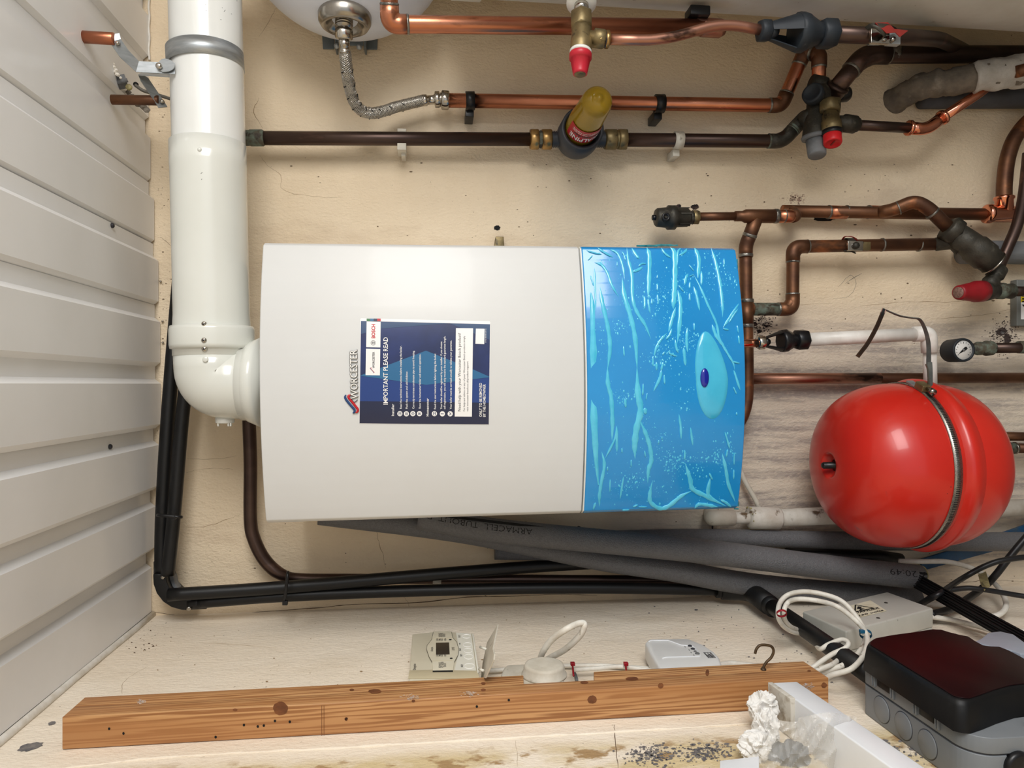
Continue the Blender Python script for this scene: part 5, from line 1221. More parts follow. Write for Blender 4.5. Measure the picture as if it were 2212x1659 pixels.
# ---- P condensate
def condensate():
    t = Thing('lower_tundish', 'glossy black tundish with chrome nut between the short copper stub and white waste pipe', 'tundish', W(1695, 735, .12))
    o = .12; k = scl(W(1695, 735, o))
    bm = B(); lathe(bm, W(1560, 742, o), W(1642, 741, o), [(0, 9*k), (1, 9*k)], 20); t.part('copper_stub', bm, 'copper_new')
    tundish(t, W(1636, 740, o), W(1743, 733, o), k, 'black_plastic', dict(n1=.14, n2=.77, rn1=16, rn2=23, rin=11, rout=24, bw=1, f1=.5, f2=.82, turn=1.57, arc=1.2, m1='chrome'))
    t = Thing('waste_pipe', 'clean white plastic waste pipe elbowed down behind the red vessel', 'pipe', W(1870, 724, .12))
    bm = B(); lathe(bm, W(1738, 734, o), W(1982, 722, o), [(0, 14.5*k), (1, 14.5*k)], 30); t.part('pipe', bm, 'upvc_white')
    bm = B(); sweep(bm, fillet([W(1974, 722, o), W(2006, 720, o), W(2008, 762, o)], 13*k, 10), 17*k, 30); t.part('elbow', bm, 'upvc_white')
    bm = B(); lathe(bm, W(2008, 740, o), W(2010, 850, .10), [(0, 14*k), (1, 14*k)], 30); t.part('drop_pipe', bm, 'upvc_white')
    t = Thing('copper_pipe', 'thin straight copper pipe passing behind the red vessel', 'pipe', W(1900, 818, .035))
    k = scl(W(1900, 818, .03)); bm = B(); lathe(bm, W(1605, 818, .03), W(2300, 816, .03), [(0, 11.5*k), (1, 11.5*k)], 24); t.part('pipe', bm, 'copper_brown')
    bm = B(); lathe(bm, W(1610, 818, .03), W(1900, 817, .03), [(0, 11.8*k), (1, 11.8*k)], 24); t.part('brighter_length', bm, 'copper_dull')
condensate()
# ---- red vessel
def red_vessel():
    o = .20; c = W(1962, 1005, o); k = scl(c)
    ztop = W(1790, 1005, o).z; zbot = W(2098, 1005, o).z; zr = c.z; R_ = .149
    X, Y = W(1962, 1003, o).x, -o
    t = Thing('red_expansion_vessel', 'glossy red expansion vessel with a steel band and black valve cap', 'vessel', V((X, Y, zr)))
    H1 = ztop-zr; H2 = zr-zbot
    A0 = V((X, Y, zr)); 
    # upper dome (towards photo left) with a dished valve recess
    bm = B(); prof = [(-.02/H1 if False else 0.0, R_)]
    n = 26
    for i in range(0, n+1):
        a = math.pi/2*i/n; z = .20+.80*math.sin(a)**.95; r = R_*math.cos(a)**.62 if i < n else 0
        prof.append((z, r))
    prof = [(0, R_), (.08, R_*1.0)] + prof[1:]
    # recess: fold the pole inward
    prof = [p for p in prof if p[1] > .030] + [(1.0, .026), (.995, .022), (.93, .0185), (.91, .013), (.905, 0)]
    lathe(bm, A0, A0+V((0, 0, H1)), prof, 88, False); up = t.part('upper_shell', bm, 'red_enamel', sharp=50)
    bm = B(); prof = [(0, R_), (.07, R_)]
    for i in range(n+1):
        a = math.pi/2*i/n; prof.append((.14+.86*math.sin(a)**.95, R_*math.cos(a)**.66 if i < n else 0))
    B0 = A0-V((0, 0, .016)); lathe(bm, B0, B0-V((0, 0, H2)), prof, 88, False); t.part('lower_shell', bm, 'red_enamel', sharp=50)
    bm = B(); lathe(bm, A0+V((0, 0, .004)), A0-V((0, 0, .034)), [(0, R_*.99), (.15, R_*1.035), (.3, R_*1.06), (.55, R_*1.055), (.8, R_*1.02), (1, R_*.998)], 96, False); t.part('seam_flange', bm, 'red_enamel', sharp=50)
    bm = B(); lathe(bm, A0+V((0, 0, .0245)), A0+V((0, 0, .0105)), [(0, R_+.0005), (0, R_+.0022), (1, R_+.0022), (1, R_+.0005)], 110, False); band = t.part('worm_drive_band', bm, 'worm_band', label='perforated steel band')
    bm = B()
    for i in range(190):
        a = math.pi+.05+i*(math.pi*1.3/190)-.6; p = A0+V((math.cos(a)*(R_+.0023), math.sin(a)*(R_+.0023), .0175)); tg = V((-math.sin(a), math.cos(a), 0))
        box(bm, p, tg*.00055, V((0, 0, .0034)), V((math.cos(a), math.sin(a), 0))*.0005)
    t.part('band_slot', bm, 'gap_black', band, kind='stuff')
    # worm housing and screw on the upper right flank
    a = math.radians(-62+0); a = math.radians(-38)
    e = lambda a, z, r=0: A0+V((math.cos(a)*(R_+r), math.sin(a)*(R_+r), z))
    a = -.42; tg = V((-math.sin(a), math.cos(a), 0)); nn = V((math.cos(a), math.sin(a), 0))
    bm = B(); box(bm, e(a, .018, .008), tg*.011, V((0, 0, .008)), nn*.006, .001); t.part('worm_housing', bm, 'brass_dull')
    bm = B(); lathe(bm, e(a, .018, .010)-tg*.012, e(a, .018, .010)-tg*.030, [(0, .0035), (.5, .0035), (.52, .006), (1, .006)], 8); t.part('worm_screw', bm, 'steel', sharp=20)
    bm = B(); box(bm, e(a+.16, .018, .004), tg*.012, V((0, 0, .0065)), nn*.002, .0005); t.part('band_tail_loop', bm, 'galvanised')
    # valve
    p = V((X, Y, zr+H1*.90)); bm = B(); lathe(bm, p, p+V((0, 0, .028)), [(0, .0105), (.15, .0105), (.2, .0062), (.9, .0062), (1, .0045)], 24); t.part('valve_cap', bm, 'black_plastic', label='black valve cap')
    bm = B(); rnd = random.Random(4)
    for _ in range(36):
        aa = rnd.uniform(3.3, 6.0); zz = rnd.uniform(.02, H1*.8); i = zz/H1
        hits = [(abs(q[0]-i), q) for q in prof]; r = R_*(math.cos(math.asin(max(0, min(1, ((i-.16)/.84))))**1.0)**.72) if i > .16 else R_
        q = A0+V((math.cos(aa)*r, math.sin(aa)*r, zz)); ball(bm, q, rnd.uniform(.0006, .0016), 1, 1, 1, 1)
    t.part('paint_chip', bm, 'red_tag', up, kind='stuff')
    # loose end of the band curling above the vessel
    t2 = Thing('strap_tail', 'loose perforated steel strap curling up from the red vessel over the white waste pipe', 'strap', W(1930, 720, .25))
    def strip(pts, wpx, mt, nm, label=None, vert=False, side=None):
        P = spline(pts, 10); T, F = frames(P); bm = B(); prev = None
        for i, p in enumerate(P):
            s = V((side[0], side[1], side[2])) if side else V((0, -1, 0)); s = (s-T[i]*s.dot(T[i])).normalized(); n_ = T[i].cross(s).normalized(); hw = (wpx[0]+(wpx[1]-wpx[0])*i/(len(P)-1))/2*scl(p)
            row = [bm.verts.new(p+s*hw+n_*.0007), bm.verts.new(p-s*hw+n_*.0007), bm.verts.new(p-s*hw-n_*.0007), bm.verts.new(p+s*hw-n_*.0007)]
            if prev:
                for q in range(4): bm.faces.new((prev[q], prev[(q+1) % 4], row[(q+1) % 4], row[q]))
            else: bm.faces.new(row[::-1])
            prev = row
        bm.faces.new(prev); bmesh.ops.recalc_face_normals(bm, faces=bm.faces[:]); return t2.part(nm, bm, mt, label=label, sharp=30), P, T
    pc, P, T = strip([W(1852, 771, .25), W(1874, 742, .26), W(1892, 710, .27), W(1905, 680, .28), W(1910, 667, .28)], (9, 9), 'band_brown', 'perforated_end', side=(0.35, -.3, -.9))
    bm = B()
    for i in range(2, len(P)-1):
        for f in (0, .5):
            p = P[i]+(P[min(i+1, len(P)-1)]-P[i])*f; s = V((.35, -.3, -.9)); s = (s-T[i]*s.dot(T[i])).normalized(); n_ = T[i].cross(s).normalized()
            box(bm, p, s*.0022, T[i].normalized()*.0004, n_*.0009)
    t2.part('strap_slot', bm, 'gap_black', pc, kind='stuff')
    strip([W(1908, 667, .28), W(1925, 675, .28), W(1946, 683, .28), W(1970, 687, .275), W(1986, 690, .27), W(1996, 706, .265), W(2003, 728, .26), W(2006, 750, .255), W(2006, 786, .25)], (3, 10), 'strap_grey', 'edge_on_strap', side=(.2, -.9, -.35))
    strip([W(2008, 782, .255), W(2009, 800, .256), W(2009, 840, .257), W(2008, 862, .257)], (11, 12), 'strap_grey', 'flat_strap', side=(0, 0, 1))
    strip([W(2000, 786, .27), W(2004, 800, .27), W(2006, 830, .27), W(2006, 861, .265)], (3, 4), 'steel', 'strap_edge', side=(0, 0, 1))
red_vessel()
def gauge():
    t = Thing('pressure_gauge', 'round pressure gauge with white dial and green-stained stem', 'gauge', W(2080, 755, .08))
    a = W(2076, 756, .045); b = W(2083, 756, .10); k = scl(b)
    ax = V((0, -1, 0)); p = V((b.x, -.055, b.z)); q = V((b.x, -.10, b.z))
    bm = B(); lathe(bm, p+V((0, .0, 0)), q, [(0, 20*k), (.1, 25*k), (.92, 26*k), (1, 25*k), (1, 21.5*k), (.93, 21*k)], 44, True); t.part('gauge_case', bm, 'black_dusty')
    bm = B(); lathe(bm, q+V((0, .0035, 0)), q+V((0, .0025, 0)), [(0, 21*k), (1, 20.5*k)], 40); dial = t.part('dial', bm, 'dial_white')
    bm = B(); f = q+V((0, .0020, 0)); th = math.radians(222)
    dv = lambda a: V((math.sin(a), 0, math.cos(a)))
    # pointer: from hub towards lower left of the photo
    pd = (RT*-.78+UP*-.62).normalized(); sd = V((pd.z, 0, -pd.x))
    prism(bm, [f-pd*9*k+sd*2.6*k, f-pd*5*k+sd*3.4*k, f+pd*14*k+sd*.4*k, f+pd*14*k-sd*.4*k, f-pd*5*k-sd*3.4*k, f-pd*9*k-sd*2.6*k], (0, -.0006, 0)); t.part('pointer', bm, 'gap_black', dial)
    bm = B(); lathe(bm, f, f-V((0, .002, 0)), [(0, 3.2*k), (1, 2.6*k)], 16); t.part('pointer_hub', bm, 'print_grey', dial)
    for i in range(13):
        aa = math.radians(-130+i*260/12)+math.pi/2; d = dv(aa); s = V((d.z, 0, -d.x)); bm = B(); l_ = 3.4 if i % 3 == 0 else 2
        box(bm, f+d*(17.5-l_/2)*k, d*l_/2*k, s*.45*k, (0, .0002, 0)); t.part('dial_mark', bm, 'print_dark', dial)
    bm = B(); lathe(bm, W(2100, 753, .075), W(2146, 752, .07), [(0, 11*k), (.2, 13*k), (.25, 15*k), (.6, 14*k), (.65, 17*k), (.9, 16*k), (1, 12*k)], 26); t.part('stained_stem', bm, 'verdigris')
    bm = B(); lathe(bm, W(2142, 752, .07), W(2290, 750, .06), [(0, 11.5*k), (1, 11.5*k)], 24); t.part('tail_pipe', bm, 'copper_dark')
    bm = B(); lathe(bm, W(2200, 750, .065), W(2240, 750, .065), [(0, 14*k), (1, 14*k)], 24); t.part('pipe_sleeve', bm, 'verdigris')
    bm = B(); k = scl(W(2190, 943, .05)); lathe(bm, W(2120, 942, .05), W(2290, 944, .05), [(0, 9.5*k), (1, 9.5*k)], 20); solo('copper_stub', bm, 'copper_brown', 'clean brown copper stub poking out from behind the red vessel', 'pipe')
    t = Thing('copper_stub', 'green-stained copper stub with pale rim below the clean stub behind the red vessel', 'pipe', W(2190, 967, .06))
    bm = B(); lathe(bm, W(2120, 966, .06), W(2192, 968, .06), [(0, 12*k), (1, 12*k)], 22); t.part('stained_socket', bm, 'verdigris')
    ringat(t, W(2192, 968, .06), V((0, 0, 1)), 12.4*k, 5*k, 'steel'); bm = B(); lathe(bm, W(2190, 968, .06), W(2290, 970, .06), [(0, 10.5*k), (1, 10.5*k)], 22); t.part('stub_pipe', bm, 'copper_brown')
gauge()
# ---- V white waste pipe low
def old_waste():
    t = Thing('old_waste_pipe', 'stained white waste pipe with a collar and elbow passing under the red vessel', 'pipe', W(1660, 1118, .06))
    o = .05; k = scl(W(1660, 1118, o))
    bm = B(); sweep(bm, fillet([W(1536, 1100, -.01), W(1537, 1118, .03), W(1537, 1119, o), W(1585, 1119, o)], 12*k), 16.5*k, 28); t.part('elbow', bm, 'aged_white')
    bm = B(); lathe(bm, W(1578, 1119, o), W(1628, 1119, o), [(0, 12.5*k), (1, 12.5*k)], 26); t.part('thin_pipe', bm, 'dirty_white_pipe')
    bm = B(); lathe(bm, W(1616, 1118, o), W(1684, 1120, o), [(0, 19*k), (.06, 24*k), (.95, 23.5*k), (1, 21*k)], 30); t.part('collar', bm, 'dirty_white_pipe')
    bm = B(); rnd = random.Random(8); c = W(1621, 1118, o)
    for _ in range(46):
        a = rnd.uniform(0, 6.28); ball(bm, c+V((math.cos(a)*22*k, math.sin(a)*22*k, rnd.uniform(-4, 5)*k)), rnd.uniform(1.2, 2.6)*k, 1, 1, 1, 1)
    t.part('perished_sealant', bm, 'tape_cream', kind='stuff', sharp=None)
    bm = B(); lathe(bm, W(1680, 1119, o), W(2300, 1092, o), [(0, 19*k), (1, 19*k)], 30); t.part('long_pipe', bm, 'dirty_white_pipe')
    bm = B(); p = W(1539, 1140, .02); sweep(bm, [W(1539, 1130, .006), W(1539, 1150, .004)], .0015, 6); t.part('dark_drip', bm, 'print_dark')
    bm = B(); sweep(bm, spline([W(1590, 980, .02), W(1604, 1028, .02), W(1618, 1055, .025), W(1632, 1080, .03), W(1644, 1108, .03)], 8), 5.5*k, 12); solo('thin_white_cable', bm, 'aged_white', 'thin white cable slanting from behind the blue panel to the stained waste pipe', 'cable')
old_waste()
# ================================================================== LOWER RUNS ON THE BACK WALL
def brown_drop():
    t = Thing('brown_pipe', 'dark brown pipe beside the boiler top that bends round behind the black ducts', 'pipe', W(545, 1050, .05))
    o = .045; k = scl(W(545, 1050, o)); r = 14*k
    P = [W(538, 780, o), W(538, 900, o), W(541, 1000, o), W(541, 1120, o), W(549, 1165, o), W(572, 1210, o), W(606, 1240, o), W(650, 1249, .035), W(760, 1250, .03), W(1000, 1251, .03), W(1580, 1254, .03)]
    bm = B(); S_ = spline(P, 8); n = len(S_); sweep(bm, S_, [r*(1 if i < n*.62 else .78) if i < n*.56 or i > n*.66 else r*(1-.22*(i-n*.56)/(n*.1)) for i in range(n)], 24); t.part('pipe', bm, 'copper_dark')
    c = W(944, 1251, .03); bm = B(); lathe(bm, W(935, 1251, .03), W(953, 1251, .03), [(0, r*.84), (1, r*.84)], 24); t.part('white_clip', bm, 'aged_white', label='small white clip')
brown_drop()
def ducts():
    def duct(lbl, P, wpx, grp=None):
        bm = B(); S_ = spline(P, 8); n = len(S_); k0 = scl(P[0]); rr = [wpx/2*k0]*n
        sweep(bm, S_, rr, 26); return solo('black_duct', bm, 'black_duct', lbl, 'duct', sharp=40)
    duct('black plastic duct closest to the roof, from behind the flue to the corner fitting', [W(398, 500, .05), W(384, 640, .05), W(363, 900, .05), W(351, 1110, .05), W(349, 1240, .05)], 29)
    duct('shorter black duct on the boiler side of its twin, cut off at the corner', [W(412, 760, .065), W(394, 900, .065), W(376, 1110, .068), W(362, 1242, .07)], 28)
    duct('upper of the paired long black ducts, diverging and passing behind the grey foam', [W(364, 1285, .075), W(620, 1268, .07), W(960, 1239, .06), W(1200, 1221, .035), W(1390, 1212, .025)], 28)
    duct('lower of the paired long black ducts, running straight to the dark side elbow', [W(430, 1301, .06), W(620, 1287, .06), W(900, 1276, .06), W(1240, 1270, .06), W(1556, 1274, .06)], 26)
    t = Thing('corner_fitting', 'curved black corner fitting with two shiny screws in the roof corner', 'duct fitting', W(370, 1290, .05))
    k = scl(W(350, 1250, .05))
    bm = B(); sweep(bm, fillet([W(350, 1212, .045), W(350, 1240, .045)], 5), 16.5*k, 26); t.part('socket', bm, 'black_duct')
    bm = B(); lathe(bm, W(408, 1302, .055), W(446, 1300, .055), [(0, 15*k), (1, 15*k)], 26); t.part('socket', bm, 'black_duct')
    def arc(cx, cy, r, a0, a1, n, o): return [W(cx+r*math.cos(math.radians(a0+(a1-a0)*i/n)), cy+r*math.sin(math.radians(a0+(a1-a0)*i/n)), o) for i in range(n+1)]
    outer = [(330, 1240), (331, 1262), (338, 1282), (352, 1300), (370, 1312), (392, 1318), (412, 1319)]
    inner = [(414, 1294), (398, 1292), (378, 1284), (366, 1272), (360, 1256), (358, 1240)]
    bm = B(); prism(bm, [W(x, y, .066) for x, y in outer+inner], (0, .050, 0), .002); t.part('curved_shell', bm, 'black_duct', sharp=50)
    bm = B(); prism(bm, [W(x, y, .05) for x, y in ((358, 1244), (374, 1244), (378, 1262), (384, 1272), (380, 1284), (366, 1272), (360, 1258))], (0, .02, 0), .001); t.part('grey_liner', bm, 'lagging_grey', label='pale grey inner liner')
    for x, y in ((352, 1247), (408, 1314)):
        bm = B(); p = W(x, y, .066); lathe(bm, p, p-V((0, .003, 0)), [(0, 5*k), (.5, 5*k), (1, 2.6*k)], 12); t.part('screw', bm, 'chrome')
    def tie(lbl, C, wpx, ang, o, axis):
        t = Thing('cable_tie', lbl, 'cable tie', W(C[0], C[1], o)); k = scl(W(C[0], C[1], o))
        (x0, y0), (x1, y1) = axis; P = [W(x0, y0, o-.015), W(x0+(x1-x0)*.05, y0+(y1-y0)*.05, o+.006), W((x0+x1)/2, (y0+y1)/2, o+.010), W(x0+(x1-x0)*.95, y0+(y1-y0)*.95, o+.006), W(x1, y1, o-.015)]
        bm = B(); sweep(bm, spline(P, 6), 3.6*k, 8); t.part('tie_strap', bm, 'black_plastic')
        bm = B(); hx, hy = C; p = W(hx, hy, o+.008); box(bm, p, RT*5.5*k, UP*4.5*k, V((0, .004, 0)), .0008); t.part('tie_head', bm, 'black_plastic')
    tie('black cable tie round the two ducts near the roof corner', (375, 1117), 6, 0, .10, ((341, 1113), (392, 1117)))
    tie('black cable tie round the long black duct pair', (616, 1302), 6, 0, .10, ((622, 1236), (614, 1304)))
    # side elbow where the lower duct turns on to the left wall
    t = Thing('duct_elbow', 'dull black elbow turning the lower duct on to the left wall', 'duct fitting', W(1620, 1285, .06))
    k = scl(W(1600, 1280, .06))
    bm = B(); sweep(bm, [W(1547, 1274, .06), W(1562, 1274, .06)], 17*k, 26); t.part('socket', bm, 'black_duct')
    bm = B(); S_ = fillet([W(1558, 1275, .06), W(1620, 1276, .07), L(1662, 1307, XL+.03)], 34*k, 8); sweep(bm, S_, 20*k, 26, sx=1.1); t.part('elbow', bm, 'black_duct')
    bm = B(); sweep(bm, [L(1652, 1296, XL+.03), L(1670, 1314, XL+.03)], 18.5*k, 26); t.part('socket', bm, 'black_duct')
    for x, y in ((1646, 1268),):
        bm = B(); p = W(x, y, .09); lathe(bm, p, p-V((0, .003, 0)), [(0, 4*k), (1, 2.5*k)], 10); t.part('screw', bm, 'chrome')
    bm = B(); sweep(bm, [L(1662, 1306, XL+.032), L(1760, 1374, XL+.032), L(1885, 1462, XL+.032)], 18.5*scl(L(1760, 1374, XL+.03)), 24); solo('black_duct', bm, 'black_duct', 'dusty black duct slanting down the left wall behind the white cable coil', 'duct')
ducts()
def foam():
    def tube(lbl, P, w0, w1, mt='foam_grey', name='foam_tube'):
        S_ = spline(P, 10); n = len(S_); bm = B(); 
        sweep(bm, S_, [(w0+(w1-w0)*i/(n-1))/2*scl(S_[i]) for i in range(n)], 30)
        o = solo(name, bm, mt, lbl, 'pipe insulation', 'grey foam insulation lengths'); return o, S_
    tube('grey foam length running level behind the red vessel to the photo edge', [W(1310, 1163, .045), W(1500, 1160, .05), W(1760, 1166, .05), W(2000, 1170, .05), W(2320, 1170, .05)], 33, 42)
    tube('short dark foam stub with a cut end below the boiler', [W(1069, 1188, .05), W(1200, 1190, .05), W(1360, 1190, .04)], 41, 40, 'foam_dark')
    a, S1 = tube('foremost grey foam length with printed lettering, slanting from behind the boiler to a cut end', [W(905, 1117, .095), W(1070, 1146, .105), W(1350, 1174, .122), W(1560, 1196, .13), W(1780, 1224, .135), W(1986, 1247, .135)], 52, 52)
    tube('lower grey foam length tucked below the lettered one', [W(690, 1112, .065), W(1000, 1151, .060), W(1290, 1208, .068), W(1450, 1232, .074), W(1650, 1266, .08), W(1980, 1296, .08)], 44, 50)
    # lettering printed along the foam, upside down in the photograph
    def wrap(s, x0, x1, yoff, h, nm):
        vs, fs, wd = textmesh(s, -.012); bm = B()
        xs = [(p-CAM).dot(RT)/(p-CAM).dot(FW)*FPX+1106 for p in S1]
        def at(px):
            for i in range(len(S1)-1):
                if xs[i] <= px <= xs[i+1]: f = (px-xs[i])/(xs[i+1]-xs[i]); return S1[i].lerp(S1[i+1], f), (S1[i+1]-S1[i]).normalized()
            return S1[-1], (S1[-1]-S1[-2]).normalized()
        bv = []
        for x, y in vs:
            c, d = at(x0+(x1-x0)*x/wd); up = V((0, -1, 0)); up = (up-d*up.dot(d)).normalized(); sd = d.cross(up).normalized()
            sd = sd if sd.x > 0 else -sd
            r = 26*scl(c)*1.006+.0004; v = yoff-y*h/.7; th = max(-1.4, min(1.4, v/26))
            bv.append(bm.verts.new(c+up*math.cos(th)*r+sd*math.sin(th)*r))
        for q in fs:
            try: bm.faces.new([bv[i] for i in q])
            except ValueError: pass
        o = finish(nm, bm, 'gap_black', a.location.copy()); o.parent = a
    wrap('ARMACELL  TUBOLIT  DG', 1147, 905, 17, 13, 'printed_lettering')
    wrap('3 20:49', 1984, 1906, 17, 13, 'printed_lettering')
    # pale pipe end showing inside the cut foam
    bm = B(); lathe(bm, W(1984, 1242, .122), W(1992, 1243, .122), [(0, 22*scl(W(1986, 1242, .12))), (1, 20*scl(W(1986, 1242, .12)))], 28); o = finish('cut_core', bm, 'tape_cream', a.location.copy()); o.parent = a
foam()
def back_right():
    # blue offcut behind the foam
    t = Thing('blue_strip', 'blue plastic strip slanting up behind the grey foam near the photo edge', 'plastic strip', W(2100, 1190, .02))
    bm = B(); prism(bm, [W(1990, 1234, .03), W(1992, 1208, .03), W(2100, 1175, .03), W(2260, 1118, .03), W(2260, 1152, .03), W(2180, 1182, .03)], (0, .006, 0), .0008); t.part('strip_body', bm, 'blue_offcut')
    bm = B(); sweep(bm, [W(1700, 1200, .03), W(1900, 1205, .03), W(1945, 1212, .03)], .016, 14); solo('black_hose_end', bm, 'black_duct', 'black rounded hose end tucked under the red vessel above the foam', 'hose')
    def cable(name, lbl, P, wpx, mt, seg=14, grp=None):
        bm = B(); S_ = spline(P, 10); k = sum(scl(p) for p in P)/len(P); sweep(bm, S_, wpx/2*k, seg); return solo(name, bm, mt, lbl, 'cable', grp)
    WLo = lambda x, y, d=.012: L(x, y, XL+d)
    cable('white_cable', 'white cable looping in a wide arc to the right of the grey junction box', [W(1940, 1212, .06), W(1990, 1213, .08), W(2050, 1214, .09), W(2110, 1232, .10), W(2150, 1262, .11), WLo(2172, 1296, .03), WLo(2168, 1320, .02), WLo(2140, 1332), WLo(2100, 1324), WLo(2050, 1308), WLo(1990, 1305)], 11, 'cable_white')
    cable('white_cable', 'white cable leaving the grey junction box and passing behind the black grooved bar', [WLo(1990, 1330, .02), WLo(2050, 1338), WLo(2110, 1352), WLo(2160, 1364), WLo(2260, 1362)], 11, 'cable_white')
    cable('black_cable', 'glossy black cable sweeping up from the junction box to the photo edge', [WLo(1975, 1322, .008), WLo(1992, 1304, .03), WLo(2030, 1282, .06), W(2078, 1250, .16), W(2130, 1222, .17), W(2180, 1208, .18), W(2290, 1196, .19)], 12, 'cable_black')
    cable('black_cable', 'lower glossy black cable running nearly level to the photo edge', [WLo(1965, 1324, .006), WLo(1992, 1302, .025), WLo(2030, 1281, .05), WLo(2080, 1271, .06), WLo(2120, 1273, .06), WLo(2212, 1288, .05), WLo(2300, 1300, .05)], 11, 'cable_black')
    c = cable('black_cable', 'matt black cable crossing behind the others with a cream tape flag', [WLo(2010, 1328, .02), WLo(2060, 1312, .02), WLo(2120, 1272, .03), W(2150, 1243, .13), W(2190, 1192, .14), W(2260, 1110, .15)], 15, 'cable_black')
    t = Thing('tape_flag', 'curled cream tape flag with printed letters wrapped round the matt black cable', 'tape', L(2125, 1262, XL+.05))
    bm = B(); P0, P1 = [(2112, 1242), (2116, 1238), (2130, 1236), (2134, 1250), (2138, 1268)], [(2118, 1262), (2122, 1272), (2126, 1277), (2132, 1274), (2139, 1270)]
    prism(bm, [L(x, y, XL+.06) for x, y in ((2113, 1243), (2130, 1236), (2139, 1268), (2126, 1277), (2118, 1262))], (.002, 0, 0), .0004); f_ = t.part('flag', bm, 'tape_cream')
    bm = B(); text(bm, 'CAUTION', L(2130, 1276, XL+.064), L(2119, 1258, XL+.064), .005, V((0, .3, -1)), bold=.01); t.part('flag_lettering', bm, 'gap_black', f_)
    # grooved black bar
    t = Thing('grooved_bar', 'ribbed black plastic bar slanting from the foam end to the switchgear', 'bar', L(2090, 1310, XL+.06))
    a, b = W(1978, 1254, .14), L(2225, 1392, XL+.035); D = (b-a).normalized(); fw = (CAM-(a+b)/2).normalized(); sd = D.cross(fw).normalized(); nn = sd.cross(D).normalized(); k = scl((a+b)/2)
    nn = nn if nn.dot(fw) > 0 else -nn
    bm = B(); box(bm, (a+b)/2, D*((b-a).length/2), sd*17*k, nn*.006, .0008); t.part('bar_body', bm, 'black_duct')
    for i, o in enumerate((-15, -10, -5, 1, 6, 12)):
        bm = B(); box(bm, (a+b)/2+sd*o*k+nn*.0085, D*((b-a).length/2), sd*(1.1 if i != 3 else 2.4)*k, nn*.0028, .0003); t.part('rib', bm, 'black_duct')
back_right()
# ================================================================== LEFT WALL
def junction_box():
    X = XL+.044
    t = Thing('junction_box', 'pale grey junction box with a yellowed 230 volts danger sticker', 'junction box', L(1900, 1320, XL))
    A_, B_, C_, D_ = L(1742, 1322, X), L(1925, 1273, X), L(2008, 1320, X), L(1818, 1362, X)
    # true rectangle through the measured corners
    o = (A_+B_+C_+D_)/4; e1 = ((B_-A_)+(C_-D_))/4; e2 = ((D_-A_)+(C_-B_))/4; e2 = e2-e1*(e2.dot(e1)/e1.dot(e1))*.5
    d = V((-.034, 0, 0)); 
    bm = B(); prism(bm, [o-e1-e2, o+e1-e2, o+e1+e2, o-e1+e2], d, .003); t.part('cover', bm, 'box_grey', sharp=30)
    bm = B(); prism(bm, [p+d for p in (o-e1*.985-e2*.985, o+e1*.985-e2*.985, o+e1*.985+e2*.985, o-e1*.985+e2*.985)], (XL+.0005-(X-.034), 0, 0), .001); t.part('back_plate', bm, 'box_grey')
    Q = lambda x, y, e=0: L(x, y, X+.0005+e)
    bm = B(); prism(bm, [Q(1831, 1310), Q(1880, 1297), Q(1916, 1320), Q(1856, 1334)], (.0004, 0, 0)); s_ = t.part('danger_sticker', bm, 'sticker_cream', label='yellowed danger sticker')
    bm = B(); text(bm, 'DANGER', Q(1848, 1326, .0008), Q(1901, 1314, .0008), .0085, (Q(1880, 1300)-Q(1890, 1312)), bold=.02); t.part('sticker_lettering', bm, 'gap_black', s_)
    bm = B(); text(bm, '230 volts', Q(1853, 1332, .0008), Q(1909, 1319, .0008), .0075, (Q(1880, 1300)-Q(1890, 1312)), bold=.02); t.part('sticker_lettering', bm, 'gap_black', s_)
    # triangle sign: three bars plus a bolt
    T_ = [(1846, 1319), (1847, 1306), (1888, 1313)]
    T_ = [(1848, 1306.5), (1887, 1313.5), (1847, 1322)]
    for i in range(3):
        p, q = Q(*T_[i], .0008), Q(*T_[(i+1) % 3], .0008); dd = (q-p).normalized(); n_ = dd.cross(V((1, 0, 0))).normalized(); bm = B(); prism(bm, [p+n_*.0012, q+n_*.0012, q-n_*.0012, p-n_*.0012], (.0003, 0, 0)); t.part('warning_triangle', bm, 'gap_black', s_)
    bm = B(); prism(bm, [Q(1853, 1310, .0008), Q(1862, 1311, .0008), Q(1859, 1314, .0008), Q(1868, 1315, .0008), Q(1856, 1319, .0008), Q(1858, 1315.5, .0008), Q(1851, 1315, .0008)], (.0003, 0, 0)); t.part('bolt_symbol', bm, 'gap_black', s_)
    for x, y in ((1914, 1302), (1897, 1335)):
        bm = B(); p = Q(x, y); lathe(bm, p, p+V((.0006, 0, 0)), [(0, .0032), (1, .0028)], 12); t.part('cover_screw', bm, 'bronze_dark')
junction_box()
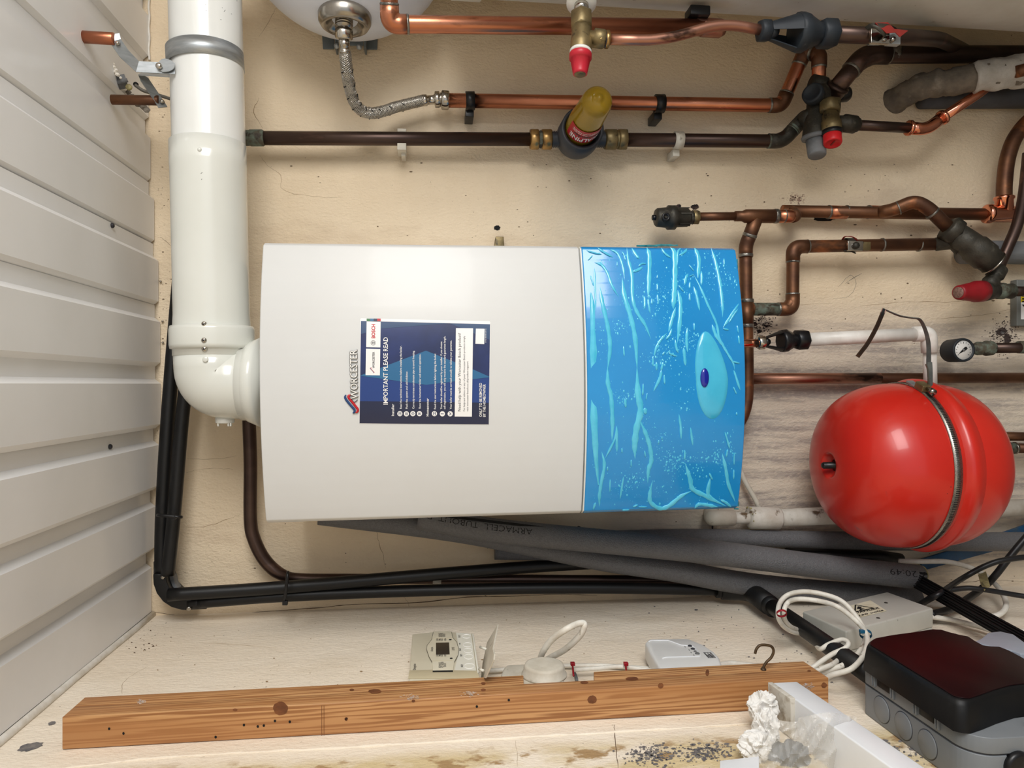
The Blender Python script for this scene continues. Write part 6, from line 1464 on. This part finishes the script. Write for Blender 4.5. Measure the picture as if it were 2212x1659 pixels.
def coils():
    def cable(lbl, P, wpx, mt='cable_white'):
        bm = B(); S_ = spline(P, 10); k = sum(scl(p) for p in P)/len(P); sweep(bm, S_, wpx/2*k, 14); return solo('white_cable', bm, mt, lbl, 'cable')
    q = lambda x, y, d: L(x, y, XL+d)
    o1 = [q(1748, 1462, .008), q(1784, 1450, .02), q(1830, 1432, .03), q(1862, 1400, .04), (q(1868, 1368, .05)), q(1852, 1335, .07), q(1820, 1300, .09), q(1780, 1284, .10), q(1738, 1278, .10), q(1704, 1284, .09), q(1685, 1302, .08), q(1681, 1330, .07), q(1692, 1352, .05), q(1716, 1366, .03), q(1745, 1368, .02)]
    cable('outer turn of the grubby white cable coil held by a blue tie', o1, 10.5)
    o2 = [q(1768, 1480, .01), q(1792, 1460, .03), q(1840, 1444, .045), q(1868, 1410, .055), q(1872, 1372, .06), q(1848, 1340, .08), q(1808, 1310, .09), q(1768, 1298, .10), q(1728, 1294, .10), q(1704, 1300, .09), q(1694, 1318, .08), q(1696, 1340, .06), q(1712, 1356, .04), q(1738, 1364, .02)]
    cable('inner turn of the grubby white cable coil held by a blue tie', o2, 10.5)
    o3 = [q(1736, 1452, .008), q(1758, 1440, .02), q(1796, 1414, .035), q(1826, 1400, .045), q(1832, 1388, .05), q(1818, 1382, .05), q(1790, 1392, .04), q(1772, 1402, .03), q(1763, 1392, .02), q(1764, 1386, .01)]
    cable('small hooked white cable beneath the coil', o3, 10)
    o4 = [q(1742, 1458, .008), q(1766, 1448, .025), q(1800, 1434, .03), q(1814, 1420, .025), q(1806, 1412, .02), q(1780, 1402, .015)]
    cable('short white cable end crossing under the coil', o4, 10)
    t = Thing('cable_tie', 'blue cable tie binding the white cable coil', 'cable tie', q(1862, 1368, .06))
    bm = B(); c = (q(1868, 1368, .05)+q(1872, 1372, .06))/2; k = scl(c); ax = (q(1852, 1335, .07)-q(1862, 1400, .04)).normalized()
    lathe(bm, c-ax*3*k, c+ax*3*k, [(0, 11*k), (0, 12.5*k), (1, 12.5*k), (1, 11*k)], 24, False); t.part('tie_band', bm, 'blue_tie')
    bm = B(); box(bm, q(1862, 1364, .07), RT*4.5*k, UP*3.5*k, V((0, .003, 0)), .0006); t.part('tie_head', bm, 'blue_tie')
    bm = B(); c = q(1690, 1326, .078); lathe(bm, q(1688, 1323, .08), q(1689, 1327, .078), [(0, 10*k), (0, 11*k), (1, 11*k), (1, 10*k)], 20, False); solo('red_band', bm, 'red_tie', 'thin red tie round the far end of the white cable coil', 'cable tie')
coils()
def beam():
    t = Thing('timber_batten', 'long pine batten with knots and a chamfered end fixed down the left wall', 'timber', L(950, 1500, XL))
    Xa = XL+.040; Xb = XL+.001
    a0, a1 = L(134, 1549, Xa), L(1790, 1464, Xa)          # arris nearest the camera
    b0, b1 = L(183, 1506, Xa), L(1736, 1428, Xa)          # far edge of the same face
    D = (a1-a0)
    # rows along the timber with the cable notch and the small rebate near its foot
    def pt(f, far): return (b0+(b1-b0)*f) if far else (a0+D*f)
    def fr(px): return (px-134)/(1790-134)
    def frf(px): return (px-183)/(1736-183)
    n0, n1 = frf(1085), frf(1242)
    def block(f0, f1, g0, g1, v0=0.0, v1=1.0, mt='pine', bev=.0012):
        bm = B(); v = lambda f, g, w_: pt(f, False).lerp(pt(g, True), w_)
        P = [v(f0, g0, v0), v(f1, g1, v0), v(f1, g1, v1), v(f0, g0, v1)]
        prism(bm, P, (Xb-Xa, 0, 0), bev); return bm
    body = t.part('batten_body', block(0, 1, 0, 1, 0, .52), 'pine', sharp=20)
    body2 = t.part('batten_edge', block(0, (1082-134)/1656, 0, n0, .50, 1), 'pine', sharp=20)
    t.part('batten_edge', block((1240-134)/1656, 1, n1, 1, .50, 1), 'pine', sharp=20)
    # knots, nail holes and pencil lines on the camera-facing side
    pl = lambda px, py: None
    fa, fb = pt(0, False), pt(1, False); ln = (fb-fa).normalized(); out = V((0, -1, 0)); out = (out-ln*out.dot(ln)).normalized()
    def onface(px, py, e=.0003):
        d = ray(px, py); tt = (fa-CAM).dot(out)/d.dot(out); return CAM+d*tt+out*e
    def disc(px, py, rx, ry, mt, nm, face=True, e=.0004, n=18):
        rnd = random.Random(int(px*7+py)); bm = B(); f = (lambda x, y: onface(x, y, e)) if face else (lambda x, y: L(x, y, Xa+e)); c = bm.verts.new(f(px, py)); ring = []
        for k in range(n):
            a = 2*math.pi*k/n; r = rnd.uniform(.93, 1.05); ring.append(bm.verts.new(f(px+rx*r*math.cos(a), py+ry*r*math.sin(a))))
        for k in range(n): bm.faces.new((c, ring[k], ring[(k+1) % n]))
        t.part(nm, bm, mt)
    for px, py, rx, ry, fc in ((606, 1530, 16, 15, 1), (1279, 1511, 10, 9, 1), (810, 1493, 14, 5, 0), (1044, 1476, 5, 3, 0), (1044, 1490, 6, 3, 1), (1262, 1474, 9, 3, 0), (1365, 1466, 14, 4, 0), (1427, 1481, 6, 6, 1), (1528, 1453, 4, 7, 0), (1780, 1480, 6, 6, 1), (760, 1490, 5, 2.5, 0), (508, 1533, 5, 3, 1), (1748, 1449, 4, 2, 0), (893, 1514, 4, 3, 1), (748, 1553, 4, 4, 1)):
        disc(px, py, rx, ry, 'knot', 'knot', bool(fc))
    for px, py in ((236, 1574), (267, 1584), (466, 1592), (527, 1566), (557, 1569), (570, 1567), (594, 1557), (626, 1559), (748, 1553), (1030, 1526), (1099, 1512)): disc(px, py, 2.6, 3, 'gap_black', 'nail_hole')
    for px in (695, 700):
        bm = B(); prism(bm, [onface(px-.5, 1524), onface(px+.5, 1524), onface(px+.5, 1590), onface(px-.5, 1590)], out*.0002); t.part('pencil_line', bm, 'knot')
    for px, py, rx, ry in ((305, 1515, 8, 4), (888, 1506, 17, 5), (1014, 1498, 13, 6), (1742, 1482, 13, 7)):
        rnd = random.Random(int(px)); bm = B()
        for _ in range(60):
            x, y = rnd.gauss(px, rx*.55), rnd.gauss(py, ry*.5); s = rnd.uniform(.5, 1.5); vs = [bm.verts.new(onface(x+s*2*math.cos(a), y+s*math.sin(a)*.5, .0005)) for a in (0, 1.3, 2.5, 3.8, 5)]; bm.faces.new(vs)
        t.part('paint_fleck', bm, 'paint_fleck', kind='stuff')
    # the hook
    h = Thing('screw_hook', 'rusty metal screw hook standing up from the pine batten', 'hook', L(1649, 1446, Xa))
    k = scl(L(1649, 1446, Xa)); z0 = L(1649, 1447, Xa)
    yh = lambda x, y, e: CAM+ray(x, y)*((z0.y-e-CAM.y)/ray(x, y).y)
    P = [yh(1649, 1449, 0), yh(1650, 1440, 0), yh(1656, 1430, 0), yh(1666, 1420, 0), yh(1671, 1407, 0), yh(1667, 1397, 0), yh(1656, 1393.5, 0), yh(1642, 1394, 0), yh(1634, 1402, 0), yh(1631, 1412, 0)]
    bm = B(); sweep(bm, spline(P, 8), 2.9*k, 14); h.part('hook_wire', bm, 'rust_hook')
    bm = B(); lathe(bm, z0-V((.002, 0, 0)), z0+V((.003, 0, 0)), [(0, 6*k), (.6, 6*k), (1, 4*k)], 18); h.part('hook_collar', bm, 'rust_hook')
beam()
def programmer():
    X = XL+.038
    Q = lambda x, y, e=0.0: L(x, y, X+e)
    t = Thing('heating_programmer', 'cream heating programmer with small dark screen and its flap hanging open', 'programmer', L(960, 1415, XL))
    K = lambda x, y: (860+x/5.53, 1340+y/5.53)
    k = lambda x, y, e=0.0: Q(*K(x, y), e)
    top = [k(170, 165), k(420, 138), k(640, 138), k(885, 158), k(945, 612), k(975, 780), k(120, 780), k(138, 600)]
    bm = B(); prism(bm, top, (-.036, 0, 0), .0015); body = t.part('programmer_case', bm, 'box_cream', sharp=30)
    bm = B(); prism(bm, [k(690, 150, .0002), k(872, 162, .0002), k(930, 608, .0002), k(672, 604, .0002), k(720, 400, .0002), k(724, 330, .0002)], (.0006, 0, 0)); panel = t.part('control_panel', bm, 'panel_pale')
    bm = B(); prism(bm, [k(880, 160), k(905, 200), k(968, 640), k(945, 640)], (.003, 0, 0), .0008); t.part('hinge_rail', bm, 'panel_pale')
    bm = B(); prism(bm, [k(135, 606, .0002), k(400, 600, .0002), k(945, 610, .0002), k(975, 700, .0002), k(120, 700, .0002)], (.0012, 0, 0), .0003); t.part('lower_band', bm, 'box_cream_side')
    # bulged central plate outline
    out = [(420, 140), (400, 230), (345, 300), (340, 350), (370, 440), (405, 500), (415, 612), (655, 612), (672, 500), (715, 420), (726, 350), (700, 260), (650, 200), (638, 140)]
    bm = B(); prism(bm, [k(x, y, .0003) for x, y in out], (.0014, 0, 0), .0004); cp = t.part('centre_plate', bm, 'box_cream')
    for seg in (out[0:6], out[8:14]):
        bm = B(); sweep(bm, [k(x, y, .0018) for x, y in seg], .0003, 6); t.part('plate_groove', bm, 'bronze_dark')
    bm = B(); prism(bm, [k(452, 270, .0018), k(608, 266, .0018), k(616, 408, .0018), k(452, 410, .0018)], (.0004, 0, 0)); t.part('lcd_screen', bm, 'lcd')
    bm = B(); prism(bm, [k(412, 604, .002), k(655, 600, .002), k(655, 614, .002), k(412, 616, .002)], (.0005, 0, 0)); t.part('button_gap', bm, 'gap_black')
    for y in (210, 478): bm = B(); sweep(bm, [k(405, y+8, .0018), k(650, y, .0018)], .00025, 5); t.part('plate_groove', bm, 'box_cream_side')
    for x, y in ((624, 232), (634, 455)): bm = B(); p = k(x, y, .0018); lathe(bm, p, p+V((.0005, 0, 0)), [(0, .0022), (1, .002)], 12); t.part('indicator', bm, 'gap_black')
    for x, y, rx, ry in ((815, 190, 50, 22), (828, 290, 50, 26), (835, 358, 52, 26), (842, 432, 52, 30), (850, 545, 62, 30)):
        pts = [k(x+rx*math.cos(a*math.pi/12), y+ry*math.sin(a*math.pi/12), .001) for a in range(25)]; bm = B(); sweep(bm, pts, .0004, 6); t.part('oval_button', bm, 'print_white', panel)
    def tx(s, xa, ya, xb, yb, h, up, mt='print_dark', e=.0024, par=None):
        bm = B(); text(bm, s, k(xa, ya, e), k(xb, yb, e), h, up, bold=.004); t.part('printed_line', bm, mt, par)
    upv = V((0, 0, 1))
    tx('Drayton', 212, 590, 212, 518, .0042, upv, e=.0005)
    tx('Lifestyle', 415, 368, 415, 318, .0034, upv); tx('LP722', 675, 355, 668, 318, .0036, upv)
    for x, s, y0, y1 in ((508, 'ADVANCE', 195, 150), (534, 'HEATING', 195, 150), (562, 'BOOST', 192, 155), (512, 'ADVANCE', 566, 500), (542, 'HOT WATER', 562, 494), (572, 'BOOST', 550, 506)): tx(s, x, y0, x, y1, .0034, upv)
    for yb in (0, 188):
        for x, s in ((480, 'OFF'), (508, 'TIMED'), (536, 'ONCE'), (574, 'ON')): tx(s, x, 264+yb-22+0, x, 236+yb-22, .003, upv)
    for x, y, s in ((742, 205, 'SELECT'), (748, 295, '+'), (752, 362, 'DAY'), (765, 430, 'SET'), (775, 556, 'RESET')): tx(s, x, y, x, y-32, .003, upv, e=.0012, par=panel)
    # open flap with two hinge pegs
    A0, A1, A2, A3 = k(1060, 262, .03), k(1186, 45, .062), k(1140, 410, .036), k(1045, 690, .0)
    bm = B(); prism(bm, [k(1062, 262, .012), k(1188, 46, .05), k(1130, 340, .045), k(1146, 400, .045), k(1138, 470, .04), k(1040, 690, .01), k(990, 690, -.015), k(1010, 510, -.002)], V((0, -.0005, -.0018)), .0004); fl = t.part('open_flap', bm, 'aged_white', label='flap hanging open, dusty inside')
    for (x0, y0, x1, y1) in ((980, 318, 1052, 345), (968, 582, 1018, 602)): bm = B(); sweep(bm, [k(x0, y0, .008), k(x1, y1, .010)], .0019, 10); t.part('hinge_peg', bm, 'panel_pale', fl)
programmer()
def round_switch():
    X = XL+.034; K = lambda x, y, e=0.0: L(860+x/5.53, 1340+y/5.53, X+e)
    t = Thing('round_thermostat', 'grubby white wall unit with a big round lid showing in the batten notch', 'thermostat', L(1150, 1455, XL))
    P = [K(1262, 560), K(1300, 525), K(1880, 500), K(1915, 530), K(2010, 780), K(1230, 790), K(1225, 640)]
    bm = B(); prism(bm, P, (-.033, 0, 0), .004); t.part('base_box', bm, 'aged_white', sharp=40)
    c = K(1745, 600, .0); c2 = K(1745, 640, 0)
    a = L(860+1745/5.53, 1340+655/5.53, X); rr = (K(1990, 640)-K(1480, 640)).length/2
    bm = B(); lathe(bm, a-V((.0, 0, 0)), a+V((.016, 0, 0)), [(0, rr*1.06), (.15, rr*1.06), (.18, rr), (.75, rr*.95), (.95, rr*.9), (1, rr*.8)], 52); lid = t.part('round_lid', bm, 'aged_white')
    bm = B(); text(bm, 'Hall', K(1402, 760, .0005), K(1402, 705, .0005), .006, V((0, 0, 1)), bold=.01); t.part('printed_mark', bm, 'print_dark')
    q = lambda x, y, d: L(x, y, XL+d)
    bm = B(); S_ = spline([q(1166, 1430, .03), q(1172, 1410, .05), q(1192, 1382, .075), q(1222, 1360, .095), q(1246, 1348, .10), (q(1260, 1346, .10)), q(1262, 1354, .095), q(1252, 1374, .08), q(1222, 1402, .055), q(1190, 1420, .035), q(1172, 1430, .02), q(1150, 1440, .015)], 8)
    sweep(bm, S_, 6.6*scl(q(1222, 1375, .07)), 14); solo('looped_cable', bm, 'cable_white', 'stiff white cable loop standing out above the round-lidded unit', 'cable')
    for i, (lbl, P) in enumerate((('upper white cable clipped along the wall between the round unit and the white alarm box', [q(1040, 1450, .006), q(1100, 1446, .006), q(1180, 1440, .006), q(1245, 1438, .006), q(1300, 1438, .006), q(1352, 1441, .006), q(1440, 1447, .006)]),
                                  ('lower white cable beside it, dipping behind the pine batten', [q(1240, 1447, .014), q(1290, 1444, .014), q(1340, 1440, .014), q(1400, 1448, .014), q(1440, 1456, .014)]))):
        bm = B(); S_ = spline(P, 8); sweep(bm, S_, 4.6*scl(P[2]), 10); solo('clipped_cable', bm, 'cable_white', lbl, 'cable')
    for x, lbl in ((1237, 'red cable tie closest to the round-lidded unit'), (1352, 'red cable tie closer to the white alarm box')):
        r = Thing('cable_tie', lbl, 'cable tie', q(x, 1440, .015)); k = scl(q(x, 1440, .01))
        bm = B(); P = [q(x+2, 1460, .018), q(x+1, 1450, .020), q(x, 1440, .020), q(x, 1433, .014)]; sweep(bm, spline(P, 5), 2.1*k, 8); r.part('tie_strap', bm, 'red_tie')
        bm = B(); box(bm, q(x, 1434, .022), RT*4.6*k, UP*3.4*k, V((0, .003, 0)), .0006); r.part('tie_head', bm, 'red_tie')
    bm = B(); sweep(bm, spline([q(1240, 1452, .002), q(1244, 1462, .002), q(1246, 1470, .002)], 4), .0025, 6); solo('grey_tape_scrap', bm, 'lagging_grey', 'scrap of grey tape in the batten notch beside the round unit', 'tape')
round_switch()
def alarm_box():
    X = XL+.036; K = lambda x, y, e=0.0: L(1380+x/11.06, 1360+y/11.06, X+e)
    t = Thing('alarm_box', 'white angular alarm box with three dark buttons and a square logo', 'alarm', L(1470, 1410, XL))
    P = [K(150, 330), K(240, 240), K(1180, 208), K(1560, 370), K(1800, 520), K(1920, 640), K(1985, 800), K(2000, 960), K(520, 1000), K(300, 600)]
    P = [K(145, 300), K(235, 215), K(1180, 205), K(1560, 360), K(1800, 520), K(1930, 660), K(1990, 830), K(2000, 1000), K(560, 1020), K(470, 900), K(250, 520)]
    bm = B(); prism(bm, P, (-.028, 0, 0), .0042); t.part('case', bm, 'alarm_white', sharp=45)
    c = sum((p for p in P), V((0, 0, 0)))/len(P); 
    bm = B(); prism(bm, [c+(p-c)*.93+V((-.029, 0, 0)) for p in P], (-.006, 0, 0), .001); t.part('back_plate', bm, 'lagging_grey')
    raised = [(235, 285), (290, 258), (700, 256), (820, 300), (1020, 372), (1280, 390), (1350, 440), (1470, 620), (1440, 640), (640, 660), (560, 690)]
    bm = B(); sweep(bm, [K(x, y, .0003) for x, y in raised], .0008, 6); t.part('raised_line', bm, 'board_white')
    for x, y, r, m_ in ((1220, 412, 50, 'print_dark'), (1290, 482, 50, 'print_dark'), (1345, 545, 34, 'print_grey'), (1400, 595, 58, 'print_grey')):
        ca = K(x, y, -.001); bm = B(); lathe(bm, ca, ca+V((.0026, 0, 0)), [(0, (K(x+r, y)-K(x, y)).length), (.7, (K(x+r, y)-K(x, y)).length), (1, (K(x+r*.7, y)-K(x, y)).length)], 20); t.part('round_button', bm, m_)
    for i, (x, y) in enumerate(((1100, 410), (1200, 488), (1245, 548), (1310, 610))): bm = B(); prism(bm, [K(x-14, y-12, .0002), K(x+4, y-12, .0002), K(x+20, y+14, .0002), K(x+4, y+14, .0002)], (.0002, 0, 0)); t.part('printed_mark', bm, 'print_grey')
    q = [(1540, 548), (1720, 546), (1840, 672), (1660, 676)]
    def lerp(u, v): 
        a = K(*q[0], .0004).lerp(K(*q[1], .0004), u); b = K(*q[3], .0004).lerp(K(*q[2], .0004), u); return a.lerp(b, v)
    lg = None
    for u0, u1, v0, v1, m_ in ((0, 1, 0, .06, 'print_grey'), (0, 1, .94, 1, 'print_grey'), (0, .06, 0, 1, 'print_grey'), (.94, 1, 0, 1, 'print_grey'), (.10, .16, .12, .88, 'print_dark'), (.10, .52, .46, .52, 'print_dark'), (.46, .52, .12, .88, 'print_dark'), (.58, .64, .3, .88, 'print_dark'), (.58, .74, .82, .88, 'print_dark'), (.58, .74, .56, .62, 'print_dark'), (.58, .74, .3, .36, 'print_dark'), (.8, .86, .12, .88, 'print_dark'), (.28, .34, .5, .94, 'print_dark'), (.1, .88, .70, .74, 'print_grey')):
        bm = B(); prism(bm, [lerp(u0, v0), lerp(u1, v0), lerp(u1, v1), lerp(u0, v1)], (.0003, 0, 0)); t.part('logo_bar', bm, m_)
    bm = B(); q_ = lambda x, y, d: L(x, y, XL+d); sweep(bm, spline([q_(1545, 1440, .02), q_(1580, 1434, .016), q_(1640, 1440, .01)], 6), .0045, 10); solo('white_lead', bm, 'cable_white', 'white lead leaving the alarm box along the pine batten', 'cable')
alarm_box()
def switchgear():
    Xt = -.347; Xb_ = -.380; zt, yb_, yn = .923, -.531, -.728
    g = Thing('consumer_unit', 'grey consumer unit with round knockouts and glossy near-black cover', 'consumer unit', (XL, -.63, .72))
    def bx(x0, x1, y0, y1, z0, z1, bev=.002):
        bm = B(); boxp(bm, (min(x0, x1), min(y0, y1), min(z0, z1)), (max(x0, x1), max(y0, y1), max(z0, z1)), bev); return bm
    def shell(x0, x1, grow, rc, nm, mt):
        pts = []
        y0, y1, z0, z1 = yn-grow, yb_+grow*0, zt-.42, zt+grow*0
        for (cy, cz, a0) in ((y1-.008, z1-.008, 0), (y0+rc, z1-rc, 90)):
            for k in range(9):
                a = math.radians(a0+k*90/8); r = .008 if a0 == 0 else rc; pts.append(V((x0, cy+r*math.cos(a), cz+r*math.sin(a))))
        pts += [V((x0, y0, z0)), V((x0, y1, z0))]
        bm = B(); prism(bm, pts, (x1-x0, 0, 0), .0012); return g.part(nm, bm, mt, sharp=40)
    shell(XL+.0005, -.4003, 0, .030, 'base_box', 'board_grey')
    shell(-.4003, -.3985, -.0015, .030, 'seam_groove', 'slate_plastic')
    shell(-.3985, Xb_-.0005, 0, .030, 'mid_tray', 'board_grey')
    O = [(1873, 1394), (1874, 1389), (1877, 1385), (1886, 1380), (1923, 1373), (1975, 1366), (2013, 1360), (2032, 1361), (2048, 1366), (2071, 1372), (2092, 1376), (2107, 1386), (2125, 1396), (2140, 1398), (2161, 1399), (2182, 1407), (2212, 1423), (2290, 1470), (2300, 1479), (2212, 1482), (2186, 1485), (2148, 1496), (2119, 1507), (2096, 1514), (2083, 1514), (2071, 1512), (2059, 1509)]
    Pq = [L(x, y, Xt) for x, y in O]; n = len(Pq); cq = sum(Pq, V((0, 0, 0)))/n
    bm = B()
    def ringof(f, x): return [bm.verts.new(V((x, cq.y+(p.y-cq.y)*f, cq.z+(p.z-cq.z)*f))) for p in Pq]
    R_ = [ringof(1.045, Xb_), ringof(1.035, Xb_+.012), ringof(1.012, Xt-.006), ringof(.992, Xt-.001), ringof(.972, Xt+.0005)]
    for p_, q_ in zip(R_, R_[1:]):
        for k in range(n): bm.faces.new((p_[k], p_[(k+1) % n], q_[(k+1) % n], q_[k]))
    bm.faces.new(R_[-1]); bmesh.ops.recalc_face_normals(bm, faces=bm.faces[:])
    g.part('cover_skirt', bm, 'smoke_side', sharp=50)
    bm = B(); prism(bm, [V((Xt+.0006, cq.y+(p.y-cq.y)*.968, cq.z+(p.z-cq.z)*.968)) for p in Pq], (.0012, 0, 0), .0005); g.part('cover_lid', bm, 'maroon_cover', sharp=60)
    for (xa, ya), (xc, yc) in (((1896, 1463), (1923, 1494)), ((1987, 1527), (2019, 1560))):
        y0, y1 = H(xa, ya, zt).y, H(xc, yc, zt).y
        g.part('clip_window', bx(-.391, -.374, y0, y1, zt-.004, zt+.0012, .0006), 'smoke_side')
        for yy in (y0+.004, y0+.0085, y1-.004, y1-.0085): g.part('clip_rib', bx(-.394, -.377, yy-.0010, yy+.0010, zt-.001, zt+.003, .0004), 'board_grey')
    for px, py in ((1905, 1533), (1952, 1568), (2004, 1608)):
        p = H(px, py, zt)
        bm = B(); lathe(bm, p+V((0, 0, -.001)), p+V((0, 0, .0003)), [(0, .0168), (1, .0168)], 40); g.part('knockout_groove', bm, 'slate_plastic')
        bm = B(); lathe(bm, p+V((0, 0, -.001)), p+V((0, 0, .0014)), [(0, .0158), (.8, .0158), (1, .0150)], 40); g.part('knockout', bm, 'board_grey')
    for zz in (.075, .105): g.part('cover_rib', bx(Xb_+.004, Xt-.008, yn-.012, yn+.01, zt-zz, zt-zz-.001, .0003), 'board_grey')
    p = CAM+ray(2198, 1655)*((yn-CAM.y)/ray(2198, 1655).y); bm = B(); lathe(bm, p+V((0, .001, 0)), p-V((0, .006, 0)), [(0, .017), (.8, .016), (1, .013)], 30); g.part('black_grommet', bm, 'black_plastic')
    # pale cable entry cover at the far side
    t = Thing('cable_cover', 'pale blue-grey rounded cover tucked behind the consumer unit', 'cover', L(2150, 1385, XL))
    P = [(2104, 1386), (2120, 1378), (2134, 1366), (2160, 1363), (2190, 1370), (2215, 1388), (2240, 1410), (2205, 1412), (2185, 1404), (2150, 1398), (2125, 1392)]
    bm = B(); prism(bm, [L(x, y, Xt-.004) for x, y in P], (-.012, 0, 0), .002); t.part('cover_plate', bm, 'pale_blue_grey', sharp=40)
    bm = B(); prism(bm, [L(x, y, Xt-.017) for x, y in ((2150, 1400), (2190, 1404), (2230, 1420), (2190, 1440))], (-.03, 0, 0), .001); t.part('cover_leg', bm, 'pale_blue_grey')
switchgear()
def foreground():
    # white plastic trunking pointing at the camera, with tissue and a clear bag
    X = XL+.052
    a = L(1668, 1474, X); b = L(1722, 1472, X); z0, z1 = a.z, b.z; yf = (a.y+b.y)/2
    t = Thing('white_trunking', 'length of white plastic trunking pointing outwards, tissue stuffed at its end', 'trunking', (X, yf-.2, z1))
    sk = V((0, -1, -.10)).normalized()
    bm = B(); prism(bm, [V((X, yf, z0)), V((X, yf, z1)), V((X-.056, yf, z1)), V((X-.056, yf, z0))], sk*.42, .002); t.part('trunking_body', bm, 'board_white', sharp=30)
    bm = B(); prism(bm, [V((X+.0004, yf+.0008, z0-.001)), V((X+.0004, yf+.0008, z0+.006)), V((X-.05, yf+.0008, z0+.004)), V((X-.05, yf+.0008, z0-.001))], sk*.05, .001); t.part('ragged_end', bm, 'board_end')
    def crumple(c, r, sc, seed, amp, freq, sub=5):
        bm = B(); bmesh.ops.create_icosphere(bm, subdivisions=sub, radius=1.0)
        rx = random.Random(seed); o = V((rx.uniform(0, 9),)*3)
        for v in bm.verts:
            p = v.co.copy(); w_ = V((pnoise(p*1.3+o), pnoise(p*1.3+o*2), pnoise(p*1.3+o*3)))*.9; n_ = .8-2.2*abs(pnoise((p+w_)*freq*.6+o)) - .7*abs(pnoise((p+w_*.6)*freq*1.5+o))
            q = p*(1+amp*n_); v.co = V((q.x*sc[0], q.y*sc[1], q.z*sc[2]))*r+c
        return bm
    c = L(1654, 1555, X-.02); k = scl(c)
    t = Thing('crumpled_tissue', 'crumpled white tissue hanging beside the trunking end', 'tissue', c)
    t.part('tissue_wad', crumple(L(1648, 1528, X-.02), 30*k, (1.0, .8, 1.0), 1, .38, 1.7), 'tissue', sharp=None)
    t.part('tissue_wad', crumple(L(1655, 1578, X-.03), 32*k, (1.2, .7, .75), 2, .42, 1.9), 'tissue', sharp=None)
    t.part('tissue_wad', crumple(L(1630, 1612, X-.035), 30*k, (.9, .7, .95), 3, .42, 1.9), 'tissue', sharp=None)
    # clear bag: thin crumpled sheet with a brass coupling inside
    t = Thing('plastic_bag', 'clear plastic bag hanging in front of the trunking with a fitting inside', 'bag', L(1740, 1620, X+.02))
    bm = B(); nx, ny = 60, 46; g = []
    yp = L(1700, 1545, X).y-.02
    def onp(px, py, e): d = ray(px, py); return CAM+d*((yp-e-CAM.y)/d.y)
    for j in range(ny+1):
        row = []
        for i in range(nx+1):
            u, v = i/nx, j/ny
            xl = 1672-30*v*1.9; xr = 1850+10*v; x = xl+(xr-xl)*u; y = 1545+170*v+6*math.sin(u*7)*(1-v)+(8 if u < .3 else 0)*(1-v)
            e = .02*math.sin(math.pi*u)+.012*v+.012*pnoise(V((u*3+v, v*2, .3)))-.010*abs(pnoise(V((u*6+v*3, v*2.5-u*2, 2.3))))-.004*abs(pnoise(V((u*11-v*4, v*7+u*3, 5))))
            row.append(bm.verts.new(onp(x, y, e)))
        g.append(row)
    for j in range(ny):
        for i in range(nx): bm.faces.new((g[j][i], g[j][i+1], g[j+1][i+1], g[j+1][i]))
    t.part('bag_film', bm, 'bag_clear', sharp=None)
    bm = B(); lathe(bm, onp(1735, 1652, -.03), onp(1790, 1652, -.03), [(0, .0105), (0, .014), (.25, .014), (.3, .0125), (.7, .0125), (.75, .014), (1, .014), (1, .0105)], 12); t.part('brass_fitting', bm, 'brass', label='brass pipe fitting seen through the bag')
    bm = crumple(onp(1705, 1640, -.02), .018, (1, .8, 1.1), 7, .5, 2.0, 4); t.part('dark_parts', bm, 'slate_plastic', sharp=None)
    # white edge at the foot of the picture
    bm = B(); prism(bm, [L(1555, 1662, XL+.01), L(1640, 1652, XL+.01), L(1640, 1720, XL+.01), L(1555, 1720, XL+.01)], (.01, 0, 0), .001); solo('white_strip', bm, 'board_white', 'edge of a white strip just under the tissue at the photo edge', 'strip')
foreground()
